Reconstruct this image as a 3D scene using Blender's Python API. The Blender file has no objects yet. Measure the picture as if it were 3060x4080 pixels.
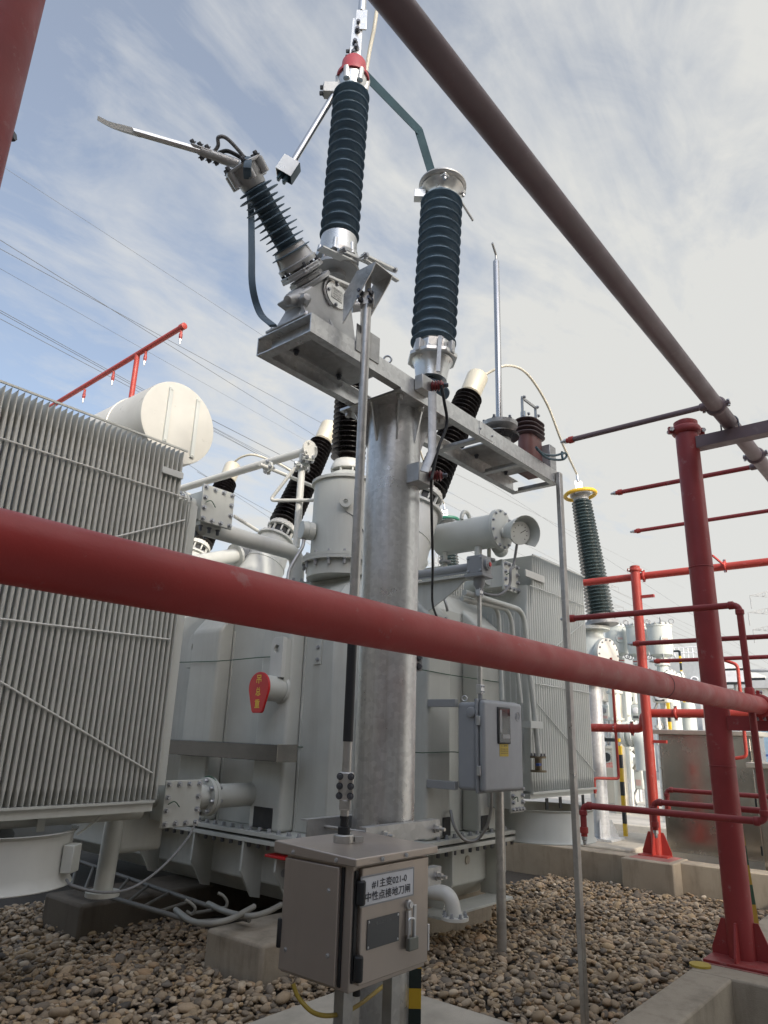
import bpy, math, random
import numpy as np
from mathutils import Vector, Matrix

# ------------------------------------------------------------------ camera, sky, sun, exposure
scene = bpy.context.scene
EYE = Vector((0.0, 0.0, 1.6))
FPX, FW, FH = 2795.1, 3060.0, 4080.0
YAW, PITCH, ROLL = math.radians(40.0096), math.radians(17.633), math.radians(1.856)
_fw = Vector((math.cos(PITCH)*math.cos(YAW), math.cos(PITCH)*math.sin(YAW), math.sin(PITCH)))
_r0 = Vector((math.sin(YAW), -math.cos(YAW), 0.0))
_u0 = _r0.cross(_fw)
_c, _s = math.cos(ROLL), math.sin(ROLL)
CR = _c*_r0 + _s*_u0
CU = -_s*_r0 + _c*_u0
CF = _fw
cam_data = bpy.data.cameras.new("camera")
cam = bpy.data.objects.new("camera", cam_data)
scene.collection.objects.link(cam)
m = Matrix((CR, CU, -CF)).transposed().to_4x4()
m.translation = EYE
cam.matrix_world = m
cam_data.sensor_fit = 'VERTICAL'
cam_data.sensor_height = 36.0
cam_data.lens = 36.0*FPX/FH
cam_data.clip_start = 0.05
cam_data.clip_end = 2000.0
scene.camera = cam

SUN_EL, SUN_AZ = math.radians(29.0), math.radians(-110.0)      # azimuth measured from +X towards +Y
world = bpy.data.worlds.new("World")
scene.world = world
world.use_nodes = True
wn, wl = world.node_tree.nodes, world.node_tree.links
wn.clear()
def W(t, **kw):
    n = wn.new(t)
    for k, v in kw.items():
        setattr(n, k, v)
    return n
w_out = W('ShaderNodeOutputWorld'); w_bg = W('ShaderNodeBackground')
w_bg.inputs['Strength'].default_value = 0.1
sky = W('ShaderNodeTexSky', sky_type='NISHITA', sun_disc=False)
sky.sun_elevation = SUN_EL
sky.sun_rotation = math.pi/2 - SUN_AZ
sky.air_density = 1.0; sky.dust_density = 1.2; sky.ozone_density = 1.3
w_tc = W('ShaderNodeTexCoord')
w_sep = W('ShaderNodeSeparateXYZ')
wl.new(w_tc.outputs['Generated'], w_sep.inputs[0])
def wm(op, a, b=None, c=None, clamp=False):
    n = W('ShaderNodeMath', operation=op); n.use_clamp = clamp
    for i, v in enumerate((a, b, c)):
        if v is None: continue
        if isinstance(v, (int, float)): n.inputs[i].default_value = v
        else: wl.new(v, n.inputs[i])
    return n.outputs[0]
zc = wm('MAXIMUM', w_sep.outputs[2], 0.0)
zd = wm('ADD', zc, 0.16)
w_u = wm('DIVIDE', w_sep.outputs[0], zd); w_v = wm('DIVIDE', w_sep.outputs[1], zd)
w_comb = W('ShaderNodeCombineXYZ')
wl.new(w_u, w_comb.inputs[0]); wl.new(w_v, w_comb.inputs[1])
def wnoise(scale, detail, rough, dist, rot=0.0, stretch=(1, 1, 1), loc=(0, 0, 0)):
    mp = W('ShaderNodeMapping'); mp.inputs['Rotation'].default_value = (0, 0, rot)
    mp.inputs['Scale'].default_value = stretch; mp.inputs['Location'].default_value = loc
    wl.new(w_comb.outputs[0], mp.inputs[0])
    n = W('ShaderNodeTexNoise'); n.inputs['Scale'].default_value = scale
    n.inputs['Detail'].default_value = detail; n.inputs['Roughness'].default_value = rough
    n.inputs['Distortion'].default_value = dist
    wl.new(mp.outputs[0], n.inputs['Vector'])
    return n.outputs['Fac']
# thin broken cloud: long wisps, finer mottling and a veil that thickens towards the sun side
c_big = wnoise(1.1, 4, 0.5, 0.4, loc=(3.1, 1.7, 0))
c_wisp = wnoise(2.2, 6, 0.6, 0.9, rot=0.9, stretch=(0.55, 1.5, 1), loc=(0.3, 0.2, 0))
c_fine = wnoise(6.5, 6, 0.62, 0.5, rot=0.5, stretch=(0.8, 1.25, 1))
s_dot = W('ShaderNodeVectorMath', operation='DOT_PRODUCT')
wl.new(w_tc.outputs['Generated'], s_dot.inputs[0])
s_dot.inputs[1].default_value = (math.cos(math.radians(-8)), math.sin(math.radians(-8)), 0.05)
low = wm('MULTIPLY_ADD', zc, -1.8, 0.55, clamp=True)
side = wm('MULTIPLY_ADD', s_dot.outputs['Value'], 1.0, -0.30)
cl = wm('ADD', wm('MULTIPLY', c_big, 0.55), wm('ADD', wm('MULTIPLY', c_wisp, 0.95), wm('MULTIPLY', c_fine, 0.55)))
cl = wm('MULTIPLY_ADD', cl, 2.5, -2.26)
cl = wm('ADD', cl, wm('MULTIPLY', side, 1.7), clamp=True)
cl = wm('MAXIMUM', wm('MULTIPLY_ADD', cl, 0.67, 0.31), low)
tone = wm('MULTIPLY_ADD', c_wisp, 1.4, 0.30)
w_cc = W('ShaderNodeMix', data_type='RGBA')
w_cc.inputs[6].default_value = (3.75, 3.82, 3.88, 1); w_cc.inputs[7].default_value = (3.92, 3.92, 3.78, 1)
wl.new(wm('MULTIPLY_ADD', side, 1.6, wm('MULTIPLY', tone, 0.35), clamp=True), w_cc.inputs[0])
w_mix = W('ShaderNodeMix', data_type='RGBA')
wl.new(cl, w_mix.inputs[0]); wl.new(sky.outputs[0], w_mix.inputs[6]); wl.new(w_cc.outputs[2], w_mix.inputs[7])
# the cloud veil is brightest round the sun and overhead
s_sun = W('ShaderNodeVectorMath', operation='DOT_PRODUCT')
wl.new(w_tc.outputs['Generated'], s_sun.inputs[0])
s_sun.inputs[1].default_value = (math.cos(SUN_EL)*math.cos(SUN_AZ), math.cos(SUN_EL)*math.sin(SUN_AZ), math.sin(SUN_EL))
glow = wm('MULTIPLY', wm('POWER', wm('MAXIMUM', s_sun.outputs['Value'], 0.0), 4.0), 2.8)
zen = wm('MULTIPLY', wm('MULTIPLY_ADD', zc, 6.0, -4.95, clamp=True), 0.9)
w_tint = W('ShaderNodeVectorMath', operation='SCALE'); w_tint.inputs[0].default_value = (1.12, 1.0, .86)
wl.new(wm('ADD', glow, zen), w_tint.inputs['Scale'])
w_one = W('ShaderNodeVectorMath', operation='ADD'); w_one.inputs[1].default_value = (1, 1, 1)
wl.new(w_tint.outputs[0], w_one.inputs[0])
w_gain = W('ShaderNodeVectorMath', operation='MULTIPLY')
wl.new(w_mix.outputs[2], w_gain.inputs[0]); wl.new(w_one.outputs[0], w_gain.inputs[1])
wl.new(w_gain.outputs[0], w_bg.inputs['Color'])
wl.new(w_bg.outputs[0], w_out.inputs['Surface'])

sun_data = bpy.data.lights.new("sun", 'SUN')
sun_data.energy = 1.4
sun_data.angle = math.radians(3.0)
sun_data.color = (1.0, 0.94, 0.84)
sun = bpy.data.objects.new("sun", sun_data)
scene.collection.objects.link(sun)
_sd = Vector((math.cos(SUN_EL)*math.cos(SUN_AZ), math.cos(SUN_EL)*math.sin(SUN_AZ), math.sin(SUN_EL)))
sun.rotation_euler = _sd.to_track_quat('Z', 'Y').to_euler()
sun.location = (6, -8, 14)

scene.view_settings.view_transform = 'Standard'
scene.view_settings.look = 'None'
scene.view_settings.exposure = 0.95
scene.view_settings.gamma = 1.0
scene.view_settings.use_curve_mapping = False
scene.render.resolution_x, scene.render.resolution_y = 768, 1024
scene.cycles.max_bounces = 6
scene.cycles.use_denoising = True

# ------------------------------------------------------------------ measuring helper
# The site is surveyed in metres: +X runs away to the right along the kerb, +Y away to the left, gravel is z = 0.
def P(x, y, X=None, Y=None, Z=None, D=None):
    d = CR*((x-FW/2)/FPX) + CU*((FH/2-y)/FPX) + CF
    if X is not None: k = (X-EYE.x)/d.x
    elif Y is not None: k = (Y-EYE.y)/d.y
    elif Z is not None: k = (Z-EYE.z)/d.z
    else: k = D
    return EYE + d*k

# ------------------------------------------------------------------ mesh helpers
COL = scene.collection
def V(*a): return Vector(a if len(a) > 1 else a[0])
def ortho(a):
    a = a.normalized()
    t = Vector((0, 0, 1)) if abs(a.z) < 0.9 else Vector((1, 0, 0))
    u = t.cross(a).normalized()
    return u, a.cross(u)

class MB:
    def __init__(self): self.v = []; self.f = []
    def add(self, vs, fs):
        o = len(self.v)
        self.v += [tuple(p) for p in vs]
        self.f += [tuple(i+o for i in f) for f in fs]
        return self
    def hexa(self, a):      # 8 corners: bottom loop 0-3, top loop 4-7
        return self.add(a, [(3, 2, 1, 0), (4, 5, 6, 7), (0, 1, 5, 4), (1, 2, 6, 5), (2, 3, 7, 6), (3, 0, 4, 7)])
    def box(self, p0, p1):
        x0, y0, z0 = (min(a, b) for a, b in zip(p0, p1)); x1, y1, z1 = (max(a, b) for a, b in zip(p0, p1))
        return self.hexa([(x0, y0, z0), (x1, y0, z0), (x1, y1, z0), (x0, y1, z0), (x0, y0, z1), (x1, y0, z1), (x1, y1, z1), (x0, y1, z1)])
    def obox(self, c, ax, ay, az):   # centre and three half vectors
        c, ax, ay, az = V(c), V(ax), V(ay), V(az)
        return self.hexa([c-ax-ay-az, c+ax-ay-az, c+ax+ay-az, c-ax+ay-az, c-ax-ay+az, c+ax-ay+az, c+ax+ay+az, c-ax+ay+az])
    def bar(self, p, q, w, h, up=(0, 0, 1)):
        p, q = V(p), V(q); d = (q-p); n = d.normalized()
        s = n.cross(V(up)); s = s.normalized() if s.length > 1e-4 else ortho(n)[0]
        t = s.cross(n).normalized()
        return self.obox((p+q)/2, d/2, s*w/2, t*h/2)
    def rings(self, rings, cap0=True, cap1=True, closed=False):
        n = len(rings[0]); vs = [p for r in rings for p in r]; fs = []
        R = len(rings)
        for i in range(R if closed else R-1):
            a, b = i*n, ((i+1) % R)*n
            for j in range(n):
                k = (j+1) % n
                fs.append((a+j, a+k, b+k, b+j))
        if not closed:
            if cap0: fs.append(tuple(range(n-1, -1, -1)))
            if cap1: fs.append(tuple((R-1)*n+j for j in range(n)))
        return self.add(vs, fs)
    def lathe(self, p, axis, prof, n=32, cap=True):
        p = V(p); a = V(axis).normalized(); u, w = ortho(a)
        cs = [(math.cos(2*math.pi*j/n), math.sin(2*math.pi*j/n)) for j in range(n)]
        return self.rings([[p+a*h+(u*c+w*s)*r for c, s in cs] for r, h in prof], cap, cap)
    def cyl(self, p, q, r0, r1=None, n=24, cap=True):
        p, q = V(p), V(q); L = (q-p).length
        return self.lathe(p, q-p, [(r0, 0), (r0 if r1 is None else r1, L)], n, cap)
    def tube(self, pts, r, n=14, cap=True, closed=False):
        pts = [V(p) for p in pts]; N = len(pts)
        rr = r if isinstance(r, (list, tuple)) else [r]*N
        tang = []
        for i in range(N):
            if closed: t = pts[(i+1) % N]-pts[i-1]
            else: t = pts[min(i+1, N-1)]-pts[max(i-1, 0)]
            tang.append(t.normalized())
        u, w = ortho(tang[0]); out = []
        for i in range(N):
            t = tang[i]
            u = (u-t*u.dot(t)).normalized(); w = t.cross(u)
            k = 1.0
            if 0 < i < N-1 and not closed:
                c = (pts[i]-pts[i-1]).normalized().dot(t); k = 1/max(c, .5)
            out.append([pts[i]+(u*math.cos(2*math.pi*j/n)+w*math.sin(2*math.pi*j/n))*rr[i]*k for j in range(n)])
        return self.rings(out, cap, cap, closed)
    def torus(self, c, axis, R, r, n=48, m=12):
        u, w = ortho(V(axis))
        return self.tube([V(c)+(u*math.cos(2*math.pi*i/n)+w*math.sin(2*math.pi*i/n))*R for i in range(n)], r, m, closed=True)
    def prism(self, poly, ext):
        poly = [V(p) for p in poly]; e = V(ext); n = len(poly)
        return self.rings([poly, [p+e for p in poly]])
    def holeplate(self, outer, inner, ext):
        o, i, e = [V(p) for p in outer], [V(p) for p in inner], V(ext); n = len(o)
        vs = o+i+[p+e for p in o]+[p+e for p in i]; fs = []
        for j in range(n):
            k = (j+1) % n
            fs += [(j, n+j, n+k, k), (2*n+j, 2*n+k, 3*n+k, 3*n+j), (j, k, 2*n+k, 2*n+j), (n+j, 3*n+j, 3*n+k, n+k)]
        return self.add(vs, fs)
    def bolt(self, p, axis, r=0.012, h=0.012, washer=True):
        p = V(p); a = V(axis).normalized()
        if washer: self.lathe(p, a, [(r*1.45, 0), (r*1.45, h*.22)], 12)
        self.lathe(p+a*h*.22, a, [(r, 0), (r, h*.85), (r*.86, h)], 6)
        return self
    def build(self, name, mat, parent=None, smooth=35, bevel=0, seg=2, loc=None):
        me = bpy.data.meshes.new(name)
        if parent is not None:
            o0 = Vector(parent['_o']) if '_o' in parent else Vector((0, 0, 0))
        elif loc is not None: o0 = V(loc)
        else:
            xs = np.array(self.v); o0 = Vector((float((xs[:, 0].min()+xs[:, 0].max())/2), float((xs[:, 1].min()+xs[:, 1].max())/2), float(xs[:, 2].min())))
        me.from_pydata([(p[0]-o0.x, p[1]-o0.y, p[2]-o0.z) for p in self.v], [], self.f)
        me.validate(verbose=False)
        import bmesh
        bm = bmesh.new(); bm.from_mesh(me)
        bmesh.ops.recalc_face_normals(bm, faces=bm.faces)
        bm.to_mesh(me); bm.free()
        if smooth:
            me.polygons.foreach_set('use_smooth', [True]*len(me.polygons))
            me.set_sharp_from_angle(angle=math.radians(smooth))
        me.materials.append(mat)
        o = bpy.data.objects.new(name, me); COL.objects.link(o)
        o['_o'] = tuple(o0)
        if parent is not None: o.parent = parent
        else: o.location = o0
        if bevel:
            b = o.modifiers.new('bevel', 'BEVEL'); b.width = bevel; b.segments = seg
            b.limit_method = 'ANGLE'; b.angle_limit = math.radians(40); b.harden_normals = False
        return o

def tag(o, label=None, cat=None, group=None, kind=None):
    if label: o['label'] = label
    if cat: o['category'] = cat
    if group: o['group'] = group
    if kind: o['kind'] = kind
    return o
def thing(name, loc, label, cat, group=None):
    o = bpy.data.objects.new(name, None); COL.objects.link(o)
    o.location = V(loc); o['_o'] = tuple(V(loc)); o.empty_display_size = 0.1
    return tag(o, label, cat, group)
def dup(o, parent=None, loc=None):
    c = o.copy(); COL.objects.link(c); c.parent = parent
    if loc is not None: c.location = V(loc)
    for ch in list(o.children): dup(ch, c)
    return c
def fillet(pts, rad, n=6):
    pts = [V(p) for p in pts]; out = [pts[0]]
    for a, b, c in zip(pts, pts[1:], pts[2:]):
        d0, d1 = (a-b), (c-b); r = min(rad, d0.length*.49, d1.length*.49)
        p, q = b+d0.normalized()*r, b+d1.normalized()*r
        for i in range(n+1):
            t = i/n; out.append(p*(1-t)**2+b*2*t*(1-t)+q*t*t)
    return out+[pts[-1]]
def spline(pts, n=10):
    pts = [V(p) for p in pts]; q = [pts[0]*2-pts[1]]+pts+[pts[-1]*2-pts[-2]]; out = []
    for i in range(1, len(q)-2):
        a, b, c, d = q[i-1:i+3]
        for k in range(n):
            t = k/n
            out.append(.5*((2*b)+(c-a)*t+(2*a-5*b+4*c-d)*t*t+(3*b-a-3*c+d)*t**3))
    return out+[pts[-1]]
def circ(c, u, w, r, n, a0=0):
    return [V(c)+V(u)*math.cos(a0+2*math.pi*i/n)*r+V(w)*math.sin(a0+2*math.pi*i/n)*r for i in range(n)]
def bolts_on(parent, pts, axis, r=.012, h=.012, mat=None, name='bolt'):
    """each visible bolt is a child of its own; they share one mesh"""
    src = None; o0 = Vector(parent['_o'])
    for p in pts:
        if src is None:
            b = MB().bolt((0, 0, 0), axis, r, h); me_o = b.build(name, mat or M['bolt'], None, loc=(0, 0, 0)); src = me_o; o = src
        else:
            o = src.copy(); COL.objects.link(o)
        o.parent = parent; o.location = V(p)-o0
def ringpts(c, axis, R, n, a0=0):
    u, w = ortho(V(axis)); return circ(c, u, w, R, n, a0)

# ------------------------------------------------------------------ materials
M = {}
def nodes(name):
    mt = bpy.data.materials.new(name); mt.use_nodes = True
    nt = mt.node_tree; bs = nt.nodes['Principled BSDF']
    M[name] = mt
    return mt, nt, bs
def nnoise(nt, scale, detail=4, rough=.55, stretch=None, src='pos', dist=0):
    n = nt.nodes.new('ShaderNodeTexNoise'); n.inputs['Scale'].default_value = scale
    n.inputs['Detail'].default_value = detail; n.inputs['Roughness'].default_value = rough; n.inputs['Distortion'].default_value = dist
    g = nt.nodes.new('ShaderNodeNewGeometry'); v = g.outputs['Position']
    if stretch:
        mp = nt.nodes.new('ShaderNodeMapping'); mp.inputs['Scale'].default_value = stretch
        nt.links.new(v, mp.inputs[0]); v = mp.outputs[0]
    nt.links.new(v, n.inputs['Vector'])
    return n.outputs['Fac']
def nramp(nt, fac, stops):
    r = nt.nodes.new('ShaderNodeValToRGB'); e = r.color_ramp.elements
    while len(e) < len(stops): e.new(.5)
    for el, (p, c) in zip(e, stops):
        el.position = p; el.color = (*c, 1) if len(c) == 3 else c
    nt.links.new(fac, r.inputs[0]); return r.outputs[0]
def nmix(nt, fac, a, b, mode='MIX'):
    n = nt.nodes.new('ShaderNodeMix'); n.data_type = 'RGBA'; n.blend_type = mode
    for i, v in ((0, fac), (6, a), (7, b)):
        if isinstance(v, (int, float)): n.inputs[i].default_value = v
        elif isinstance(v, tuple): n.inputs[i].default_value = (*v, 1)
        else: nt.links.new(v, n.inputs[i])
    return n.outputs[2]
def nmath(nt, op, a, b=0.0, clamp=False):
    n = nt.nodes.new('ShaderNodeMath'); n.operation = op; n.use_clamp = clamp
    for i, v in enumerate((a, b)):
        if isinstance(v, (int, float)): n.inputs[i].default_value = v
        else: nt.links.new(v, n.inputs[i])
    return n.outputs[0]
def nbump(nt, bs, h, strength, dist=.01):
    b = nt.nodes.new('ShaderNodeBump'); b.inputs['Strength'].default_value = strength; b.inputs['Distance'].default_value = dist
    nt.links.new(h, b.inputs['Height']); nt.links.new(b.outputs[0], bs.inputs['Normal'])
def S(c, k): return tuple(min(1, x*k) for x in c)

def paint(name, col, rough=.42, var=.10, orange=.04, streak=.10, dirt=(.20, .18, .15)):
    """sprayed enamel: faint tone drift, rain streaks, orange peel"""
    mt, nt, bs = nodes(name)
    a = nnoise(nt, 2.3, 5, .6)
    c = nramp(nt, a, [(.3, S(col, 1-var)), (.7, S(col, 1+var*.5))])
    s = nramp(nt, nnoise(nt, 9, 5, .65, (1, 1, .07)), [(.52, (0, 0, 0)), (.78, (1, 1, 1))])
    c = nmix(nt, nmath(nt, 'MULTIPLY', s, streak), c, dirt)
    g2 = nramp(nt, nnoise(nt, 28, 7, .75), [(.62, (0, 0, 0)), (.72, (1, 1, 1))])
    c = nmix(nt, nmath(nt, 'MULTIPLY', g2, streak*1.1), c, dirt)
    nt.links.new(c, bs.inputs['Base Color'])
    nt.links.new(nramp(nt, nnoise(nt, 14, 4), [(.3, (rough-.08,)*3), (.7, (rough+.10,)*3)]), bs.inputs['Roughness'])
    nbump(nt, bs, nnoise(nt, 140, 2), orange, .004)
    return mt
def redpaint(name, col, wear=.5, worn=(.42, .24, .22)):
    mt, nt, bs = nodes(name)
    c = nramp(nt, nnoise(nt, 3.1, 6, .6), [(.3, S(col, .84)), (.7, S(col, 1.12))])
    w = nramp(nt, nnoise(nt, 11, 8, .72), [(.60, (0, 0, 0)), (.68, (1, 1, 1))])
    c = nmix(nt, nmath(nt, 'MULTIPLY', w, wear), c, worn)
    d = nramp(nt, nnoise(nt, 38, 6, .75), [(.64, (0, 0, 0)), (.69, (1, 1, 1))])
    c = nmix(nt, nmath(nt, 'MULTIPLY', d, .7*wear), c, (.085, .045, .038))
    # upward faces paler: sky reflection painted into the colour, together with dust
    gg = nt.nodes.new('ShaderNodeNewGeometry'); sz_ = nt.nodes.new('ShaderNodeSeparateXYZ'); nt.links.new(gg.outputs['Normal'], sz_.inputs[0])
    du = nmath(nt, 'MULTIPLY', nramp(nt, sz_.outputs[2], [(.45, (0, 0, 0)), (.95, (1, 1, 1))]), nramp(nt, nnoise(nt, 17, 6, .7), [(.35, (.1, .1, .1)), (.65, (1, 1, 1))]))
    c = nmix(nt, nmath(nt, 'MULTIPLY', du, .42*wear), c, (.42, .33, .28))
    nt.links.new(c, bs.inputs['Base Color'])
    nt.links.new(nramp(nt, nnoise(nt, 9, 5), [(.3, (.36,)*3), (.7, (.58,)*3)]), bs.inputs['Roughness'])
    nbump(nt, bs, nnoise(nt, 60, 6, .7), .12, .006)
    return mt
def galv(name, col=(.46, .47, .48), rough=.42, metal=.85, streaks=True, spangle=30):
    mt, nt, bs = nodes(name)
    v = nt.nodes.new('ShaderNodeTexVoronoi'); v.inputs['Scale'].default_value = spangle
    g = nt.nodes.new('ShaderNodeNewGeometry'); nt.links.new(g.outputs['Position'], v.inputs['Vector'])
    hs = nt.nodes.new('ShaderNodeSeparateColor'); nt.links.new(v.outputs['Color'], hs.inputs[0])
    c = nramp(nt, hs.outputs[0], [(0, S(col, .90)), (1, S(col, 1.08))])
    blot = nramp(nt, nnoise(nt, 3.4, 7, .68), [(.30, (.84, .84, .85)), (.5, (1, 1, 1)), (.75, (.90, .90, .91))])
    c = nmix(nt, 1.0, c, blot, 'MULTIPLY')
    if streaks:
        s = nramp(nt, nnoise(nt, 26, 7, .72, (1, 1, .035)), [(.50, (0, 0, 0)), (.78, (1, 1, 1))])
        c = nmix(nt, nmath(nt, 'MULTIPLY', s, .42), c, (.33, .30, .26))
        s = nramp(nt, nnoise(nt, 60, 5, .7, (1, .3, .3)), [(.68, (0, 0, 0)), (.72, (1, 1, 1))])
        c = nmix(nt, nmath(nt, 'MULTIPLY', s, .5), c, (.16, .15, .14))
    nt.links.new(c, bs.inputs['Base Color'])
    bs.inputs['Metallic'].default_value = metal
    nt.links.new(nramp(nt, nnoise(nt, 6, 6, .7), [(.3, (rough-.12,)*3), (.75, (rough+.08,)*3)]), bs.inputs['Roughness'])
    nbump(nt, bs, nnoise(nt, 55, 5, .7), .10, .004)
    return mt
def plain(name, col, rough=.5, metal=0, spec=.5, bump=0, bscale=60, var=.08, coat=0):
    mt, nt, bs = nodes(name)
    nt.links.new(nramp(nt, nnoise(nt, 7, 5, .6), [(.3, S(col, 1-var)), (.7, S(col, 1+var))]), bs.inputs['Base Color'])
    bs.inputs['Metallic'].default_value = metal
    nt.links.new(nramp(nt, nnoise(nt, 16, 4), [(.3, (max(.03, rough-.06),)*3), (.7, (rough+.08,)*3)]), bs.inputs['Roughness'])
    bs.inputs['Specular IOR Level'].default_value = spec
    bs.inputs['Coat Weight'].default_value = coat
    if bump: nbump(nt, bs, nnoise(nt, bscale, 5, .6), bump, .005)
    return mt
def concrete(name, col, stain=.35, scale=1.0):
    mt, nt, bs = nodes(name)
    c = nramp(nt, nnoise(nt, 2.2*scale, 8, .65), [(.28, S(col, .72)), (.5, col), (.75, S(col, 1.15))])
    s = nramp(nt, nnoise(nt, 7*scale, 7, .7, (1, 1, .18)), [(.5, (0, 0, 0)), (.75, (1, 1, 1))])
    c = nmix(nt, nmath(nt, 'MULTIPLY', s, stain), c, S(col, .38))
    sp = nramp(nt, nnoise(nt, 70, 3), [(.66, (0, 0, 0)), (.74, (1, 1, 1))])
    c = nmix(nt, nmath(nt, 'MULTIPLY', sp, .35), c, S(col, .45))
    nt.links.new(c, bs.inputs['Base Color']); bs.inputs['Roughness'].default_value = .88
    bs.inputs['Specular IOR Level'].default_value = .25
    nbump(nt, bs, nmath(nt, 'ADD', nnoise(nt, 30, 8, .7), nnoise(nt, 160, 4)), .35, .006)
    return mt

paint('grey_paint', (.52, .53, .49), .42, streak=.22)
paint('grey_paint_fin', (.50, .50, .455), .46, streak=.16)
paint('grey_far_paint', (.53, .55, .52), .42)
paint('cream_paint', (.64, .635, .59), .38, streak=.05)
paint('conservator_paint', (.57, .56, .51), .34, streak=.06)
paint('pale_paint', (.58, .585, .55), .40)
paint('gis_paint', (.53, .57, .55), .35, streak=.04)
paint('box_grey', (.31, .325, .345), .42, streak=.03)
paint('gear_grey', (.30, .31, .32), .40, streak=.05)
redpaint('red_pipe', (.43, .038, .034), .42)
redpaint('red_column', (.30, .036, .036), .42)
redpaint('red_clean', (.40, .045, .036), .3)
redpaint('red_bright', (.42, .050, .036), .30, (.55, .32, .28))
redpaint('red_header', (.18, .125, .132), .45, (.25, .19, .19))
plain('red_sign', (.52, .012, .014), .35)
plain('yellow_paint', (.68, .42, .03), .45)
plain('yellow_letter', (.72, .46, .05), .5)
plain('green_paint', (.03, .16, .11), .4)
plain('black_paint', (.018, .02, .022), .45)
plain('black_rubber', (.014, .015, .017), .55, bump=.05)
plain('dark_letter', (.03, .035, .05), .5)
plain('white_plate', (.66, .67, .70), .38)
plain('dial_white', (.70, .70, .68), .4)
plain('plate_alu', (.55, .54, .51), .34, .6)
plain('data_plate', (.10, .105, .11), .38, .5)
plain('label_yellow', (.46, .34, .05), .55)
plain('silicone_blue', (.13, .19, .24), .6, bump=.04, var=.16)
plain('silicone_core', (.075, .115, .15), .6)
plain('porcelain', (.018, .014, .014), .28, spec=.45)
plain('porcelain_grey', (.075, .11, .12), .22, coat=.3)
plain('porcelain_red', (.16, .055, .045), .28, coat=.2, var=.2)
plain('resin_red', (.20, .035, .035), .35)
plain('ct_head', (.075, .045, .045), .35, var=.2)
plain('ct_body', (.17, .065, .055), .38, var=.15)
plain('gold_cap', (.62, .57, .45), .34, .35)
plain('zinc', (.62, .63, .64), .32, .9, var=.12)
plain('bolt', (.42, .43, .45), .38, .85, var=.2)
plain('dark_bolt', (.13, .135, .15), .42, .8, var=.2)
plain('cast_alu', (.50, .50, .49), .46, .55, bump=.15, bscale=120, var=.14)
plain('alu_bright', (.66, .66, .64), .30, .8, var=.12)
plain('silver_pipe', (.50, .50, .50), .25, .95, var=.08)
plain('teal_strip', (.05, .10, .125), .45, .2, var=.14)
plain('cable_cream', (.56, .53, .44), .45)
plain('cable_black', (.012, .014, .018), .5)
plain('line_grey', (.10, .11, .12), .5)
plain('pylon_grey', (.27, .28, .29), .6)
plain('cable_grey', (.17, .17, .17), .5)
plain('cable_yellow', (.42, .30, .05), .45)
plain('wire_green', (.03, .09, .05), .5)
plain('glass_dark', (.03, .035, .04), .08, spec=.7)
plain('glass_blue', (.22, .32, .42), .12, spec=.7)
plain('conduit', (.24, .235, .21), .55, bump=.05)
plain('hose_steel', (.36, .36, .36), .38, .7, var=.2)
plain('building_white', (.60, .60, .58), .7)
plain('building_grey', (.40, .42, .43), .7)
plain('blue_paint', (.03, .07, .24), .5)
plain('leaf_green', (.06, .11, .04), .6, var=.4)
galv('galvanised', (.66, .66, .645), .37, .78, spangle=46)
galv('galvanised_dark', (.48, .48, .47), .46, .65)
galv('galvanised_tube', (.52, .505, .475), .38, .7)
galv('galvanised_far', (.56, .58, .60), .45, .35)
concrete('concrete', (.37, .32, .25), .6)
concrete('concrete_shaded', (.14, .12, .095), .5)  # same footing concrete, darkened in colour to stand for shade under the radiator
concrete('concrete_pale', (.47, .43, .36), .18)
concrete('concrete_floor', (.47, .45, .41), .2, .7)
concrete('paver_floor', (.40, .39, .36), .2, .7)
concrete('concrete_wall', (.44, .40, .35), .15, .4)

def brushed(name, col, rough):
    mt, nt, bs = nodes(name)
    c = nramp(nt, nnoise(nt, 2.0, 5, .6), [(.3, S(col, .92)), (.7, S(col, 1.05))])
    sm_ = nramp(nt, nnoise(nt, 9, 7, .75, (1, 1, .25)), [(.55, (0, 0, 0)), (.75, (1, 1, 1))])
    c = nmix(nt, nmath(nt, 'MULTIPLY', sm_, .22), c, S(col, .55))
    nt.links.new(c, bs.inputs['Base Color']); bs.inputs['Metallic'].default_value = .68 if name == 'stainless' else .92
    nt.links.new(nramp(nt, nnoise(nt, 5, 6, .65), [(.3, (rough-.06,)*3), (.7, (rough+.10,)*3)]), bs.inputs['Roughness'])
    bs.inputs['Anisotropic'].default_value = .5
    nbump(nt, bs, nnoise(nt, 1.6, 2, .5), .06, .02)
    return mt
brushed('stainless', (.50, .44, .39), .38)
brushed('stainless_clean', (.50, .475, .43), .20)
brushed('trunk_steel', (.085, .085, .085), .14)
brushed('stainless_pale', (.62, .60, .54), .42)

def stripes(name, a, b, period, axis=2, phase=0.0, diag=0.0):
    """painted warning bands, part of the object's own finish"""
    mt, nt, bs = nodes(name)
    g = nt.nodes.new('ShaderNodeNewGeometry'); sp = nt.nodes.new('ShaderNodeSeparateXYZ'); nt.links.new(g.outputs['Position'], sp.inputs[0])
    z = nmath(nt, 'ADD', nmath(nt, 'MULTIPLY', sp.outputs[axis], 1/period), phase)
    if diag: z = nmath(nt, 'ADD', z, nmath(nt, 'MULTIPLY', sp.outputs[0 if axis == 2 else 2], diag/period))
    f = nmath(nt, 'GREATER_THAN', nmath(nt, 'FRACT', z), .5)
    nt.links.new(nmix(nt, f, a, b), bs.inputs['Base Color']); bs.inputs['Roughness'].default_value = .45
    return mt
stripes('warning_bands', (.62, .40, .03), (.018, .03, .028), .155, phase=.1)
stripes('warning_bands_far', (.66, .44, .03), (.02, .025, .03), .36)
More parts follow.
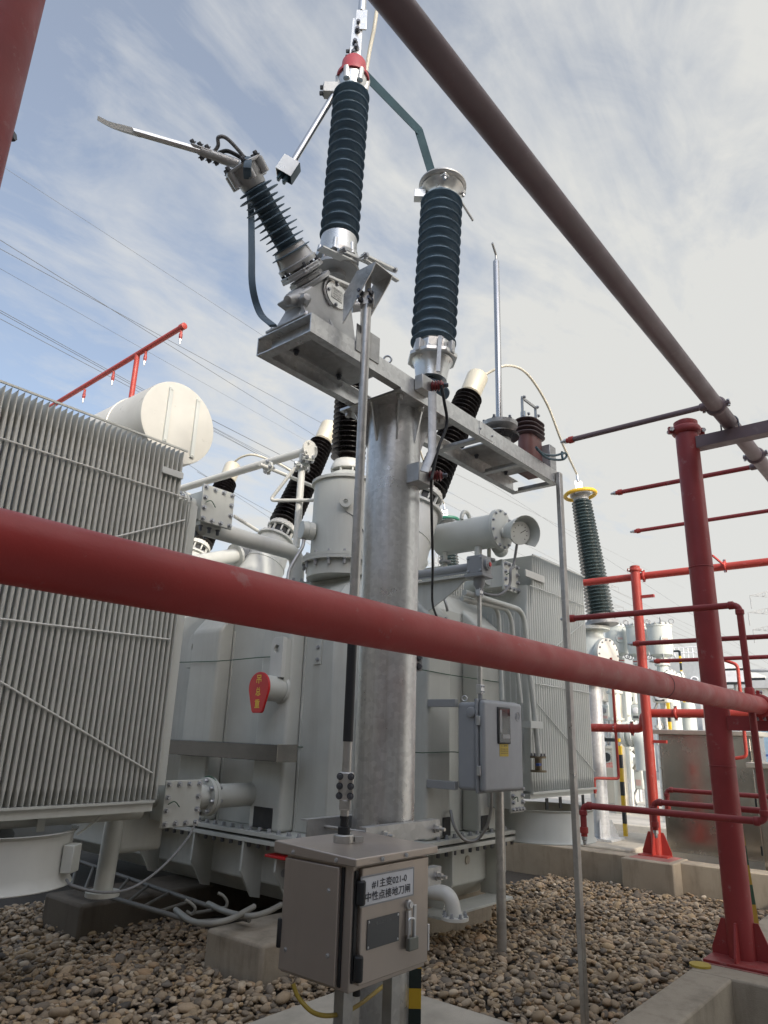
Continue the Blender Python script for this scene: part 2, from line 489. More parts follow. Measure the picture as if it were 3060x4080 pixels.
stripes('warning_bands_flat', (.66, .44, .03), (.02, .025, .03), .36, axis=1)

mt, nt, bs = nodes('pebbles')
g = nt.nodes.new('ShaderNodeNewGeometry')
c = nramp(nt, g.outputs['Random Per Island'], [(0, (.11, .10, .09)), (.14, (.29, .235, .17)), (.3, (.43, .33, .22)), (.44, (.21, .185, .155)), (.56, (.54, .40, .24)), (.70, (.36, .285, .205)), (.82, (.60, .50, .37)), (.93, (.43, .29, .17)), (1, (.70, .62, .50))])
c = nmix(nt, .45, c, nramp(nt, nnoise(nt, 60, 6, .7), [(.3, (.46, .43, .40)), (.7, (.92, .88, .82))]), 'MULTIPLY')
nt.links.new(c, bs.inputs['Base Color']); bs.inputs['Roughness'].default_value = .72; bs.inputs['Specular IOR Level'].default_value = .3
nbump(nt, bs, nnoise(nt, 160, 5, .7), .2, .003)

# ================================================================== THE SETTING
rnd = random.Random(7)
g_ = MB().add([(-60, -60, -.04), (8.9, -60, -.04), (8.9, 120, -.04), (-60, 120, -.04)], [(0, 1, 2, 3)]).build('ground', M['paver_floor'], loc=(0, 0, -.04), smooth=0)
tag(g_, 'pale concrete paved yard outside the gravel pit', 'ground', kind='structure')
g_ = MB().box((9.1, -60, -.3), (260, 260, .2)).build('paved_yard', M['concrete_floor'], smooth=0)
tag(g_, 'sunlit pale concrete yard behind the far kerb', 'yard', kind='structure')
g_ = MB().box((10.9, 3.0, .2), (60, 40, .245)).build('path', M['paver_floor'], smooth=0)
tag(g_, 'strip of grey paving slabs in front of the switchgear', 'path', kind='structure')
g_ = MB().add([(-4, 1.6, -.03), (8.9, 1.6, -.03), (8.9, 12, -.03), (-4, 12, -.03)], [(0, 1, 2, 3)]).build('soil', plain('soil_dark', (.045, .038, .03), .95), smooth=0)
tag(g_, 'dark earth under the pebbles', 'soil', kind='structure')

k = thing('concrete_kerb', (4, 1.53, 0), 'low concrete kerb along the near edge of the gravel pit at the bottom right', 'kerb')
MB().box((-4, 1.41, -.3), (9.3, 1.655, .30)).build('kerb_wall', M['concrete'], k, bevel=.012)
MB().box((4.98, 1.16, -.3), (5.92, 1.652, .303)).build('plinth', M['concrete'], k, bevel=.012)
MB().box((5.19, 1.23, .3035), (5.65, 1.640, .3065)).build('paint_overspray', plain('overspray', (.36, .15, .13), .8, var=.25), k)
MB().lathe((5.10, 1.62, .304), (0, 0, 1), [(.062, 0), (.062, .012), (.05, .014)], 24).build('survey_disc', M['label_yellow'], k)
k = thing('concrete_kerb', (9, 3, 0), 'low concrete kerb along the far end of the gravel pit beyond the pebbles', 'kerb')
MB().box((8.87, 1.66, -.3), (9.13, 14, .335)).build('kerb_wall', M['concrete'], k, bevel=.012)
MB().box((8.87, -8, -.3), (9.13, 1.40, .335)).build('kerb_wall', M['concrete'], k, bevel=.012)
k = thing('concrete_plinth', (9, 3.2, 0), 'square concrete plinth in the far kerb under the slim red column', 'plinth')
MB().box((8.62, 2.93, -.3), (9.16, 3.52, .345)).build('block', M['concrete'], k, bevel=.014)
MB().box((8.72, 3.00, .3455), (9.15, 3.46, .348)).build('paint_overspray', M['overspray'], k)
o = MB().box((2.25, 1.70, -.2), (4.02, 3.36, .10)).build('concrete_pad', M['concrete_pale'], bevel=.015)
tag(o, 'smooth pale concrete pad under the galvanised post and cabinet', 'pad')
o = MB().box((3.60, 3.95, -.2), (6.3, 4.55, .25)).build('concrete_block', M['concrete'], bevel=.025)
tag(o, 'mossy concrete footing block sticking out left of the stainless cabinet', 'footing')
o = MB().box((3.30, 5.75, -.2), (6.3, 6.35, .25)).build('concrete_block', M['concrete_shaded'], bevel=.025)
tag(o, 'concrete footing block below the left radiator fan, shade painted into its colour', 'footing')
o = MB().box((5.0, 3.86, -.2), (6.35, 3.94, .30)).build('concrete_beam', M['concrete'], bevel=.01)
tag(o, 'concrete strip footing under the right end of the transformer tank', 'footing')
o = MB().box((-16, -4.4, -.04), (6.3, -4.0, 8.8)).build('shade_wall', M['concrete_wall'])  # unseen blocker, sized so its shadow covers the tank and radiators
tag(o, 'tall pale wall out of view behind the photographer, added to cast shade', 'wall')
o = MB().box((-5.0, -4.0, -.04), (-4.6, 14, 5.4)).build('shade_wall', M['concrete_wall'])  # second unseen blocker, added to hold back sky light from the left
tag(o, 'plain unseen wall left of the photographer, added to darken the pit side', 'wall')
o = MB().box((9.16, 3.62, .1), (11.0, 5.3, .36)).build('concrete_slab', M['concrete_pale'], bevel=.02)
tag(o, 'raised pale concrete slab under the silver bushing post', 'slab')
o = MB().box((11.6, 3.9, .19), (11.9, 14, .40)).build('concrete_slab', M['concrete_floor'], bevel=.02)
tag(o, 'long raised edge of the switchgear foundation beyond the silver post', 'slab')
o = MB().box((11.9, 2.0, .19), (40, 22, .38)).build('switchgear_foundation', M['concrete_floor'])
tag(o, 'broad pale foundation deck carrying the switchgear', 'foundation')

# pebbles: nobody could count them
def pebble_bed():
    import bmesh
    rs = np.random.RandomState(5)
    bases = []
    for b in range(14):
        bm = bmesh.new(); bmesh.ops.create_icosphere(bm, subdivisions=2, radius=1.0)
        co = np.array([v.co[:] for v in bm.verts]); fa = np.array([[v.index for v in f.verts] for f in bm.faces]); bm.free()
        d = rs.randn(5, 3); d /= np.linalg.norm(d, axis=1)[:, None]
        k = 1+sum((.16 if i < 2 else .10)*rs.uniform(-1.5, 1.2)*np.maximum(co@d[i], -.2)**2 for i in range(5))
        flat = co@d[0]; co = co*k[:, None]
        co -= d[1][None]*np.maximum(co@d[1]-.72, 0)[:, None]*.8
        co *= np.array([1.0, rs.uniform(.55, .82), rs.uniform(.36, .58)])
        bases.append(co)
    pts = []
    def field(x0, x1, y0, y1, step, z, prob=1, smin=.017, smax=.044):
        nx, ny = int((x1-x0)/step), int((y1-y0)/step)
        for i in range(nx):
            for j in range(ny):
                if rs.rand() > prob: continue
                x = x0+(i+rs.uniform(-.1, 1.1))*step; y = y0+(j+rs.uniform(-.1, 1.1))*step
                if 2.22 < x < 4.05 and 1.66 < y < 3.39: continue
                if 3.57 < x < 6.3 and 3.92 < y < 4.58: continue
                if 8.6 < x and 2.9 < y < 3.55: continue
                if y < 1.70 or x > 8.83: continue
                s = smin+(smax-smin)*rs.rand()**1.9
                if rs.rand() < .05: s *= rs.uniform(1.3, 1.75)
                hump = .022*math.sin(x*1.7+.6)*math.sin(y*2.3)+.015*math.sin(x*4.1+y*3.0)
                pts.append((x, y, z+hump+rs.uniform(-.012, .016), s))
    field(3.9, 8.87, 1.66, 4.6, .041, .0); field(3.9, 8.87, 1.66, 4.6, .056, .022, .75)
    field(.9, 4.2, 3.3, 7.2, .041, .0); field(.9, 4.2, 3.3, 7.2, .056, .022, .75)
    N = len(pts); P_ = np.array(pts)
    nv = 42; vs = np.empty((N, nv, 3), np.float32)
    yaw = rs.uniform(0, 2*np.pi, N); t1 = rs.normal(0, .28, N); t2 = rs.normal(0, .28, N); bi = rs.randint(0, len(bases), N)
    cz, sz, cx, sx, cy, sy = np.cos(yaw), np.sin(yaw), np.cos(t1), np.sin(t1), np.cos(t2), np.sin(t2)
    for b in range(len(bases)):
        ix = np.where(bi == b)[0]
        co = bases[b][None]*P_[ix, 3][:, None, None]
        x, y, z = co[..., 0], co[..., 1], co[..., 2]
        c, s = cx[ix][:, None], sx[ix][:, None]; y, z = y*c-z*s, y*s+z*c
        c, s = cy[ix][:, None], sy[ix][:, None]; x, z = x*c+z*s, -x*s+z*c
        c, s = cz[ix][:, None], sz[ix][:, None]; x, y = x*c-y*s, x*s+y*c
        vs[ix] = np.stack([x, y, z], -1)+P_[ix, None, :3]
    F = (fa[None]+np.arange(N)[:, None, None]*nv).reshape(-1, 3).astype(np.int32)
    me = bpy.data.meshes.new('pebble_bed')
    me.vertices.add(N*nv); me.vertices.foreach_set('co', vs.reshape(-1))
    me.loops.add(F.size); me.loops.foreach_set('vertex_index', F.reshape(-1))
    me.polygons.add(len(F)); me.polygons.foreach_set('loop_start', np.arange(0, F.size, 3, dtype=np.int32))
    me.polygons.foreach_set('use_smooth', np.ones(len(F), bool))
    me.update(calc_edges=True)
    me.materials.append(M['pebbles'])
    o = bpy.data.objects.new('pebble_bed', me); COL.objects.link(o)
    tag(o, 'loose brown and grey river pebbles filling the pit around the transformer', 'pebbles', kind='stuff')
pebble_bed()

# ================================================================== RED FIRE-WATER PIPEWORK
YH = 1.13
def coupling(parent, c, axis, r, mat, bolt_dir=(0, 0, 1)):
    """split clamp with two bolted ears"""
    c, a = V(c), V(axis).normalized(); b = V(bolt_dir)
    b = (b-a*b.dot(a)).normalized()
    w = r*.42
    m = MB().lathe(c-a*w, a, [(r*1.02, 0), (r*1.22, w*.25), (r*1.30, w*.6), (r*1.30, w*1.4), (r*1.22, w*1.75), (r*1.02, 2*w)], 36)
    s = a.cross(b)
    for k in (-1, 1):
        m.obox(c+b*k*r*1.45, a*w*.8, b*r*.22, s*r*.16)
    cp = m.build('coupling', mat, parent)
    for k in (-1, 1):
        p = c+b*k*r*1.48
        MB().lathe(p-s*r*.46, s, [(r*.2, 0), (r*.2, r*.16), (r*.11, r*.161), (r*.11, r*.75), (r*.2, r*.76), (r*.2, r*.92)], 8).build('clamp_bolt', M['bolt'], cp)
    return cp
def nozzle(parent, p, d, r):
    d = V(d).normalized(); p = V(p)
    MB().lathe(p, d, [(r*1.28, -.01), (r*1.35, 0), (r*1.35, .028), (r*1.0, .032), (r*1.0, .05)], 16).build('socket', M['red_clean'], parent)
    MB().lathe(p+d*.05, d, [(r*.95, 0), (r*.95, .022), (r*.62, .026), (r*.62, .045), (r*.35, .055)], 6).build('nozzle', M['zinc'], parent)
def gussets(parent, c, r, mat, n=4, h=.20, w=.10, a0=0, th=.012):
    for i in range(n):
        a = a0+2*math.pi*i/n; u = Vector((math.cos(a), math.sin(a), 0)); s = Vector((-u.y, u.x, 0))*th/2
        b = V(c)
        p = [b+u*(r-.004), b+u*(r+w), b+u*(r+w)+V(0, 0, .03), b+u*(r+w*.28)+V(0, 0, h), b+u*(r-.004)+V(0, 0, h)]
        MB().prism([q-s for q in p], s*2).build('gusset', mat, parent, smooth=0)

# near right column
c = thing('fire_pipe_column', (5.42, 1.45, .3), 'thick dark red pipe column standing on the near kerb at the right edge', 'pipe column')
MB().box((5.21, 1.26, .3065), (5.63, 1.635, .322)).build('base_plate', M['red_column'], c, bevel=.003)
MB().cyl((5.42, 1.45, .322), (5.42, 1.45, 3.98), .084, n=40, cap=False).build('pipe', M['red_column'], c)
for z in (1.47, 2.86): MB().torus((5.42, 1.45, z), (0, 0, 1), .0845, .004, 40, 8).build('weld_seam', M['red_column'], c)
gussets(c, (5.42, 1.45, .322), .084, M['red_column'], 4, .21, .10, math.radians(0))
MB().lathe((5.42, 1.45, 3.99), (0, 0, 1), [(.086, 0), (.09, .012), (.09, .05), (.06, .068), (0.001, .07)], 36).build('end_cap', M['red_column'], c)
coupling(c, (5.42, 1.45, 3.97), (0, 0, 1), .084, M['red_column'], CR)
for z, nm in ((3.95-.057-.052, 'upper'), (1.86-.057-.052, 'lower')):
    mm = MB().box((5.37, .86, z-.047), (5.376, 1.375, z+.047)).box((5.376, .86, z+.041), (5.47, 1.375, z+.047)).box((5.376, .86, z-.047), (5.47, 1.375, z-.041))
    mm.build('bracket_arm', M['red_column'] if nm == 'lower' else M['red_header'], c, smooth=0)
    zz = z+.109
    u = [(5.41, YH-.062, z-.01)]+[(5.41, YH-.062*math.cos(t), zz+.062*math.sin(t)) for t in np.linspace(0, math.pi, 14)]+[(5.41, YH+.062, z-.01)]
    MB().tube(u, .006, 8).build('u_bolt', M['dark_bolt'], c)
mm = MB().box((5.50, 1.44, .98), (5.60, 1.452, 1.13)).build('earth_lug', M['red_column'], c)
st = MB().add([], [])
mm = MB().bar((5.60, 1.43, 1.14), (5.66, 1.40, .31), .006, .032, up=CR).build('earth_strip', stripes('earth_bands', (.45, .30, .04), (.04, .10, .06), .24), c)

# near left column
X_LC = .316
c = thing('fire_pipe_column', (X_LC, 1.45, .3), 'thick purplish red pipe column cut by the top left corner', 'pipe column')
MB().cyl((X_LC, 1.45, .31), (X_LC, 1.45, 4.1), .084, n=40).build('pipe', M['red_column'], c)
MB().box((X_LC-.2, 1.26, .301), (X_LC+.2, 1.64, .312)).build('base_plate', M['red_column'], c)
b = P(16, 543, X=X_LC+.07)
MB().bolt(b, CR, .011, .02).build('bolt', M['dark_bolt'], c)

# far column
c = thing('fire_pipe_column', (9.12, 3.27, .345), 'slim bright red pipe column on the concrete plinth of the far kerb', 'pipe column')
MB().box((8.95, 3.10, .348), (9.14, 3.44, .360)).build('base_plate', M['red_clean'], c)
MB().cyl((9.12, 3.27, .36), (9.12, 3.27, 3.80), .060, n=32, cap=False).build('pipe', M['red_bright'], c)
gussets(c, (9.12, 3.27, .36), .06, M['red_clean'], 4, .24, .11, 0, .012)
MB().lathe((9.12, 3.27, 3.80), (0, 0, 1), [(.061, 0), (.064, .01), (.064, .04), (.04, .052), (.001, .054)], 28).build('end_cap', M['red_bright'], c)
coupling(c, (9.12, 3.27, 3.79), (0, 0, 1), .060, M['red_bright'], CR)
for z in (3.52, 1.72):
    MB().box((9.10, 3.05, z-.11), (9.15, 3.215, z-.075)).build('bracket_arm', M['red_clean'], c)

# headers with their spray arms
h = thing('fire_header_pipe', (3, YH, 1.86), 'big red pipe crossing the whole view at chest height in front of the radiator', 'water pipe')
MB().cyl((-1.6, YH, 1.86), (7.2, YH, 1.86), .057, n=48).build('pipe', M['red_pipe'], h)
xc = P(3030, 2835, Y=YH).x
coupling(h, (xc, YH, 1.86), (1, 0, 0), .057, M['red_pipe'], (0, 0, 1))
for xx in (P(2640, 2760, Y=YH).x,):
    MB().torus((xx, YH, 1.86), (1, 0, 0), .0573, .002, 40, 6).build('weld_seam', M['red_header'], h)
XR = P(2992, 2800, Y=YH).x
ZA = P(2948, 2412, Y=YH).z; ZB = P(3040, 3278, Y=YH).z
def arm(parent, pts, r=.0215, mat='red_column', fil=.05, noz=True):
    p = fillet(pts, fil, 6)
    a = MB().tube(p, r, 16).build('spray_arm', M[mat], parent)
    if noz: nozzle(a, p[-1], p[-1]-p[-2], r)
    mm = MB()
    for q in pts[1:-1]:
        q = V(q)
        i = pts.index(tuple(q)) if tuple(q) in pts else None
    return a
def elbow_collars(parent, pts, r, mat):
    for a, b, c in zip(pts, pts[1:], pts[2:]):
        a, b, c = V(a), V(b), V(c)
        for d in ((a-b).normalized(), (c-b).normalized()):
            MB().lathe(b+d*.050, d, [(r*1.05, -.02), (r*1.28, -.014), (r*1.28, .012), (r*1.05, .016)], 16).build('elbow_collar', M[mat], parent)
def branch(parent, x, z0, pts, r=.0215, mat='red_column'):
    a = arm(parent, pts, r, mat); elbow_collars(a, pts, r, mat)
yA = P(2285, 2479, X=XR).y
branch(h, XR, 1.86, [(XR, YH, 1.90), (XR, YH, ZA), (XR, yA, ZA)])
yB = P(2322, 3205, X=XR).y
branch(h, XR, 1.86, [(XR, YH, 1.82), (XR, YH, ZB), (XR, yB, ZB), (XR, yB, ZB-.15)])
MB().lathe((XR, YH, 1.86+.045), (0, 0, 1), [(.030, 0), (.030, .045), (.024, .055)], 16).build('branch_socket', M['red_pipe'], h)
for (x1, y1), z in (((2545, 2564), ZA), ((2625, 2634), ZA)):
    q = P(x1, y1, Z=z)
    branch(h, q.x, 1.86, [(q.x, YH, 1.90), (q.x, YH, z), (q.x, q.y, z)])
for (x1, y1), z in (((2603, 3195), ZB), ((2655, 3146), ZB)):
    q = P(x1, y1, Z=z)
    branch(h, q.x, 1.86, [(q.x, YH, 1.82), (q.x, YH, z), (q.x, q.y, z), (q.x, q.y, z-.15)])

h = thing('fire_header_pipe', (3, YH, 3.95), 'big dull brownish pipe slanting overhead across the top right', 'water pipe')
MB().cyl((-.5, YH, 3.95), (8.6, YH, 3.95), .057, n=48).build('pipe', M['red_header'], h)
for px_, py_ in ((2853, 1622), (3008, 1800)):
    coupling(h, (P(px_, py_, Y=YH).x, YH, 3.95), (1, 0, 0), .057, M['red_header'], CR)
for (xa, ya), (xb, yb) in (((2809, 1626), (2275, 1747)), ((3002, 1859), (2475, 1961)), ((3060, 2032), (2550, 2117))):
    q = P(xa, ya, Z=3.95); e = P(xb, yb, Z=3.95); x = (q.x+e.x)/2
    a = MB().tube([(x, YH, 3.95), (x, e.y, 3.95)], .0215, 16).build('spray_arm', M['red_header'] if xb < 2400 else M['red_column'], h)
    nozzle(a, (x, e.y, 3.95), (0, 1, 0), .0215)
    MB().lathe((x, YH+.05, 3.95), (0, 1, 0), [(.030, 0), (.030, .045), (.022, .055)], 16).build('branch_socket', M['red_header'], a)

# far ring behind the slim column
XF = 9.25
h = thing('fire_header_pipe', (XF, 2.5, 3.5), 'long red pipe running level behind the top of the slim red column', 'water pipe')
a, b = P(2327, 2322, X=XF), P(3060, 2233, X=XF)
MB().cyl(a, (XF, -3, a.z), .048, n=32).build('pipe', M['red_bright'], h)
coupling(h, P(2565, 2295, X=XF), (0, 1, 0), .048, M['red_clean'], (0, 0, 1))
q = P(2888, 2255, X=XF); coupling(h, q, (0, 1, 0), .048, M['red_clean'], (0, 0, 1))
MB().bar(P(2838, 2213, X=XF-.3), P(2885, 2252, X=XF-.04), .02, .02).build('stay', M['red_pipe'], h)
h = thing('fire_header_pipe', (XF, 2.5, 1.7), 'red pipe with a raised elbow passing behind the slim red column', 'water pipe')
p0, p1 = P(2340, 2897, X=XF), P(2545, 2903, X=XF); p2 = P(2580, 2848, X=XF); z0, z1 = p1.z, p2.z+.02
ye = P(2562, 2880, X=XF).y
pts = [(XF, p0.y+.5, z0), (XF, ye, z0), (XF, ye-.01, z1), (XF, -3, z1)]
MB().tube(fillet(pts, .10, 8), .052, 24).build('pipe', M['red_bright'], h)
coupling(h, (XF, P(2518, 2900, X=XF).y, z0), (0, 1, 0), .052, M['red_clean'])
coupling(h, (XF, P(2452, 2895, X=XF).y, z0), (0, 1, 0), .050, M['red_clean'], (1, 0, 0))
coupling(h, (XF, P(2693, 2850, X=XF).y, z1), (0, 1, 0), .052, M['red_clean'])
yr = P(2452, 2895, X=XF).y
zl = P(2473, 3103, X=XF).z; yl = P(2400, 3103, X=XF).y
a = MB().tube(fillet([(XF, yr, z0), (XF, yr, zl), (XF-.25, yl, zl), (XF-.25, yl, zl-.13)], .04), .018, 14).build('spray_arm', M['red_bright'], h)
nozzle(a, (XF-.25, yl, zl-.13), (0, 0, -1), .018)
a = MB().tube([(XF, yr, z0), (XF, yr, z0+.9)], .018, 14).build('riser', M['red_bright'], h)
a_, b_, c_, d_ = [P(x, y, X=XF) for x, y in ((2870, 2625), (2938, 2648), (2975, 3015), (2925, 3022))]
a = MB().tube(fillet([a_, b_, c_, d_], .05), .020, 14).build('spray_arm', M['red_bright'], h)

# spray pipe beyond the radiator
X0 = 3.3
a_, b_ = P(235, 1612, X=X0), P(728, 1302, X=X0)
h = thing('fire_spray_pipe', (X0, a_.y, 0), 'red spray pipe on a thin post above the left radiator', 'water pipe')
zt = b_.z
MB().tube([(X0, a_.y+.6, a_.z+.02), (X0, b_.y, zt)], .027, 16).build('pipe', M['red_bright'], h)
MB().lathe((X0, b_.y, zt), (0, -1, 0), [(.033, -.03), (.033, .03), (.02, .035)], 16).build('end_socket', M['red_bright'], h)
for x, y in ((724, 1308), (583, 1395), (455, 1474), (340, 1545)):
    q = P(x, y, X=X0); d = zt+(a_.z-zt)*(q.y-b_.y)/(a_.y-b_.y)
    n_ = MB().cyl((X0, q.y, d-.02), (X0, q.y, d-.085), .013, n=12).build('drop', M['red_bright'], h)
    nozzle(n_, (X0, q.y, d-.085), (0, 0, -1), .013)
q = P(548, 1415, X=X0)
MB().cyl((X0, q.y, q.z), (X0+.02, q.y, 2.5), .027, n=16).build('post', M['red_bright'], h)
MB().cyl((X0+.02, q.y-.6, 2.5), (X0+.02, q.y+5, 2.5), .045, n=20).build('feed_pipe', M['red_bright'], h)

# ================================================================== NEUTRAL EARTHING STAND
YC = 2.31                      # centre line of the cross frame
def A(x, y): return P(x, y, Y=YC)
GV = M['galvanised']; GD = M['galvanised_dark']

def letters(body, c, xd, yd, h, mat, parent, width=None, off=.004, name='lettering', bold=0.0):
    cu = bpy.data.curves.new(name, 'FONT'); cu.body = body; cu.size = 1.0; cu.align_x = 'CENTER'; cu.align_y = 'CENTER'
    cu.offset = bold; cu.resolution_u = 3
    t = bpy.data.objects.new(name, cu); COL.objects.link(t)
    dg = bpy.context.evaluated_depsgraph_get(); dg.update()
    me = bpy.data.meshes.new_from_object(t.evaluated_get(dg))
    bpy.data.objects.remove(t); bpy.data.curves.remove(cu)
    co = np.empty(len(me.vertices)*3); me.vertices.foreach_get('co', co); co = co.reshape(-1, 3)
    if len(co) == 0: return None
    mn, mx = co.min(0), co.max(0); w0, h0 = mx[0]-mn[0], mx[1]-mn[1]
    xd, yd = V(xd).normalized(), V(yd).normalized(); n = xd.cross(yd)
    ky = h/h0; kx = (width/w0) if width else ky
    cc = (mn+mx)/2; o0 = Vector(parent['_o'])
    for v in me.vertices:
        p = V(c)+xd*(v.co.x-cc[0])*kx+yd*(v.co.y-cc[1])*ky+n*off
        v.co = p-o0
    me.materials.clear(); me.materials.append(mat)
    me.name = name
    o = bpy.data.objects.new(name, me); COL.objects.link(o); o.parent = parent; o['_o'] = tuple(o0)
    return o

PX, PY = 2.855, 2.34
st = thing('support_post', (PX, PY, .10), 'thick galvanised steel post on the concrete pad carrying the switch and arrester', 'post')
MB().lathe((PX, PY, .118), (0, 0, 1), [(.151, 0), (.151, 3.242)], 64, cap=False).build('post_tube', GV, st)
MB().box((PX-.26, PY-.26, .1005), (PX+.26, PY+.26, .118)).build('base_plate', GV, st, bevel=.003)
gussets(st, (PX, PY, .118), .151, GV, 4, .20, .095, math.radians(45))
MB().box((PX-.225, PY-.225, 3.36), (PX+.225, PY+.225, 3.378)).build('top_plate', GV, st, bevel=.003)
for i in range(8):
    a = 2*math.pi*i/8+math.radians(0)
    u = Vector((math.cos(a), math.sin(a), 0)); s = Vector((-u.y, u.x, 0))*.005
    L = .06 if i % 2 == 0 else .085
    p = [(PX+u.x*.149, PY+u.y*.149, 3.36), (PX+u.x*(.151+L), PY+u.y*(.151+L), 3.36), (PX+u.x*(.151+L*.8), PY+u.y*(.151+L*.8), 3.33), (PX+u.x*.155, PY+u.y*.155, 3.15), (PX+u.x*.149, PY+u.y*.149, 3.15)]
    MB().prism([V(q)-s for q in p], s*2).build('gusset', GV, st, smooth=0)
bolts_on(st, [(PX+a, PY+b, 3.36) for a in (-.19, 0, .19) for b in (-.19, .19)], (0, 0, -1), .017, .026, M['galvanised_tube'])
ur = Vector((CR.x, CR.y, 0)).normalized(); uf = Vector((-ur.y, ur.x, 0))
q0 = V(PX, PY, 0)+ur*.165-uf*.06
mm = MB()
pl = [q0+V(0, 0, .82), q0+V(0, 0, .30), q0+ur*.035+V(0, 0, .15), q0+ur*.05+V(0, 0, .02)]
for a, b in zip(pl, pl[1:]): mm.bar(a, b, .055, .006, up=uf)
mm.build('earth_strip', M['warning_bands'], st)
# clamp arms round the post that hold the cabinet
for nm, z, x1, yy in (('a', P(1700, 3300, Y=2.17).z, P(1752, 3295, Y=2.14).x, 2.14), ('b', P(1700, 3490, Y=2.17).z, P(1758, 3480, Y=2.14).x, 2.14)):
    m_ = MB().box((2.50, yy, z-.038), (x1, yy+.006, z+.038)).box((2.50, yy+.006, z+.032), (x1, yy+.045, z+.038)).box((2.50, yy+.006, z-.038), (x1, yy+.045, z-.032))
    cl = m_.build('clamp_channel', GD, st, smooth=0)
    m_ = MB().box((2.50, 2.50, z-.038), (x1, 2.506, z+.038)).box((2.50, 2.506, z+.032), (x1, 2.545, z+.038))
    m_.build('clamp_channel', GD, st, smooth=0)
    for xx in (x1-.035, 2.62):
        r_ = MB().cyl((xx, yy-.055, z), (xx, 2.55, z), .008, n=12).lathe((xx, yy-.03, z), (0, 1, 0), [(.016, 0), (.016, .02), (.022, .021), (.022, .03)], 6)
        r_.build('clamp_rod', M['galvanised_tube'], st)
# ear with two bolts low on the post
e0 = P(1655, 2640, X=2.99); 
MB().obox((2.975, 2.245, e0.z), (.022, -.020, 0), (.003, .004, 0), (0, 0, .045)).build('earth_ear', GD, st)
bolts_on(st, [(2.985, 2.235, e0.z+.022), (2.985, 2.235, e0.z-.022)], (-.6, -.7, 0), .013, .02, M['dark_bolt'])

# --- cross frame bolted on the post
FX0, FX1, FY0, FY1, FZ0, FZ1 = 1.95, 4.50, 2.12, 2.50, 3.379, 3.479
fr = thing('cross_frame', (PX, YC, FZ0), 'horizontal galvanised channel frame on top of the thick post', 'steel frame')
t = .006
MB().box((FX0, FY0, FZ0), (FX1, FY0+t, FZ1)).box((FX0, FY0+t, FZ1-t), (FX1, FY0+.048, FZ1)).box((FX0, FY0+t, FZ0), (FX1, FY0+.048, FZ0+t)).build('long_channel', GV, fr, smooth=0)
MB().box((FX0, FY1-t, FZ0), (FX1, FY1, FZ1)).box((FX0, FY1-.048, FZ1-t), (FX1, FY1-t, FZ1)).box((FX0, FY1-.048, FZ0), (FX1, FY1-t, FZ0+t)).build('long_channel', GV, fr, smooth=0)
MB().box((FX0+.05, FY0+.05, FZ0+t), (FX0+.056, FY1-.05, FZ1-t)).box((FX0+.001, FY0+.0485, FZ1-t+.001), (FX0+.056, FY1-.0485, FZ1+.001)).box((FX0+.001, FY0+.0485, FZ0-.001), (FX0+.056, FY1-.0485, FZ0+t-.001)).build('end_channel', GV, fr, smooth=0)
for x in (3.46, 3.98, 4.455):
    MB().box((x, FY0+.0485, FZ0+.0005), (x+.045, FY1-.0485, FZ0+.0065)).box((x+.039, FY0+.0485, FZ0+.007), (x+.045, FY1-.0485, FZ0+.045)).build('cross_angle', GV, fr, smooth=0)
for x0, x1 in ((2.02, 2.60), (3.06, 3.38), (3.74, 4.36)):
    MB().box((x0, FY0+.01, FZ1+.001), (x1, FY1-.01, FZ1+.009)).build('mounting_plate', GD, fr, smooth=0)
nl = P(1260, 1245, Y=FY0)
q = P(1930, 1680, Y=FY0-.002)
MB().box((q.x-.06, FY0-.003, FZ0+.012), (q.x+.10, FY0-.0005, FZ1+.002)).build('blank_plate', GV, fr)
bolts_on(fr, [(q.x-.05, FY0-.003, FZ0+.05), (q.x+.09, FY0-.003, FZ0+.05)], (0, -1, 0), .006, .006, M['bolt'])
bolts_on(fr, [(x, y, FZ1+.001-.008) for x in (2.14, 2.46, 3.86, 4.26) for y in (2.2, 2.42)], (0, 0, -1), .012, .02, M['dark_bolt'])
for x, y, Yp in ((1545, 1420, FY0+.03), (1365, 1485, FY1-.02)):
    q = P(x, y, Y=Yp)
    m_ = MB().torus((q.x, Yp, FZ1+.040), (.75, .66, 0), .020, .006, 24, 8).cyl((q.x, Yp, FZ1-.02), (q.x, Yp, FZ1+.018), .007, n=10)
    m_.build('eye_bolt', M['zinc'], fr)
# end post tube
o = MB().box((4.445, 2.085, -.05), (4.497, 2.118, FZ1-.02)).build('end_strut', M['galvanised_tube'], bevel=.004)
tag(o, 'thin square steel strut dropping from the right end of the cross frame to the pebbles', 'strut')

# --- insulator maker
def sheds(p, q, r_core, r_shed, n, parent, mat, name='insulator_body', lip=.3, alt=None, seg=48, under=.35, taper=1.0):
    p, q = V(p), V(q); L = (q-p).length; pitch = L/n; prof = [(r_core, 0)]
    for i in range(n):
        k = 1+(taper-1)*(i+.5)/n
        R = (r_shed if not alt or i % 2 == 0 else alt)*k; rc = r_core*k; z = i*pitch
        prof += [(rc, z+pitch*.10), (rc*1.02, z+pitch*(.18)), (rc+(R-rc)*.55, z+pitch*under*.80), (R*.975, z+pitch*under*.55), (R, z+pitch*(under*.62)), (R, z+pitch*(under*.62+.03*lip/.3)), (R*.955, z+pitch*(under*.62+.075)), (rc+(R-rc)*.30, z+pitch*.72), (rc*1.02, z+pitch*.86)]
    prof.append((r_core*taper, L))
    return MB().lathe(p, q-p, prof, seg).build(name, mat, parent, smooth=40)
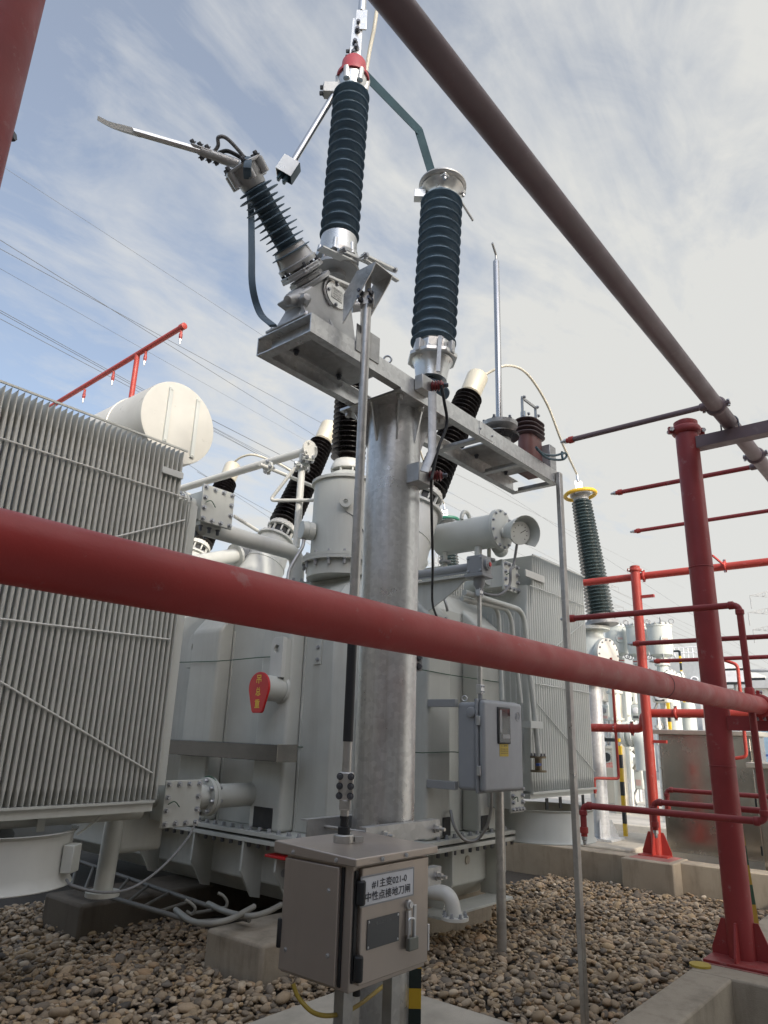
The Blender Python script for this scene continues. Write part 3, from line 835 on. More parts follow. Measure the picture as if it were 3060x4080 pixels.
def thin_sheds(p, q, r_core, r_shed, n, parent, mat, alt):
    p, q = V(p), V(q); L = (q-p).length; pitch = L/n; prof = [(r_core, 0)]
    for i in range(n):
        R = r_shed if i % 2 == 0 else alt; z = (i+.35)*pitch
        prof += [(r_core, z), (r_core*1.06, z+pitch*.05), (R*.97, z+pitch*.10), (R, z+pitch*.15), (R, z+pitch*.23), (R*.97, z+pitch*.28), (r_core*1.06, z+pitch*.42), (r_core, z+pitch*.50)]
    prof.append((r_core, L))
    return MB().lathe(p, q-p, prof, 48).build('insulator_body', mat, parent, smooth=40)

# --- V disconnector
dz = FZ1+.0095
dk = thing('earthing_switch', (2.30, YC, dz), 'open grey V shaped earthing switch with two ribbed insulators on the left of the frame', 'switch')
CA, AL = M['cast_alu'], M['alu_bright']
b0 = A(1330, 1215)
bx = b0.x
def AY(x, y, off): return P(x, y, Y=YC+off)
hp_ = [AY(x, y, -.085) for x, y in ((1188, 1256), (1226, 1196), (1188, 1166), (1296, 1100), (1320, 1102), (1394, 1142), (1434, 1256))]
hp_[0].z = hp_[-1].z = dz+.0145
MB().prism(hp_, (0, .17, 0)).build('base_casting', CA, dk, bevel=.016, seg=3)
hx0, hx1 = hp_[0].x, hp_[-1].x
MB().box((hx0-.01, YC-.14, dz), (hx1+.03, YC+.14, dz+.014)).build('foot', CA, dk, bevel=.004)
for x_ in (hx0+.02, (hx0+hx1)/2, hx1-.02):
    MB().prism([V(x_-.008, YC-.086, dz+.0145), V(x_-.008, YC-.130, dz+.0145), V(x_-.008, YC-.086, dz+.11)], (.016, 0, 0)).build('cast_web', CA, dk, smooth=0)
bolts_on(dk, [(x_, YC+k_, dz+.014) for x_ in (hx0+.02, hx0+.10, hx1-.05, hx1+.01) for k_ in (-.118, .118)], (0, 0, 1), .013, .02, M['bolt'])
n0, n1 = AY(1215, 1186, -.03), AY(1143, 1197, -.06)
nd = (n1-n0).normalized(); nl_ = (n1-n0).length
MB().lathe(n0, nd, [(.050, -.03), (.046, nl_*.35), (.032, nl_*.6), (.031, nl_*.85), (.022, nl_*.97), (.001, nl_)], 28).build('bearing_nose', CA, dk)
MB().lathe(AY(1210, 1200, -.085), V(-.4, -1, 0), [(.030, -.02), (.028, .03), (.018, .045), (.001, .047)], 22).build('bearing_nose', CA, dk)
n0 = AY(1415, 1222, -.05)
MB().lathe(n0, V(.7, -.6, .25), [(.030, -.02), (.028, .06), (.020, .075), (.001, .08)], 24).build('bearing_nose', CA, dk)
cvc = AY(1335, 1176, -.0855)
MB().prism([cvc+V(math.cos(t_)*(.072 if math.cos(t_) < 0 else .095), 0, math.sin(t_)*.072) for t_ in np.linspace(0, 2*math.pi, 32, endpoint=False)], (0, -.010, 0)).build('cover_plate', AL, dk, bevel=.002)
MB().tube([cvc+V(math.cos(t_)*.082-.004, -.006, math.sin(t_)*.082) for t_ in np.linspace(1.2, 4.4, 18)], .006, 8).build('cover_rim', CA, dk)
q_ = AY(1343, 1174, -.096)
pl = MB().box((q_.x-.040, q_.y-.0025, q_.z-.032), (q_.x+.040, q_.y, q_.z+.032)).build('name_plate', M['plate_alu'], dk)
for i, (s_, h_, w_) in enumerate((('高压隔离开关', .012, .062), ('型号 126', .009, .05), ('额定电流 630 A', .009, .06), ('出厂编号', .009, .055))):
    letters(s_, (q_.x, q_.y-.0025, q_.z+.021-i*.0145), (1, 0, 0), (0, 0, 1), h_, M['dark_letter'], pl, width=w_, off=.0008)
bolts_on(dk, [cvc+V(-.058, -.010, 0), cvc+V(.0, -.010, .06), cvc+V(.0, -.010, -.06)], (0, -1, 0), .008, .008, M['bolt'])
MB().bar(AY(1300, 1102, -.10), AY(1392, 1140, -.10), .03, .018, up=(0, 0, 1)).build('top_bar', AL, dk, bevel=.004)
# left leaning insulator
L0, L1 = A(1231, 1134), A(983, 690)
la = (L1-L0).normalized(); LL = (L1-L0).length
def LP(f): return L0+la*LL*f
m_ = [(LP(-.01), .125, .018), (LP(.035), .095, .016), (LP(.055), .085, .012)]
for i, (p, r, h) in enumerate(m_):
    MB().lathe(p, la, [(r, 0), (r, h), (r*.96, h+.003)], 8 if i == 1 else 32).build('flange', CA, dk)
MB().cyl(LP(-.02), LP(.21), .058, n=28).build('bearing_shaft', GD, dk)
MB().lathe(LP(.095), la, [(.120, 0), (.120, .016)], 8).build('flange', CA, dk, bevel=.003)
fl = MB().lathe(LP(.118), la, [(.118, 0), (.118, .018)], 8).build('flange', CA, dk, bevel=.003)
bolts_on(dk, [LP(.13)+(V(0, 1, 0)*math.cos(a)+la.cross(V(0, 1, 0))*math.sin(a))*.100 for a in np.linspace(.4, 2*math.pi+.4, 6, endpoint=False)], la, .011, .03, M['dark_bolt'])
MB().lathe(LP(.17), la, [(.105, 0), (.108, .022), (.098, .028), (.092, .05), (.086, .085), (.080, .105), (.070, .11)], 36).build('end_fitting', CA, dk)
for a in (math.radians(200), math.radians(300), math.radians(60)):
    d = (V(0, 1, 0)*math.cos(a)+la.cross(V(0, 1, 0))*math.sin(a))
    MB().cyl(LP(.175)+d*.088, LP(.175)+la*.07+d*.084, .016, .010, n=14).build('cast_rib', CA, dk)
thin_sheds(LP(.275), LP(.885), .054, .108, 12, dk, M['silicone_blue'], .090)
MB().lathe(LP(.88), la, [(.062, 0), (.066, .03), (.078, .055), (.080, .095), (.05, .10)], 32).build('end_fitting', CA, dk)
MB().prism(circ(LP(.88)+la*.095, V(0, 1, 0), la.cross(V(0, 1, 0)), .105, 6, .3), la*.016).build('terminal_plate', CA, dk, bevel=.004)
for a in (.3, 1.35, 2.4, 3.45, 4.5, 5.55):
    d = (V(0, 1, 0)*math.cos(a)+la.cross(V(0, 1, 0))*math.sin(a))
    MB().cyl(LP(.88)+la*.03+d*.088, LP(.88)+la*.10+d*.088, .020, .022, n=14).build('cast_rib', CA, dk)
    MB().bolt(LP(.88)+la*.111+d*.088, la, .012, .018).build('bolt', M['dark_bolt'], dk)
T1 = LP(1.0)+la*.0
# blade arm swung out
tipd = P(440, 498, D=(T1-EYE).dot(CF)-.12)
bd = (tipd-T1).normalized()
bl = (tipd-T1).length
ba = T1+la*.035
MB().cyl(ba+bd*.02, ba+bd*.20, .024, n=24).build('blade_stub', CA, dk)
MB().obox(ba+bd*.18, bd*.05, la*.030, bd.cross(la)*.028).build('blade_clamp', CA, dk, bevel=.004)
bolts_on(dk, [ba+bd*(.15+.035*i)+la*.03 for i in range(3)], la, .011, .016, M['dark_bolt'])
bolts_on(dk, [ba+bd*(.15+.035*i)-la*.03 for i in range(3)], -la, .011, .016, M['dark_bolt'])
sd = bd.cross(la).normalized()
bd2 = (tipd-(ba+bd*.2)).normalized()
MB().rings([[p+sd*a*.021+la*b*.021 for a, b in ((1, .3), (.6, 1), (-.6, 1), (-1, .3), (-1, -.4), (-.5, -1), (.5, -1), (1, -.4))] for p in (ba+bd*.2, ba+bd*.2+bd2*(bl-.34))]).build('blade_tube', AL, dk)
e0 = ba+bd*.2+bd2*(bl-.34)
tw = bd2.cross(CF).normalized()
if tw.z < 0: tw = -tw
MB().rings([[p+tw*a*w+CF*b*h for a, b in ((1, 1), (-1, 1), (-1, -1), (1, -1))] for p, w, h in ((e0-bd2*.02, .013, .013), (e0+bd2*.06, .013, .010), (e0+bd2*.10, .012, .006), (e0+bd2*.13+tw*.003, .011, .004), (e0+bd2*.175+tw*.014, .010, .004))]).build('blade_tip', M['cream_paint'], dk)
# upright insulator
R0, R1 = A(1343, 1052), A(1402, 362)
ra = (R1-R0).normalized(); RL = (R1-R0).length
def RP(f): return R0+ra*RL*f
def RF(y):
    lo, hi = -.3, 1.6
    for _ in range(40):
        mdl = (lo+hi)/2; q = RP(mdl)-EYE
        yy = FH/2-q.dot(CU)/q.dot(CF)*FPX
        lo, hi = (mdl, hi) if yy > y else (lo, mdl)
    return RP(lo)
MB().lathe(RF(1110), ra, [(.055, 0), (.055, .05)], 28).build('bearing_shaft', GD, dk)
MB().lathe(RF(1092), ra, [(.128, 0), (.128, .020), (.124, .024)], 36).build('flange', CA, dk)
MB().cyl(RF(1080), RF(1030), .050, n=28).build('bearing_shaft', GD, dk)
MB().lathe(RF(1045), ra, [(.118, 0), (.120, .022), (.112, .026), (.110, .05), (.104, .055), (.100, .145), (.094, .15)], 40).build('end_fitting', AL, dk)
for a in (math.radians(215), math.radians(270), math.radians(150), math.radians(20)):
    d = Vector((math.cos(a), math.sin(a), 0))
    MB().cyl(RF(1043)+d*.108, RF(1043)+d*.102+ra*.075, .016, .012, n=14).build('cast_rib', AL, dk)
bolts_on(dk, [RF(1043)+V(math.cos(a), math.sin(a), 0)*.10 for a in np.linspace(0, 2*math.pi, 8, endpoint=False)], -ra, .010, .03, M['bolt'])
MB().cyl(RF(975), RF(945), .078, n=32).build('insulator_core', M['silicone_core'], dk)
sheds(RF(955), RF(362), .070, .110, 15, dk, M['silicone_blue'], under=.42)
t0 = RF(372)
MB().lathe(t0, ra, [(.066, 0), (.072, .03), (.086, .07), (.088, .10), (.07, .105)], 36).build('end_fitting', AL, dk)
for a in np.linspace(.3, 2*math.pi+.3, 6, endpoint=False):
    d = Vector((math.cos(a), math.sin(a), 0))
    MB().cyl(t0+ra*.035+d*.078, t0+ra*.115+d*.086, .020, .020, n=14).lathe(t0+ra*.115+d*.086, ra, [(.020, 0), (.012, .010), (.001, .012)], 14).build('cast_rib', CA, dk)
MB().lathe(t0+ra*.104, ra, [(.100, 0), (.100, .022), (.078, .030), (.074, .13), (.066, .145), (.048, .15)], 40).build('red_cap', plain('red_cap', (.36, .05, .06), .45), dk)
MB().lathe(t0+ra*.25, ra, [(.050, 0), (.048, .018), (.036, .034), (.030, .05)], 28).build('cap_top', AL, dk)
c0 = t0+ra*.285
cr_ = Vector((CR.x, CR.y, 0)).normalized(); cf_ = Vector((-cr_.y, cr_.x, 0))
tm = MB().obox(c0+ra*.17+cr_*.0, cr_*.034, cf_*.006, ra*.17).build('terminal_blade', AL, dk, bevel=.002)
MB().obox(c0+ra*.315+cr_*.022-cf_*.012, cr_*.036, cf_*.005, ra*.085).build('lug_plate', AL, tm, bevel=.002)
bolts_on(dk, [c0+ra*h-cf_*.008+cr_*s for h, s in ((.03, -.008), (.075, .006), (.12, -.004), (.225, .004), (.285, .006))], -cf_, .013, .022, M['dark_bolt'])
bolts_on(dk, [c0+ra*.06-cr_*.033, c0+ra*.015-cr_*.033], -cr_, .012, .02, M['dark_bolt'])
lg = c0+ra*.40+cr_*.02
MB().lathe(lg, ra, [(.022, 0), (.025, .02), (.025, .15), (.019, .17)], 20).build('cable_lug', M['zinc'], dk)
lp = [lg+ra*.16, lg+ra*.24+cr_*.004, lg+ra*.31+cr_*.03, lg+ra*.30+cr_*.065, lg+ra*.18+cr_*.095, lg-ra*.05+cr_*.085+cf_*.04, lg-ra*.35+cr_*.05+cf_*.10, RF(640)+cf_*.14+cr_*.03, RF(1000)+cf_*.13+cr_*.07, RF(1080)+cf_*.10+cr_*.07]
o = MB().tube(spline(lp, 12), .0125, 14).build('flexible_cable', M['cable_cream'])
tag(o, 'cream cable looping over the very top of the tall switch insulator', 'cable')
# contact arm and its box
c1 = A(1308, 432); ca_ = P(1165, 650, D=(c1-EYE).dot(CF)-.05); cd = (ca_-c1).normalized()
MB().obox(t0+ra*.02-cr_*.115, cr_*.055, cf_*.03, ra*.040).build('arm_clamp', CA, dk, bevel=.004)
bolts_on(dk, [t0+ra*.042-cr_*.169, t0-ra*.005-cr_*.169], -cr_, .014, .02, M['dark_bolt'])
MB().cyl(t0-cr_*.10, ca_, .019, n=24).build('contact_arm', M['silver_pipe'], dk)
cs = cd.cross(CF).normalized(); cn = cd.cross(cs).normalized()
bc = ca_+cd*.045
for s1, nm in ((1, 'a'), (-1, 'b')):
    MB().obox(bc+cn*.042*s1, cd*.048, cs*.048, cn*.002).build('shield_plate', AL if nm == 'a' else M['teal_strip'], dk)
MB().obox(bc+cs*.049, cd*.048, cs*.002, cn*.040).build('shield_plate', M['teal_strip'], dk)
MB().obox(bc-cs*.049, cd*.048, cs*.002, cn*.040).build('shield_plate', AL, dk)
MB().obox(bc-cd*.049, cd*.002, cs*.046, cn*.040).build('shield_plate', AL, dk)
for s1 in (-1, 1):
    MB().obox(bc+cd*.025+cs*.018*s1, cd*.060, cs*.008, cn*.018).build('contact_finger', M['teal_strip'], dk, bevel=.004)
# cranks between the two insulators
q0, q1 = RF(1062)-cf_*.13, RF(1062)-cf_*.13
hz = RF(1062).z
MB().bar(V(bx-.12, YC-.13, hz-.03), V(bx+.20, YC-.17, hz+.02), .018, .018).build('link_rod', AL, dk, bevel=.003)
MB().bar(V(bx+.02, YC-.17, hz+.005), V(bx+.26, YC-.20, hz+.035), .030, .016).build('link_fork', AL, dk, bevel=.003)
MB().bar(V(bx+.02, YC-.17, hz-.02), V(bx+.30, YC-.19, hz-.005), .026, .012).build('link_fork', AL, dk, bevel=.003)
MB().bar(V(bx-.22, YC-.10, hz-.07), V(bx+.02, YC-.12, hz-.03), .05, .008).build('crank_plate', AL, dk)
bolts_on(dk, [V(bx+.25, YC-.205, hz+.03), V(bx+.03, YC-.185, hz), V(bx-.1, YC-.15, hz-.03)], (0, -1, 0), .013, .014, M['bolt'])
# folded drive bracket
YW = FY0-.002
xl, xr = P(1365, 1289, Y=YW).x, P(1434, 1338, Y=YW).x
def YZ(pts, X): return [P(x, y, X=X) for x, y in pts]
wl_ = YZ(((1365, 1289), (1369, 1174), (1421, 1081), (1497, 1042), (1484, 1075)), xl)
MB().prism(wl_, (.005, 0, 0)).build('drive_bracket_wing', GV, dk, smooth=0)
wr_ = [p+V(xr-xl, 0, 0) for p in wl_]
MB().prism(wr_, (.005, 0, 0)).build('drive_bracket_wing', GV, dk, smooth=0)
tf = wl_[3]; tb = wl_[2]
MB().prism([V(xl+.0055, tf.y, tf.z), V(xr-.0005, tf.y, tf.z), V(xr-.0005, tb.y, tb.z+.002), V(xl+.0055, tb.y, tb.z+.002)], (0, 0, -.006)).build('drive_bracket_top', GV, dk, smooth=0)
MB().box((bx-.02, FY0-.006, dz-.06), (bx+.16, FY0-.0015, dz+.09)).build('side_plate', GD, dk)

# --- braided strap from the left insulator to the frame
sp_ = [T1+la*.03-sd*.03, T1+la*.075+cr_*.05, P(985, 690, D=(T1-EYE).dot(CF)-.12), P(1000, 830, D=3.92), P(1003, 1000, D=3.80), P(1006, 1140, D=3.68), P(1035, 1245, D=3.62), P(1088, 1298, Y=FY0+.12)]
pp = spline(sp_, 10)
def ribbon(pts, w, h, side):
    out = []
    for i, p in enumerate(pts):
        t_ = (pts[min(i+1, len(pts)-1)]-pts[max(i-1, 0)]).normalized(); s_ = (V(side)-t_*t_.dot(V(side))).normalized(); n_ = t_.cross(s_)
        out.append([p+s_*a*w/2+n_*b*h/2 for a, b in ((1, .5), (.8, 1), (-.8, 1), (-1, .5), (-1, -.5), (-.8, -1), (.8, -1), (1, -.5))])
    return MB().rings(out)
o = ribbon(pp, .036, .012, CR).build('earth_strap', M['silicone_core'])
tag(o, 'dark flat strap hanging from the leaning insulator down to the frame', 'strap')
sp_ = [ba+bd*.13+la*.02, ba+bd*.08+la*.07, ba+bd*.05+la*.12, ba-bd*.0+la*.13, ba-bd*.04+la*.05, ba-bd*.04-la*.03]
o = MB().tube(spline(sp_, 8), .009, 10).build('jumper_cable', M['cable_grey'])
tag(o, 'short grey jumper looping over the head of the leaning insulator', 'cable')
sp_ = [ba+bd*.10+la*.03+sd*.01, ba+bd*.04+la*.06+sd*.03, ba-bd*.03+la*.045+sd*.02]
o = MB().tube(spline(sp_, 8), .010, 10).build('jumper_cable', M['black_rubber'])
tag(o, 'black taped jumper at the root of the left switch blade', 'cable')

# --- surge arrester
ar = thing('surge_arrester', A(1728, 1590), 'fat dark ribbed arrester with a flanged silver cap on the middle of the frame', 'arrester')
a0, a1 = A(1722, 1440), A(1764, 735); aa = (a1-a0).normalized()
def AF(y):
    lo, hi = -.5, 1.5
    for _ in range(40):
        k_ = (lo+hi)/2; q = a0+(a1-a0)*k_-EYE; yy = FH/2-q.dot(CU)/q.dot(CF)*FPX
        lo, hi = (k_, hi) if yy > y else (lo, k_)
    return a0+(a1-a0)*lo
MB().cyl((AF(1600).x, YC, FZ1+.0095), AF(1530), .07, n=28).build('insulating_base', M['silicone_core'], ar)
MB().lathe(AF(1575), aa, [(.07, 0), (.118, .012), (.120, .022), (.07, .05)], 36).build('base_shed', M['silicone_core'], ar)
MB().lathe(AF(1498), aa, [(.098, -.04), (.100, 0), (.108, .05), (.118, .085), (.13, .10)], 36).build('base_flange', AL, ar)
sq = lambda c, r, n0: circ(c, V(1, 0, 0), V(0, 1, 0), r, 8, n0)
bf = AF(1440)
o8 = [bf+V(x, y, 0) for x, y in ((.15, .06), (.06, .15), (-.06, .15), (-.15, .06), (-.15, -.06), (-.06, -.15), (.06, -.15), (.15, -.06))]
MB().prism(o8, aa*.032).build('base_flange', AL, ar, bevel=.006)
o8 = [bf+aa*.032+V(x, y, 0) for x, y in ((.125, .05), (.05, .125), (-.05, .125), (-.125, .05), (-.125, -.05), (-.05, -.125), (.05, -.125), (.125, -.05))]
MB().prism(o8, aa*.075).build('base_flange', AL, ar, bevel=.008)
MB().lathe(bf+aa*.107, aa, [(.105, 0), (.100, .05)], 36).build('base_neck', AL, ar)
for x, y in ((.15, .0), (0, .15), (-.15, 0), (0, -.15)):
    MB().obox(bf+aa*.05+V(x, y, 0)*.95, V(.018, 0, 0), V(0, .018, 0), aa*.045).build('cast_lug', CA, ar, bevel=.006)
pd_ = Vector((-.7071, -.7071, 0)); pt_ = Vector((.7071, -.7071, 0))
pn = bf+aa*.072+pd_*.1255
MB().obox(pn, pt_*.046, pd_*.0015, V(0, 0, .034)).build('data_plate', M['plate_alu'], ar)
bolts_on(ar, [pn+pt_*.038+pd_*.0015+V(0, 0, .024), pn-pt_*.038+pd_*.0015-V(0, 0, .024)], pd_, .005, .004)
sheds(AF(1380), AF(790), .100, .146, 15, ar, M['silicone_blue'], under=.42)
tc_ = AF(806)
MB().lathe(tc_, aa, [(.092, 0), (.096, .03), (.105, .06), (.135, .085), (.15, .10)], 40).build('top_flange', AL, ar)
o6 = circ(tc_+aa*.10, V(1, 0, 0), V(0, 1, 0), .166, 4, math.radians(5))
MB().prism(circ(tc_+aa*.092, V(1, 0, 0), V(0, 1, 0), .172, 4, math.radians(42)), aa*.022).build('top_flange', AL, ar, bevel=.02, seg=3)
MB().lathe(tc_+aa*.118, aa, [(.150, 0), (.166, .014), (.167, .020), (.166, .026)], 48).build('cap_disc', M['galvanised_dark'], ar)
bolts_on(ar, [tc_+aa*.09+V(math.cos(a), math.sin(a), 0)*.148 for a in (math.radians(42+90*i) for i in range(4))], -aa, .011, .022, M['bolt'])
rg0 = tc_+aa*.02+cr_*.12
MB().obox(tc_+aa*.055-cr_*.155, cr_*.04, cf_*.03, aa*.035).build('terminal_lug', AL, ar, bevel=.003)
gp0 = P(1842, 838, Y=YC-.05); gp1 = P(1884, 878, Y=YC-.05)
MB().cyl(tc_+aa*.095+cr_*.09, gp1, .010, n=14).build('gap_rod', M['zinc'], ar)
# conductor strip from the switch to the arrester
s0, s1, s2, s3 = A(1420, 262), A(1668, 518), A(1716, 676), A(1752, 698)
m_ = MB()
for a, b in ((s0, s1), (s1, s2), (s2, s3)):
    m_.bar(a, b+(b-a).normalized()*.02, .007, .056, up=CF.cross((b-a).normalized()))
o = m_.build('conductor_strip', M['teal_strip'])
tag(o, 'bent dark teal conductor strip from the switch head to the arrester cap', 'conductor')
# --- gap rod stand
rs_ = A(1990, 1695)
gr = thing('gap_rod_stand', (rs_.x, YC, FZ1), 'upright silver rod with a bent tip on the cross frame', 'gap rod')
MB().cyl((rs_.x, YC, FZ1+.0095), (rs_.x, YC, rs_.z-.03), .075, .082, n=32).build('stand_base', GD, gr)
MB().lathe((rs_.x, YC, rs_.z-.12), (0, 0, 1), [(.06, 0), (.135, .02), (.137, .035), (.07, .06)], 40).build('stand_shed', M['porcelain'], gr)
MB().lathe((rs_.x, YC, rs_.z-.05), (0, 0, 1), [(.085, 0), (.10, .012), (.125, .03), (.128, .058), (.118, .062)], 40).build('flange', M['galvanised_dark'], gr)
bolts_on(gr, [(rs_.x+math.cos(a)*.11, YC+math.sin(a)*.11, rs_.z+.012) for a in np.linspace(.2, 6.48, 6, endpoint=False)], (0, 0, 1), .011, .02, M['dark_bolt'])
rt = P(1984, 1042, Y=YC)
MB().lathe((rs_.x, YC, rs_.z), (0, 0, 1), [(.0235, 0), (.0235, rt.z-rs_.z-.02), (.012, rt.z-rs_.z)], 28).build('rod', M['silver_pipe'], gr)
t_ = [V(rs_.x, YC, rt.z-.01), V(rs_.x, YC, rt.z+.045), P(1961, 968, Y=YC-.03)]
MB().tube(fillet(t_, .02), .009, 12).build('bent_tip', M['galvanised_dark'], gr)
# --- current transformer
ct0 = A(2122, 1745); ct0.x -= .045
ct = thing('current_transformer', (ct0.x, YC, FZ1), 'brown red ribbed current transformer at the right end of the frame', 'current transformer')
def racetrack(cx, z, L, r, n=10):
    out = []
    for s in (1, -1):
        for i in range(n+1):
            a = -math.pi/2+math.pi*i/n
            out.append(V(cx+s*(L+r*math.cos(a)), YC+s*r*math.sin(a), z))
    return out
MB().box((ct0.x-.11, YC-.08, FZ1+.0095), (ct0.x+.11, YC+.08, FZ1+.04)).build('foot', M['ct_body'], ct, bevel=.006)
zt_ = P(2122, 1690, Y=YC).z; zb_ = P(2122, 1756, Y=YC).z
MB().rings([racetrack(ct0.x, z, .050, r*.80) for z, r in ((FZ1+.04, .085), (FZ1+.06, .088), (zb_, .080))]).build('resin_body', M['ct_body'], ct)
rg = []
N = 4
for i in range(N):
    z = zb_+(zt_-zb_)*i/N; d_ = (zt_-zb_)/N
    rg += [(z, .078), (z+d_*.25, .105), (z+d_*.32, .113), (z+d_*.45, .115), (z+d_*.60, .112), (z+d_*.80, .084)]
MB().rings([racetrack(ct0.x, z, .050, r*.80) for z, r in rg]).build('ribbed_head', M['ct_head'], ct)
tp = zt_-.01
for sx in (-.09, .04):
    MB().box((ct0.x+sx-.008, YC-.02, tp), (ct0.x+sx+.008, YC+.02, tp+.06)).build('terminal_pad', AL, ct)
MB().bar((ct0.x-.14, YC-.02, tp+.0), (ct0.x-.14, YC-.02, tp+.145), .02, .008, up=(1, 0, 0)).build('busbar', GD, ct)
MB().bar((ct0.x-.148, YC-.02, tp+.15), (ct0.x+.075, YC-.02, tp+.15), .012, .02).build('busbar', GD, ct)
MB().bar((ct0.x+.070, YC-.02, tp+.06), (ct0.x+.070, YC-.02, tp+.145), .02, .008, up=(1, 0, 0)).build('busbar', GD, ct)
bolts_on(ct, [(ct0.x-.14, YC-.035, tp+.15), (ct0.x+.07, YC-.035, tp+.15), (ct0.x-.09, YC-.04, tp+.03), (ct0.x+.07, YC-.04, tp+.075)], (0, -1, 0), .010, .012)
tb_ = P(2188, 1790, Y=YC-.1)
MB().box((tb_.x-.05, YC-.13, FZ1+.02), (tb_.x+.05, YC-.02, tb_.z+.02)).build('terminal_box', GD, ct, bevel=.004)
for i_, pts in enumerate((((2135, 1782), (2165, 1808), (2205, 1815), (2235, 1808), (2240, 1800)), ((2140, 1790), (2175, 1822), (2215, 1832), (2245, 1830), (2258, 1815), (2250, 1805), (2240, 1812), (2242, 1830)))):
    o = MB().tube(spline([P(x, y, Y=FY0-.03-.02*k_/4) for k_, (x, y) in enumerate(pts)], 8), .0085, 10).build('control_cable', M['teal_strip'])
    tag(o, ('dark hose curling off the right end of the frame, upper one', 'dark hose curled in a loop at the right end of the frame')[i_], 'hose')

# --- insulated earth bar beside the post
eb = thing('earth_bar', P(1720, 1700, Y=2.06), 'flat steel bar on two small red insulators beside the post head', 'earth bar')
ib = [P(1700, 1535, Y=FY0-.04), P(1688, 1895, Y=2.14)]
MB().box((ib[0].x-.06, FY0-.055, ib[0].z-.045), (ib[0].x+.055, FY0-.001, ib[0].z+.045)).build('bracket_box', GD, eb, bevel=.004)
MB().box((ib[1].x-.075, 2.115, ib[1].z-.055), (ib[1].x+.06, 2.26, ib[1].z+.055)).build('bracket_box', GD, eb, bevel=.004)
for q, w in ((ib[0], FY0-.055), (ib[1], 2.115)):
    d_ = Vector((.45, -.89, 0)); b_ = V(q.x+.025, w, q.z)
    prof = [(.024, 0)]
    for i in range(4): prof += [(.022, .003+i*.016), (.031, .006+i*.016), (.031, .010+i*.016), (.022, .014+i*.016)]
    prof.append((.018, .07))
    MB().lathe(b_, d_, prof, 24).build('post_insulator', M['resin_red'], eb)
    MB().bolt(b_+d_*.07, d_, .012, .02).build('bolt', M['dark_bolt'], eb)
bp = [P(x, y, Y=2.03) for x, y in ((1722, 1560), (1722, 1800), (1690, 1880))]
m_ = MB()
for a, b in zip(bp, bp[1:]): m_.bar(a, b, .045, .007, up=CF.cross(CU))
ribbon([bp[0], bp[1]-V(0, 0, .0), bp[1]*.5+bp[2]*.5, bp[2]], .045, .008, CR).build('flat_bar', GD, eb)
MB().bar(AF(1385)-cf_*.14+cr_*.035, P(1745, 1480, Y=FY0-.02), .024, .006, up=CF).build('flat_bar', GD, eb)
cb = [P(1758, 1535, Y=1.98), P(1770, 1600, Y=1.98), P(1780, 1690, Y=2.0), P(1745, 1790, Y=2.02), P(1725, 1880, Y=2.03), P(1718, 1930, Y=2.04), P(1720, 2050, Y=2.3), P(1724, 2250, Y=2.6), P(1722, 2390, Y=2.95), P(1733, 2440, Y=3.12), P(1748, 2470, Y=3.22)]
o = MB().tube(spline(cb, 10), .0085, 10).build('earth_cable', M['cable_black'])
tag(o, 'thin black cable running down beside the post to the transformer tank', 'cable')

# ================================================================== CABINET AND DRIVE ROD
CX0, CX1, CY0, CY1, CZ0, CZ1 = 2.04, 2.475, 1.80, 2.14, .77, 1.172
SS, SD = M['stainless'], M['stainless']
cb = thing('control_cabinet', (2.25, 1.97, .1), 'brownish stainless control cabinet in front of the post with a white Chinese sign', 'cabinet')
MB().box((CX0+.004, CY0+.004, CZ0), (CX1, CY1, CZ1)).build('cabinet_body', SS, cb, bevel=.004)
lidp = [(CX0-.022, CY0-.03), (CX1+.035, CY0-.03), (CX1+.035, CY1+.05), (CX0-.022, CY1+.05)]
MB().hexa([(x, y, CZ1-.012) for x, y in lidp]+[(x, y, CZ1+.016+(y-CY0)*.035) for x, y in lidp]).build('lid', SS, cb, bevel=.004)
fd = MB().box((CX0+.035, CY0-.014, CZ0+.02), (CX1-.006, CY0+.003, CZ1-.022)).build('front_door', SS, cb, bevel=.004)
sdp = MB().box((CX0-.014, CY0+.055, CZ0+.012), (CX0+.003, CY1-.008, CZ1-.022)).build('side_door', SS, cb, bevel=.004)
MB().box((CX0-.001, CY0+.040, CZ0+.012), (CX0+.0035, CY0+.052, CZ1-.022)).build('door_seal', M['black_rubber'], cb)
for z in (1.075, .845):
    MB().lathe((CX0+.024, CY0-.020, z-.038), (0, 0, 1), [(.013, 0), (.016, .004), (.016, .034), (.0155, .038), (.016, .042), (.016, .072), (.013, .076)], 20).build('hinge', M['black_paint'], fd)
for z in (.90,):
    MB().lathe((CX0-.010, CY1-.003, z-.05), (0, 0, 1), [(.010, 0), (.012, .004), (.012, .09), (.010, .094)], 16).build('hinge', M['black_paint'], sdp)
MB().bar((CX0+.019, CY0+.0, CZ0+.03), (CX0+.019, CY0+.0, CZ1-.03), .008, .014).build('door_seal', M['black_rubber'], cb)
bolts_on(sdp, [(CX0-.014, CY0+.10, CZ0+.30), (CX0-.014, CY0+.09, CZ0+.10), (CX0-.014, CY1-.04, CZ0+.08)], (-1, 0, 0), .006, .004, M['zinc'])
bolts_on(cb, [(CX0+.12, CY0-.034, CZ1+.002), (CX0+.26, CY0-.034, CZ1+.002), (CX0-.024, CY0+.06, CZ1+.002), (CX0-.024, CY1-.06, CZ1+.002)], (-.3, -1, 0), .006, .004, M['zinc'])
YS = CY0-.015
s_ = [P(x, y, Y=YS) for x, y in ((1436, 3497), (1650, 3449), (1643, 3568), (1433, 3617))]
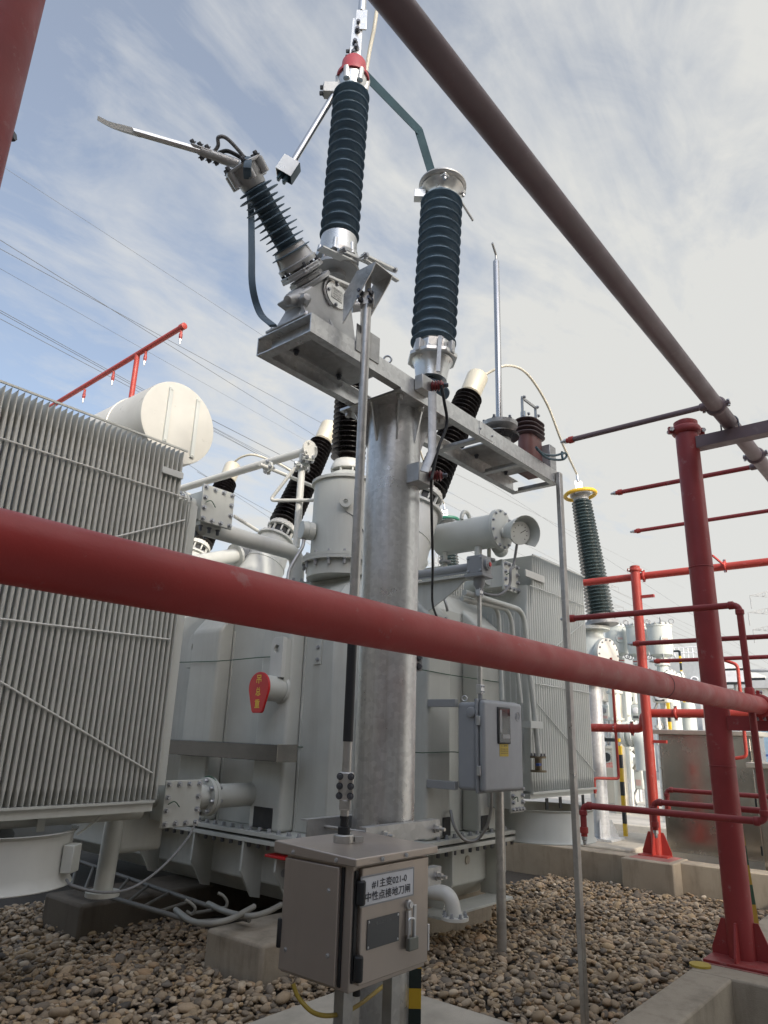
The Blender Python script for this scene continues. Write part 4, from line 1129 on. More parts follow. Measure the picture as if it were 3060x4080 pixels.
sx0, sx1 = (s_[0].x+s_[3].x)/2, (s_[1].x+s_[2].x)/2; sz1, sz0 = (s_[0].z+s_[1].z)/2, (s_[2].z+s_[3].z)/2
sg = MB().box((sx0, YS-.003, sz0), (sx1, YS, sz1)).build('sign_plate', M['white_plate'], fd, bevel=.001)
m_ = MB(); w_ = .005
for a, b in (((sx0, sz0), (sx1, sz0+w_)), ((sx0, sz1-w_), (sx1, sz1)), ((sx0, sz0+w_), (sx0+w_, sz1-w_)), ((sx1-w_, sz0+w_), (sx1, sz1-w_))):
    m_.box((a[0], YS-.0042, a[1]), (b[0], YS-.003, b[1]))
m_.build('sign_border', M['gear_grey'], sg, smooth=0)
sw, sh = sx1-sx0, sz1-sz0
letters('#1主变021-0', ((sx0+sx1)/2+.006, YS-.003, sz0+sh*.69), (1, 0, 0), (0, 0, 1), sh*.30, M['dark_letter'], sg, width=sw*.66, off=.0015, bold=.012)
letters('中性点接地刀闸', ((sx0+sx1)/2, YS-.003, sz0+sh*.30), (1, 0, 0), (0, 0, 1), sh*.31, M['dark_letter'], sg, width=sw*.84, off=.0015, bold=.012)
d_ = [P(x, y, Y=YS) for x, y in ((1463, 3667), (1589, 3633), (1588, 3747), (1460, 3787))]
dpx0, dpx1, dpz0, dpz1 = (d_[0].x+d_[3].x)/2, (d_[1].x+d_[2].x)/2, (d_[2].z+d_[3].z)/2, (d_[0].z+d_[1].z)/2
dp = MB().box((dpx0, YS-.002, dpz0), (dpx1, YS, dpz1)).build('data_plate', M['data_plate'], fd)
letters('电动操作机构', ((dpx0+dpx1)/2, YS-.002, dpz1-.016), (1, 0, 0), (0, 0, 1), .012, plain('faint_letter', (.17, .175, .18), .5), dp, width=.085, off=.0008)
bolts_on(dp, [(x, YS-.002, z) for x in (dpx0+.007, dpx1-.007) for z in (dpz0+.007, dpz1-.007)], (0, -1, 0), .003, .002, M['zinc'])
hx = P(1630, 3600, Y=YS).x; hz_ = P(1630, 3600, Y=YS).z
MB().lathe((hx-.01, YS, hz_), (0, -1, 0), [(.016, 0), (.016, .01), (.011, .014), (.011, .02)], 18).build('latch_base', M['zinc'], fd)
MB().bar((hx+.012, YS-.018, hz_-.002), (hx+.012, YS-.016, hz_-.12), .016, .008, up=(0, 1, 0)).build('handle', M['zinc'], fd, bevel=.002)
MB().bar((hx-.012, YS-.008, hz_-.02), (hx-.012, YS-.008, hz_-.10), .02, .014, up=(0, 1, 0)).build('handle_base', M['zinc'], fd, bevel=.002)
MB().tube(fillet([(hx-.022, YS-.016, hz_-.112), (hx-.022, YS-.016, hz_-.045), (hx+.006, YS-.022, hz_-.045), (hx+.006, YS-.022, hz_-.112)], .012), .004, 8).build('padlock_shackle', M['zinc'], fd)
MB().obox((hx+.002, YS-.016, hz_-.128), (.028, 0, 0), (0, .010, 0), (0, 0, .022)).build('padlock', plain('padlock_grey', (.20, .21, .19), .4, .5), fd, bevel=.004)
MB().box((CX1+.001, CY0-.01, hz_-.18), (CX1+.012, CY0+.02, hz_-.09)).build('latch_keeper', M['zinc'], cb, bevel=.002)
MB().lathe((CX0+.10, CY0+.05, CZ0-.004), (0, 0, -1), [(.014, 0), (.014, .03)], 14).build('cable_gland', M['black_rubber'], cb)
for x, y in ((2.13, 1.90), (2.40, 1.90), (2.40, 2.10)):
    MB().box((x, y, .1015), (x+.05, y+.006, CZ0-.0005)).box((x, y+.006, .1015), (x+.006, y+.045, CZ0-.0005)).build('leg', GD, cb, smooth=0)
o = MB().tube(spline([P(1168, 3920, Y=2.02), P(1190, 3975, Y=2.0), P(1250, 4035, Y=1.95), P(1330, 4045, Y=1.93), P(1420, 4010, Y=1.98), P(1545, 3915, Y=2.06)], 10), .0075, 12).build('yellow_hose', M['cable_yellow'])
tag(o, 'yellow flexible hose looping under the stainless cabinet', 'hose')

RX, RY = 2.225, 2.02
def RZ(y): return P(1400, y, X=RX).z
dr = thing('drive_rod', (RX, RY, CZ1+.02), 'long vertical steel drive rod with a black sleeve rising from the cabinet lid', 'drive rod')
zl_ = CZ1+.016+(RY-CY0)*.035
MB().lathe((RX, RY, zl_), (0, 0, 1), [(.040, 0), (.040, .026), (.036, .030)], 32).build('base_flange', M['galvanised_tube'], dr, bevel=.001)
MB().bar((RX+.03, RY-.03, zl_+.012), (RX+.062, RY-.045, zl_+.012), .014, .018).build('flange_ear', M['label_yellow'] and M['plate_alu'], dr)
MB().lathe((RX, RY, zl_+.030), (0, 0, 1), [(.024, 0), (.024, .026), (.016, .028), (.016, .055), (.018, .056), (.018, .066)], 24).build('seal_boot', M['black_rubber'], dr)
zc_ = P(1368, 3130, X=RX).z
MB().cyl((RX, RY, zl_+.09), (RX, RY, zc_-.045), .017, n=20).build('rod', M['galvanised_tube'], dr)
rd = lambda p: V(RX, RY, 0)
MB().obox((RX, RY, zc_), cr_*.030, cf_*.022, V(0, 0, .052)).obox((RX, RY, zc_-.07), cr_*.022, cf_*.020, V(0, 0, .02)).build('clamp_block', M['galvanised_tube'], dr, bevel=.005)
for dx in (-.024, .020):
    for dz_ in (-.036, 0, .036):
        p_ = V(RX, RY, zc_+dz_)+cr_*dx-cf_*.022
        MB().bolt(p_, -cf_, .0095, .016).cyl(p_-cf_*.01, p_-cf_*.028, .0055, n=10).build('bolt', M['dark_bolt'], dr)
zt_r = wl_[3].z-.02
z1_, z2_ = P(1400, 2955, X=RX).z, P(1400, 2560, X=RX).z
MB().cyl((RX, RY, zc_+.052), (RX, RY, z1_), .0185, n=24).build('rod', M['galvanised_tube'], dr)
MB().lathe((RX, RY, z1_), (0, 0, 1), [(.0205, 0), (.0205, z2_-z1_)], 24).build('black_sleeve', M['black_paint'], dr)
zk = P(1482, 1195, X=RX).z
MB().cyl((RX, RY, z2_), (RX, RY, zk), .0215, n=28).build('rod', M['galvanised_tube'], dr)
MB().cyl((RX, RY, zk+.02), (RX, RY, tf.z-.0065), .015, n=24).build('rod', M['galvanised_tube'], dr)
MB().obox((RX, RY, zk+.01), cr_*.034, cf_*.022, V(0, 0, .038)).build('clamp_block', GD, dr, bevel=.005)
for dx in (-.03, .02):
    for dz_ in (-.018, .022):
        MB().bolt(V(RX, RY, zk+.01+dz_)+cr_*dx-cf_*.024, -cf_-cr_*.4, .010, .03).build('bolt', M['dark_bolt'], dr)

# ================================================================== TRANSFORMER
GP = M['grey_paint']
XW, YW_, XE, YE = 4.37, 3.69, 6.35, 9.4           # main tank walls
ZF = .785                                          # tank joint
tk = thing('transformer_tank', (5.4, 6.5, .25), 'huge light grey transformer tank with box stiffeners and a bolted joint', 'transformer')
def plan(inset=0.0, ch=.42):
    return [(XW+inset, YE-inset), (XW+inset, YW_+ch*1.15), (XW+ch, YW_+inset), (XE-.25, YW_+inset), (XE-inset, YW_+.25), (XE-inset, YE-inset)]
def loft(levels):
    return MB().rings([[V(x, y, z) for x, y in pl] for pl, z in levels])
loft([(plan(0), ZF+.04), (plan(0), 2.72), (plan(.10), 2.84), (plan(.22), 2.93)]).build('upper_tank', GP, tk, smooth=20, bevel=.01)
loft([(plan(.22), 2.931), (plan(.24), 2.965)]).build('tank_cover', GP, tk, smooth=0)
loft([(plan(.16), .27), (plan(-.03), .42), (plan(-.03), ZF-.045)]).build('lower_tank', GP, tk, smooth=20, bevel=.01)
for z0, z1 in ((ZF-.045, ZF-.012), (ZF+.008, ZF+.040)):
    loft([(plan(-.25, .36), z0), (plan(-.25, .36), z1)]).build('joint_flange', GP, tk, smooth=0, bevel=.003)
loft([(plan(-.20), ZF-.0115), (plan(-.20), ZF+.0075)]).build('joint_gasket', M['black_rubber'], tk, smooth=0)
fb = [(XW-.20, y, z) for y in np.arange(4.25, 6.6, .115) for z in (ZF+.040,)]
bolts_on(tk, fb, (0, 0, 1), .016, .024, M['gear_grey'])
bolts_on(tk, [(x, y, ZF-.045) for x, y, z in fb], (0, 0, -1), .016, .034, M['dark_bolt'])
fb = [(x, YW_-.20, ZF+.040) for x in np.arange(4.95, 6.15, .115)]
bolts_on(tk, fb, (0, 0, 1), .016, .024, M['gear_grey'])
bolts_on(tk, [(x, y, ZF-.045) for x, y, z in fb], (0, 0, -1), .016, .034, M['dark_bolt'])
# box stiffeners: left face, then the end face
def stiff_left(y0, y1, z1=2.52, xf=4.20, pocket=False):
    zz = [ZF+.041, z1, z1+.20]
    a = [V(XW-.002, y0, zz[0]), V(xf, y0, zz[0]), V(xf, y0, zz[1]), V(XW-.002, y0, zz[2])]
    MB().prism(a, (0, y1-y0, 0)).build('box_stiffener', GP, tk, smooth=0, bevel=.03, seg=4)
    MB().box((XW-.012, y0-.015, zz[0]), (XW-.0005, y0-.0005, z1)).build('weld_strip', GP, tk)
for y0, y1 in ((4.52, 4.90), (5.52, 5.96), (6.6, 7.0)): stiff_left(y0, y1)
def stiff_end(x0, x1, z1=2.60, yf=3.50):
    zz = [ZF+.041, z1, z1+.17]
    a = [V(x0, YW_+.002, zz[0]), V(x0, yf, zz[0]), V(x0, yf, zz[1]), V(x0, YW_+.002, zz[2])]
    MB().prism(a, (x1-x0, 0, 0)).build('box_stiffener', GP, tk, smooth=0, bevel=.03, seg=4)
for x0, x1 in ((4.80, 5.14), (5.585, 5.965)): stiff_end(x0, x1)
# drain pockets low on the stiffeners, their inner dark laid on as black plates
MB().box((4.193, 4.60, ZF+.06), (4.1985, 4.83, ZF+.22)).build('pocket', M['black_rubber'], tk, bevel=.02)
MB().box((5.02, 3.4935, ZF+.06), (5.13, 3.4985, ZF+.20)).build('pocket', M['black_rubber'], tk, bevel=.02)
MB().box((5.60, 3.4935, ZF+.06), (5.72, 3.4985, ZF+.18)).build('pocket', M['black_rubber'], tk, bevel=.02)
# bolted cover strip on the chamfered corner
ca, cb2 = V(XW, YW_+.483, 0), V(XW+.42, YW_, 0)
cdir = (cb2-ca).normalized(); cnor = Vector((cdir.y, -cdir.x, 0))
if cnor.x > 0: cnor = -cnor
sm = ca+cdir*.26
MB().obox(sm+cnor*.008+V(0, 0, 1.36), cdir*.05, cnor*.0075, V(0, 0, .52)).build('cover_strip', GP, tk, bevel=.003)
bolts_on(tk, [sm+cnor*.016-cdir*.02+V(0, 0, z) for z in np.arange(.90, 1.88, .108)], cnor, .014, .014, M['gear_grey'])
sm2 = V(XW, 4.36, 0)
MB().box((XW-.012, 4.31, 2.16), (XW-.001, 4.40, 2.62)).build('cover_strip', GP, tk, bevel=.003)
bolts_on(tk, [(XW-.012, 4.35, z) for z in np.arange(2.2, 2.6, .105)], (-1, 0, 0), .014, .014, M['gear_grey'])
# lifting eye with the red painted face
le = thing('lifting_trunnion', (4.0, 4.6, 1.75), 'lifting stub with a red drop shaped face lettered in yellow Chinese', 'lifting lug')
dc = P(1030, 2738, X=3.95)
rt_ = .125
drop = [V(3.95, dc.y+math.cos(a)*rt_, dc.z+math.sin(a)*rt_) for a in np.linspace(math.radians(-15), math.radians(195), 26)]
drop += [V(3.95, dc.y-.068, dc.z-.19), V(3.95, dc.y-.05, dc.z-.205), V(3.95, dc.y+.05, dc.z-.205), V(3.95, dc.y+.068, dc.z-.19)]
fc = MB().prism(drop, (.022, 0, 0)).build('red_face', M['red_sign'], le, bevel=.004)
for i, ch in enumerate('吊总重'):
    letters(ch, (3.95, dc.y, dc.z+.065-.098*i), (0, -1, 0), (0, 0, 1), .070, M['yellow_letter'], fc, width=.062, off=.001, bold=.02)
MB().lathe((3.972, dc.y, dc.z), (1, 0, 0), [(.105, 0), (.105, .2265)], 40).build('stub', GP, le)
MB().lathe((4.172, dc.y, dc.z), (1, 0, 0), [(.112, 0), (.122, .0265)], 40).build('weld_ring', GP, le)
up = V(0, 0, 1); hc = V(4.13, dc.y-.02, dc.z+.33)
outer = [V(4.10, dc.y-.02+.075*sx, dc.z+z) for sx, z in ((1, .09), (1, .15), (1, .22), (1, .30), (1, .36), (.85, .40), (.55, .425), (0, .43), (-.6, .43), (-1, .43), (-1, .36), (-1, .30), (-1, .22), (-1, .15), (-1, .09), (0, .09))]
inner = [V(4.10, dc.y-.02+.035*math.cos(a), dc.z+.33+.035*math.sin(a)) for a in np.linspace(-.9, -.9+2*math.pi, 16, endpoint=False)]
MB().holeplate(outer, inner, (.045, 0, 0)).build('hook_plate', M['pale_paint'], le, smooth=0, bevel=.003)
MB().box((4.1455, dc.y-.09, dc.z+.05), (4.199, dc.y-.075, dc.z+.42)).build('hook_web', GP, le)
# second hook farther along
q = P(765, 2590, X=4.2)
hk = MB().holeplate([V(4.22, q.y+a*.10, q.z+b*.17) for a, b in ((1, -1), (1, -.5), (1, 0), (1, .5), (.8, .85), (.3, 1), (-.3, 1), (-1, 1), (-1, .5), (-1, 0), (-1, -.5), (-1, -1))],
                    [V(4.22, q.y+.045*math.cos(a), q.z+.03+.045*math.sin(a)) for a in np.linspace(-.8, -.8+2*math.pi, 12, endpoint=False)], (.04, 0, 0)).build('lifting_hook', GP, smooth=0, bevel=.004)
tag(hk, 'grey lifting hook half hidden behind the radiator edge', 'lifting lug')
# lower tank brackets and the red jacking pad
def rib_left(y, r=.30):
    z0, z1 = .30, ZF-.046
    a = [V(XW-.029, y, z1), V(XW-.24, y, z1), V(XW-.25, y, z1-.22), V(XW-.12, y, z0+.02), V(XW-.029, y, z0+.0)]
    MB().prism(a, (0, .022, 0)).build('tank_bracket', GP, tk, smooth=0)
for y in (4.84, 5.5, 6.3): rib_left(y)
for y in (4.46, 4.28):
    a = [V(XW-.029, y, .66), V(XW-.22, y, .66), V(XW-.23, y, .56), V(XW-.05, y, .30), V(XW-.029, y, .30)]
    MB().prism(a, (0, .02, 0)).build('jacking_web', GP, tk, smooth=0)
    MB().lathe((XW-.14, y-.001, .545), (0, -1, 0), [(.03, 0), (.03, .002)], 20).build('web_hole', M['gear_grey'], tk)
    MB().box((XW-.16, y, .682), (XW-.0295, y+.02, ZF-.046)).build('jacking_web', GP, tk, smooth=0)
MB().box((XW-.26, 4.20, .661), (XW-.0295, 4.56, .681)).build('jacking_pad', M['red_sign'], tk, bevel=.004)
for x in (5.12, 5.93):
    a = [V(x, YW_+.029, ZF-.046), V(x, YW_-.22, ZF-.046), V(x, YW_-.22, .50), V(x, YW_-.13, .31), V(x, YW_+.029, .30)]
    MB().prism(a, (.022, 0, 0)).build('tank_bracket', GP, tk, smooth=0)
MB().box((4.9, 3.42, .285), (5.98, 3.66, .305)).build('base_edge', GP, tk, bevel=.003)
MB().lathe((5.62, 3.655, .60), (0, -1, 0), [(.035, 0), (.035, .006)], 24).build('web_hole', M['concrete_pale'], tk)
# green wires tied round the tank
for i, pts in enumerate((((660, 2640), (865, 2634), (1040, 2619), (1105, 2618), (1190, 2621), (1400, 2630)), ((645, 2948), (860, 2955), (1110, 2972), (1196, 2976), (1400, 2985)))):
    w_ = [P(x, y, X=(4.18 if x < 1150 else (4.36 if x < 1300 else 4.52))) for x, y in pts]
    o = MB().tube(spline(w_, 6), .0045, 6).build('tie_wire', M['wire_green'])
    tag(o, ('thin green wire tied round the tank through the hook hole', 'thin green wire tied round the tank level with the steel trunking')[i], 'wire')
for i, pts in enumerate((((1660, 2665), (1690, 2670), (1800, 2690), (1900, 2705), (1994, 2719)), ((1655, 2998), (1690, 2999), (1800, 2996), (1826, 2998)))):
    o = MB().tube(spline([P(x, y, Y=3.485) for x, y in pts], 6), .004, 6).build('tie_wire', M['wire_green'])
    tag(o, ('thin wire round the tank end above the grey drive box', 'thin wire round the tank end left of the grey drive box')[i], 'wire')
# stainless trunking on the left face
o = thing('cable_trunking', (4.05, 5.2, 1.37), 'dark shiny stainless trunking running along the left side of the tank', 'trunking')
ty1 = P(1107, 2990, X=3.98).y
MB().box((3.98, ty1, 1.375), (4.19, 7.2, 1.50)).build('trunk', M['trunk_steel'], o, bevel=.003)
MB().box((3.972, ty1-.006, 1.37), (4.188, ty1-.0005, 1.505)).build('end_cap', M['stainless_clean'], o, bevel=.002)

# --- tank top: covers, turrets, bushings
t0 = V(4.70, 4.43, 2.966)
tu = thing('bushing_turret', t0, 'tall pale grey cylindrical turret with bolted flanges half hidden by the post', 'turret')
MB().lathe(t0, (0, 0, 1), [(.335, 0), (.335, .13), (.385, .131), (.385, .160)], 64).build('lower_body', GP, tu)
MB().lathe(t0+V(0, 0, .162), (0, 0, 1), [(.385, 0), (.385, .028), (.312, .029), (.312, .755), (.338, .757), (.338, .785), (.318, .79), (.30, .80)], 64).build('body', GP, tu)
bolts_on(tu, [t0+V(math.cos(a)*.362, math.sin(a)*.362, .131) for a in np.linspace(0, 2*math.pi, 16, endpoint=False)], (0, 0, -1), .015, .045, M['gear_grey'])
bolts_on(tu, [t0+V(math.cos(a)*.362, math.sin(a)*.362, .190) for a in np.linspace(0, 2*math.pi, 16, endpoint=False)], (0, 0, 1), .014, .020, M['gear_grey'])
def holed(parent, c, u, w, R, r, th, mat=GP):
    n = V(u).cross(V(w))
    MB().holeplate(circ(c, u, w, R, 20), circ(c, u, w, r, 20), n*th).build('lifting_eye', mat, parent, smooth=30)
e_ = t0+V(-.25, -.23, .66)
holed(tu, e_, V(.70, -.71, 0), V(0, 0, 1), .055, .022, .025)
jb = t0+V(-.30, .12, .42)
MB().cyl(jb, jb+V(-.11, .045, 0), .085, n=32).build('terminal_pot', GP, tu, bevel=.005)
MB().torus(jb+V(-.055, .022, 0), V(-.11, .045, 0), .085, .006, 32, 8).build('pot_rim', GP, tu)
hs = [jb+V(-.08, .03, -.085), jb+V(-.10, .03, -.18), jb+V(-.20, .07, -.42), jb+V(-.20, .02, -.66), jb+V(-.10, -.06, -.80), jb+V(0, -.12, -.9)]
o = MB().tube(spline(hs, 10), .016, 12).build('flexible_conduit', M['hose_steel'])
tag(o, 'ribbed steel conduit curling down from the pot on the tall turret', 'conduit')
o = MB().tube(spline([t0+V(math.cos(a)*.318, math.sin(a)*.318, z) for a, z in ((3.9, .58), (4.2, .52), (4.5, .40), (4.8, .30))], 8), .004, 6).build('sagging_wire', M['cable_grey'])
tag(o, 'thin wire sagging across the tall turret', 'wire')
bz = t0.z+.962
nb = thing('neutral_bushing', (t0.x, t0.y, bz), 'black ribbed bushing standing upright on the tall turret behind the post', 'bushing')
MB().lathe((t0.x, t0.y, bz-.010), (0, 0, 1), [(.26, 0), (.26, .012), (.15, .10)], 48).build('mounting_cone', GP, nb)
for a in np.linspace(.3, 2*math.pi+.3, 8, endpoint=False):
    d = Vector((math.cos(a), math.sin(a), 0)); s_ = Vector((-d.y, d.x, 0))*.008
    MB().prism([V(t0.x, t0.y, bz)+d*r+V(0, 0, z)-s_ for r, z in ((.10, .0), (.16, .0), (.155, .13), (.10, .13))], s_*2).build('mount_rib', GP, nb, smooth=0)
MB().lathe((t0.x, t0.y, bz+.125), (0, 0, 1), [(.165, 0), (.168, .02), (.155, .06), (.135, .10), (.11, .11)], 44).build('cast_ring', M['cream_paint'], nb)
MB().cyl((t0.x, t0.y, bz+.22), (t0.x, t0.y, bz+.30), .10, n=36).build('insulator_core', M['porcelain'], nb)
sheds((t0.x, t0.y, bz+.26), (t0.x, t0.y, bz+1.18), .092, .174, 17, nb, M['porcelain'], under=.40, taper=.95)
MB().lathe((t0.x, t0.y, bz+1.18), (0, 0, 1), [(.08, 0), (.09, .02), (.09, .12), (.05, .13)], 32).build('bushing_cap', M['gold_cap'], nb)

def hv(base, d, length, label, turlab, hidden=False):
    b = V(base); d = V(d).normalized()
    zt = 2.966
    foot = b-d*((b.z-zt)/d.z)
    tt = thing('bushing_turret', (foot.x, foot.y, zt), turlab, 'turret', None)
    top = b-d*.10
    L = (top-foot).length
    MB().lathe(foot-d*.06, d, [(.30, 0), (.285, .10), (.20, L), (.235, L+.002), (.235, L+.028), (.18, L+.03)], 56).build('body', M['pale_paint'], tt)
    MB().torus(foot+d*(L*.55), d, .238, .006, 56, 8).build('band', M['pale_paint'], tt)
    u, w = ortho(d)
    bolts_on(tt, [top+(u*math.cos(a)+w*math.sin(a))*.215-d*.03 for a in np.linspace(0, 2*math.pi, 12, endpoint=False)], d, .012, .018, M['gear_grey'])
    bb = thing('high_voltage_bushing', b, label, 'bushing', 'leaning black bushings on the transformer tank')
    for a in np.linspace(0, 2*math.pi, 10, endpoint=False):
        e = u*math.cos(a)+w*math.sin(a)
        MB().obox(b-d*.02+e*.145, e*.012, d.cross(e)*.008, d*.045).build('mount_rib', M['pale_paint'], bb)
    MB().cyl(b-d*.065, b+d*.02, .13, n=32).build('mount_core', M['black_rubber'], bb)
    MB().lathe(b+d*.02, d, [(.172, 0), (.175, .02), (.150, .075), (.125, .09)], 44).build('cast_ring', M['cream_paint'], bb)
    for a in np.linspace(0, 2*math.pi, 22, endpoint=False):
        e = u*math.cos(a)+w*math.sin(a)
        MB().bar(b+d*.03+e*.174, b+d*.095+e*.148, .010, .012, up=e).build('ring_rib', M['cream_paint'], bb)
    sheds(b+d*.11, b+d*(length-.34), .112, .184, 24, bb, M['porcelain'], under=.45, taper=.84)
    MB().lathe(b+d*(length-.34), d, [(.10, 0), (.118, .02), (.124, .30), (.116, .325), (.085, .335)], 44).build('bushing_cap', M['gold_cap'], bb)
    return b+d*length
tp1 = hv((5.4, 4.0, 3.88), (.455, -.10, 1), 1.86, 'leaning black bushing with a golden cap rising behind the frame right of the post', 'pale turret of the bushing hidden behind the post')
tp2 = hv((5.4, 6.14, 3.88), (.455, .02, 1), 1.86, 'leaning black bushing just left of the upright neutral bushing', 'conical pale turret under the middle leaning bushing')
tp3 = hv((5.4, 7.79, 3.88), (.455, .20, 1), 1.68, 'leaning black bushing with a golden cap farthest left above the square oil box', 'conical pale turret of the farthest leaning bushing')

# --- oil pipework on the left
def oilbox(name, c, s, dep, label):
    b = thing(name, c, label, 'oil box')
    x, y, z = c
    MB().box((x-s*.38, y+.026, z-s*.38), (x+s*.38, y+dep, z+s*.38)).build('box_body', M['grey_paint'], b, bevel=.006)
    pl_ = MB().box((x-s/2, y, z-s/2), (x+s/2, y+.025, z+s/2)).build('cover_plate', GP, b, bevel=.006)
    e = s/2-.028
    pts = [(x+a*e, y, z+k*e) for a in (-1, -.33, .33, 1) for k in (-1, 1)]+[(x+a*e, y, z+k*e) for a in (-1, 1) for k in (-.33, .33)]
    bolts_on(pl_, pts, (0, -1, 0), .0155, .020, M['bolt'])
    cw = [V(x-s*.42, y-.012, z+.0), V(x-s*.30, y-.035, z+.02), V(x-s*.12, y-.02, z-.02)]
    MB().tube(spline(cw, 6), .004, 8).build('bond_wire', M['wire_green'], b)
    return b
def fpair(parent, c, a, r, t=.024, n=8, bolt=True):
    c, a = V(c), V(a).normalized()
    MB().lathe(c-a*(t+.002), a, [(r, 0), (r, t)], 40).build('pipe_flange', GP, parent, bevel=.002)
    MB().lathe(c+a*.002, a, [(r, 0), (r, t)], 40).build('pipe_flange', GP, parent, bevel=.002)
    if bolt:
        u, w = ortho(a)
        pts = [c+(u*math.cos(x)+w*math.sin(x))*r*.86 for x in np.linspace(.2, 2*math.pi+.2, n, endpoint=False)]
        bolts_on(parent, [p+a*(t+.002) for p in pts], a, .014, .022, M['bolt'])
        bolts_on(parent, [p-a*(t+.002) for p in pts], -a, .014, .022, M['bolt'])
YB = 4.82
ub = [P(x, y, Y=YB) for x, y in ((815, 1935), (935, 1972), (922, 2103), (797, 2067))]
uc = (sum((p.x for p in ub))/4, YB, sum((p.z for p in ub))/4)
b = oilbox('oil_junction_box', uc, .335, .34, 'upper square bolted oil box at the top right corner of the left radiator')
MB().cyl((uc[0]-.13, YB+.2, uc[2]), (uc[0]-.42, YB+.2, uc[2]), .075, n=28).build('side_pipe', GP, b)
fpair(b, (uc[0]-.24, YB+.2, uc[2]), (1, 0, 0), .10)
MB().box((uc[0]-.11, YB+.07, uc[2]-.175), (uc[0]+.11, YB+.29, uc[2]-.13)).build('bottom_flange', GP, b, bevel=.004)
bolts_on(b, [(uc[0]+x, YB+y, uc[2]-.175) for x in (-.09, 0, .09) for y in (.09, .27)], (0, 0, -1), .014, .04, M['dark_bolt'])
bp_ = thing('oil_pipe', (4.2, YB+.2, 2.97), 'thick pale oil pipe bending down onto the tank from the upper oil box', 'oil pipe')
pz0, pz1 = P(870, 2105, Y=YB+.2).z, P(1150, 2205, Y=YB+.2).z
pzm = (pz0+pz1)/2; px1 = P(1185, 2240, Y=YB+.2).x
MB().tube(fillet([(uc[0]-.02, YB+.2, uc[2]-.175), (uc[0]-.0, YB+.2, pzm-.005), (px1, YB+.2, pzm), (px1, YB+.2, 2.98)], .15, 10), .076, 36).build('pipe', M['pale_paint'], bp_)
MB().lathe((px1, YB+.2, 2.967), (0, 0, 1), [(.155, 0), (.155, .025), (.08, .027)], 40).build('foot_flange', GP, bp_)
bolts_on(bp_, [(px1+math.cos(a)*.13, YB+.2+math.sin(a)*.13, 2.992) for a in np.linspace(0, 2*math.pi, 10, endpoint=False)], (0, 0, 1), .015, .025, M['gear_grey'])
# lower box and pipe
YL = 4.72
lb = [P(x, y, Y=YL) for x, y in ((662, 3112), (802, 3108), (795, 3287), (646, 3301))]
lc = (sum((p.x for p in lb))/4, YL, sum((p.z for p in lb))/4)
b = oilbox('oil_junction_box', lc, .325, .36, 'lower square bolted oil box at the bottom right corner of the left radiator')
MB().cyl((lc[0]-.12, YL+.2, lc[2]+.03), (lc[0]-.45, YL+.2, lc[2]+.03), .07, n=28).build('side_pipe', GP, b)
fpair(b, (lc[0]-.27, YL+.2, lc[2]+.03), (1, 0, 0), .10)
MB().cyl((lc[0]+.12, YL+.19, lc[2]+.02), (XW+.002, YL+.19, lc[2]+.02), .092, n=36).build('tank_pipe', M['grey_paint'], b)
fpair(b, (lc[0]+.36, YL+.19, lc[2]+.02), (1, 0, 0), .145, .030, 8)
MB().torus((lc[0]+.36, YL+.19, lc[2]+.06), (1, .2, 0), .11, .006, 24, 8).build('bond_wire', M['wire_green'], b)
MB().cyl((lc[0]-.38, YL+.26, lc[2]-.08), (lc[0]-.40, YL+.26, .50), .065, n=28).build('drain_pipe', GP, b)
MB().lathe((lc[0]-.40, YL+.26, .47), (0, 0, 1), [(.115, 0), (.115, .03)], 32).build('drain_flange', GP, b)
MB().box((lc[0]-.36, YL+.22, lc[2]-.34), (lc[0]+.02, YL+.30, lc[2]-.05)).build('gusset_box', GP, b, bevel=.05, seg=4)
cbp = [P(775, 3290, Y=YL-.02), P(740, 3350, Y=4.4), P(640, 3460, Y=4.3), P(520, 3540, Y=4.25), P(400, 3555, Y=4.25), P(290, 3530, Y=4.3), P(265, 3505, Y=4.4)]
o = MB().tube(spline(cbp, 10), .008, 8).build('grey_cable', M['cable_grey'])
tag(o, 'thin grey cable sagging from the lower oil box to the fan', 'cable')
# slim vent pipes above the tank
XV = px1-.03
vp = thing('vent_pipe', (XV, 6, 3.9), 'slim pale pipe with a round blank flange at its end above the tank', 'oil pipe')
v0, v1 = P(712, 1945, X=XV), P(1232, 1793, X=XV)
zv = (v0.z+v1.z)/2
MB().cyl((XV, v0.y+.6, v0.z-.01), (XV, v1.y, v1.z), .044, n=28).build('pipe', M['cream_paint'], vp)
vd = (V(XV, v1.y, v1.z)-V(XV, v0.y, v0.z)).normalized()
MB().lathe(V(XV, v1.y, v1.z)-vd*.02, vd, [(.082, 0), (.082, .018), (.0001, .019)], 36).build('blank_flange', M['cream_paint'], vp)
MB().lathe(V(XV, v1.y, v1.z)+vd*.001, vd, [(.100, 0), (.100, .020)], 36).build('blank_flange', M['cream_paint'], vp)
u_, w_ = ortho(vd)
bolts_on(vp, [V(XV, v1.y, v1.z)+vd*.021+(u_*math.cos(a)+w_*math.sin(a))*.075 for a in np.linspace(.6, 2*math.pi+.6, 4, endpoint=False)], vd, .014, .016, M['cream_paint'])
yv = YB+.2
zvy = v1.z+(v0.z-v1.z)*(yv-v1.y)/(v0.y-v1.y)
MB().cyl((XV, yv, pzm+.06), (XV, yv, zvy), .036, n=24).build('riser', M['cream_paint'], vp)
fpair(vp, (XV, yv, P(1175, 1868, X=XV).z), (0, 0, 1), .082, .014, 6)
fpair(vp, (XV-.02, yv-.10, zvy-.10), (-.3, -.5, 1), .070, .012, 6)
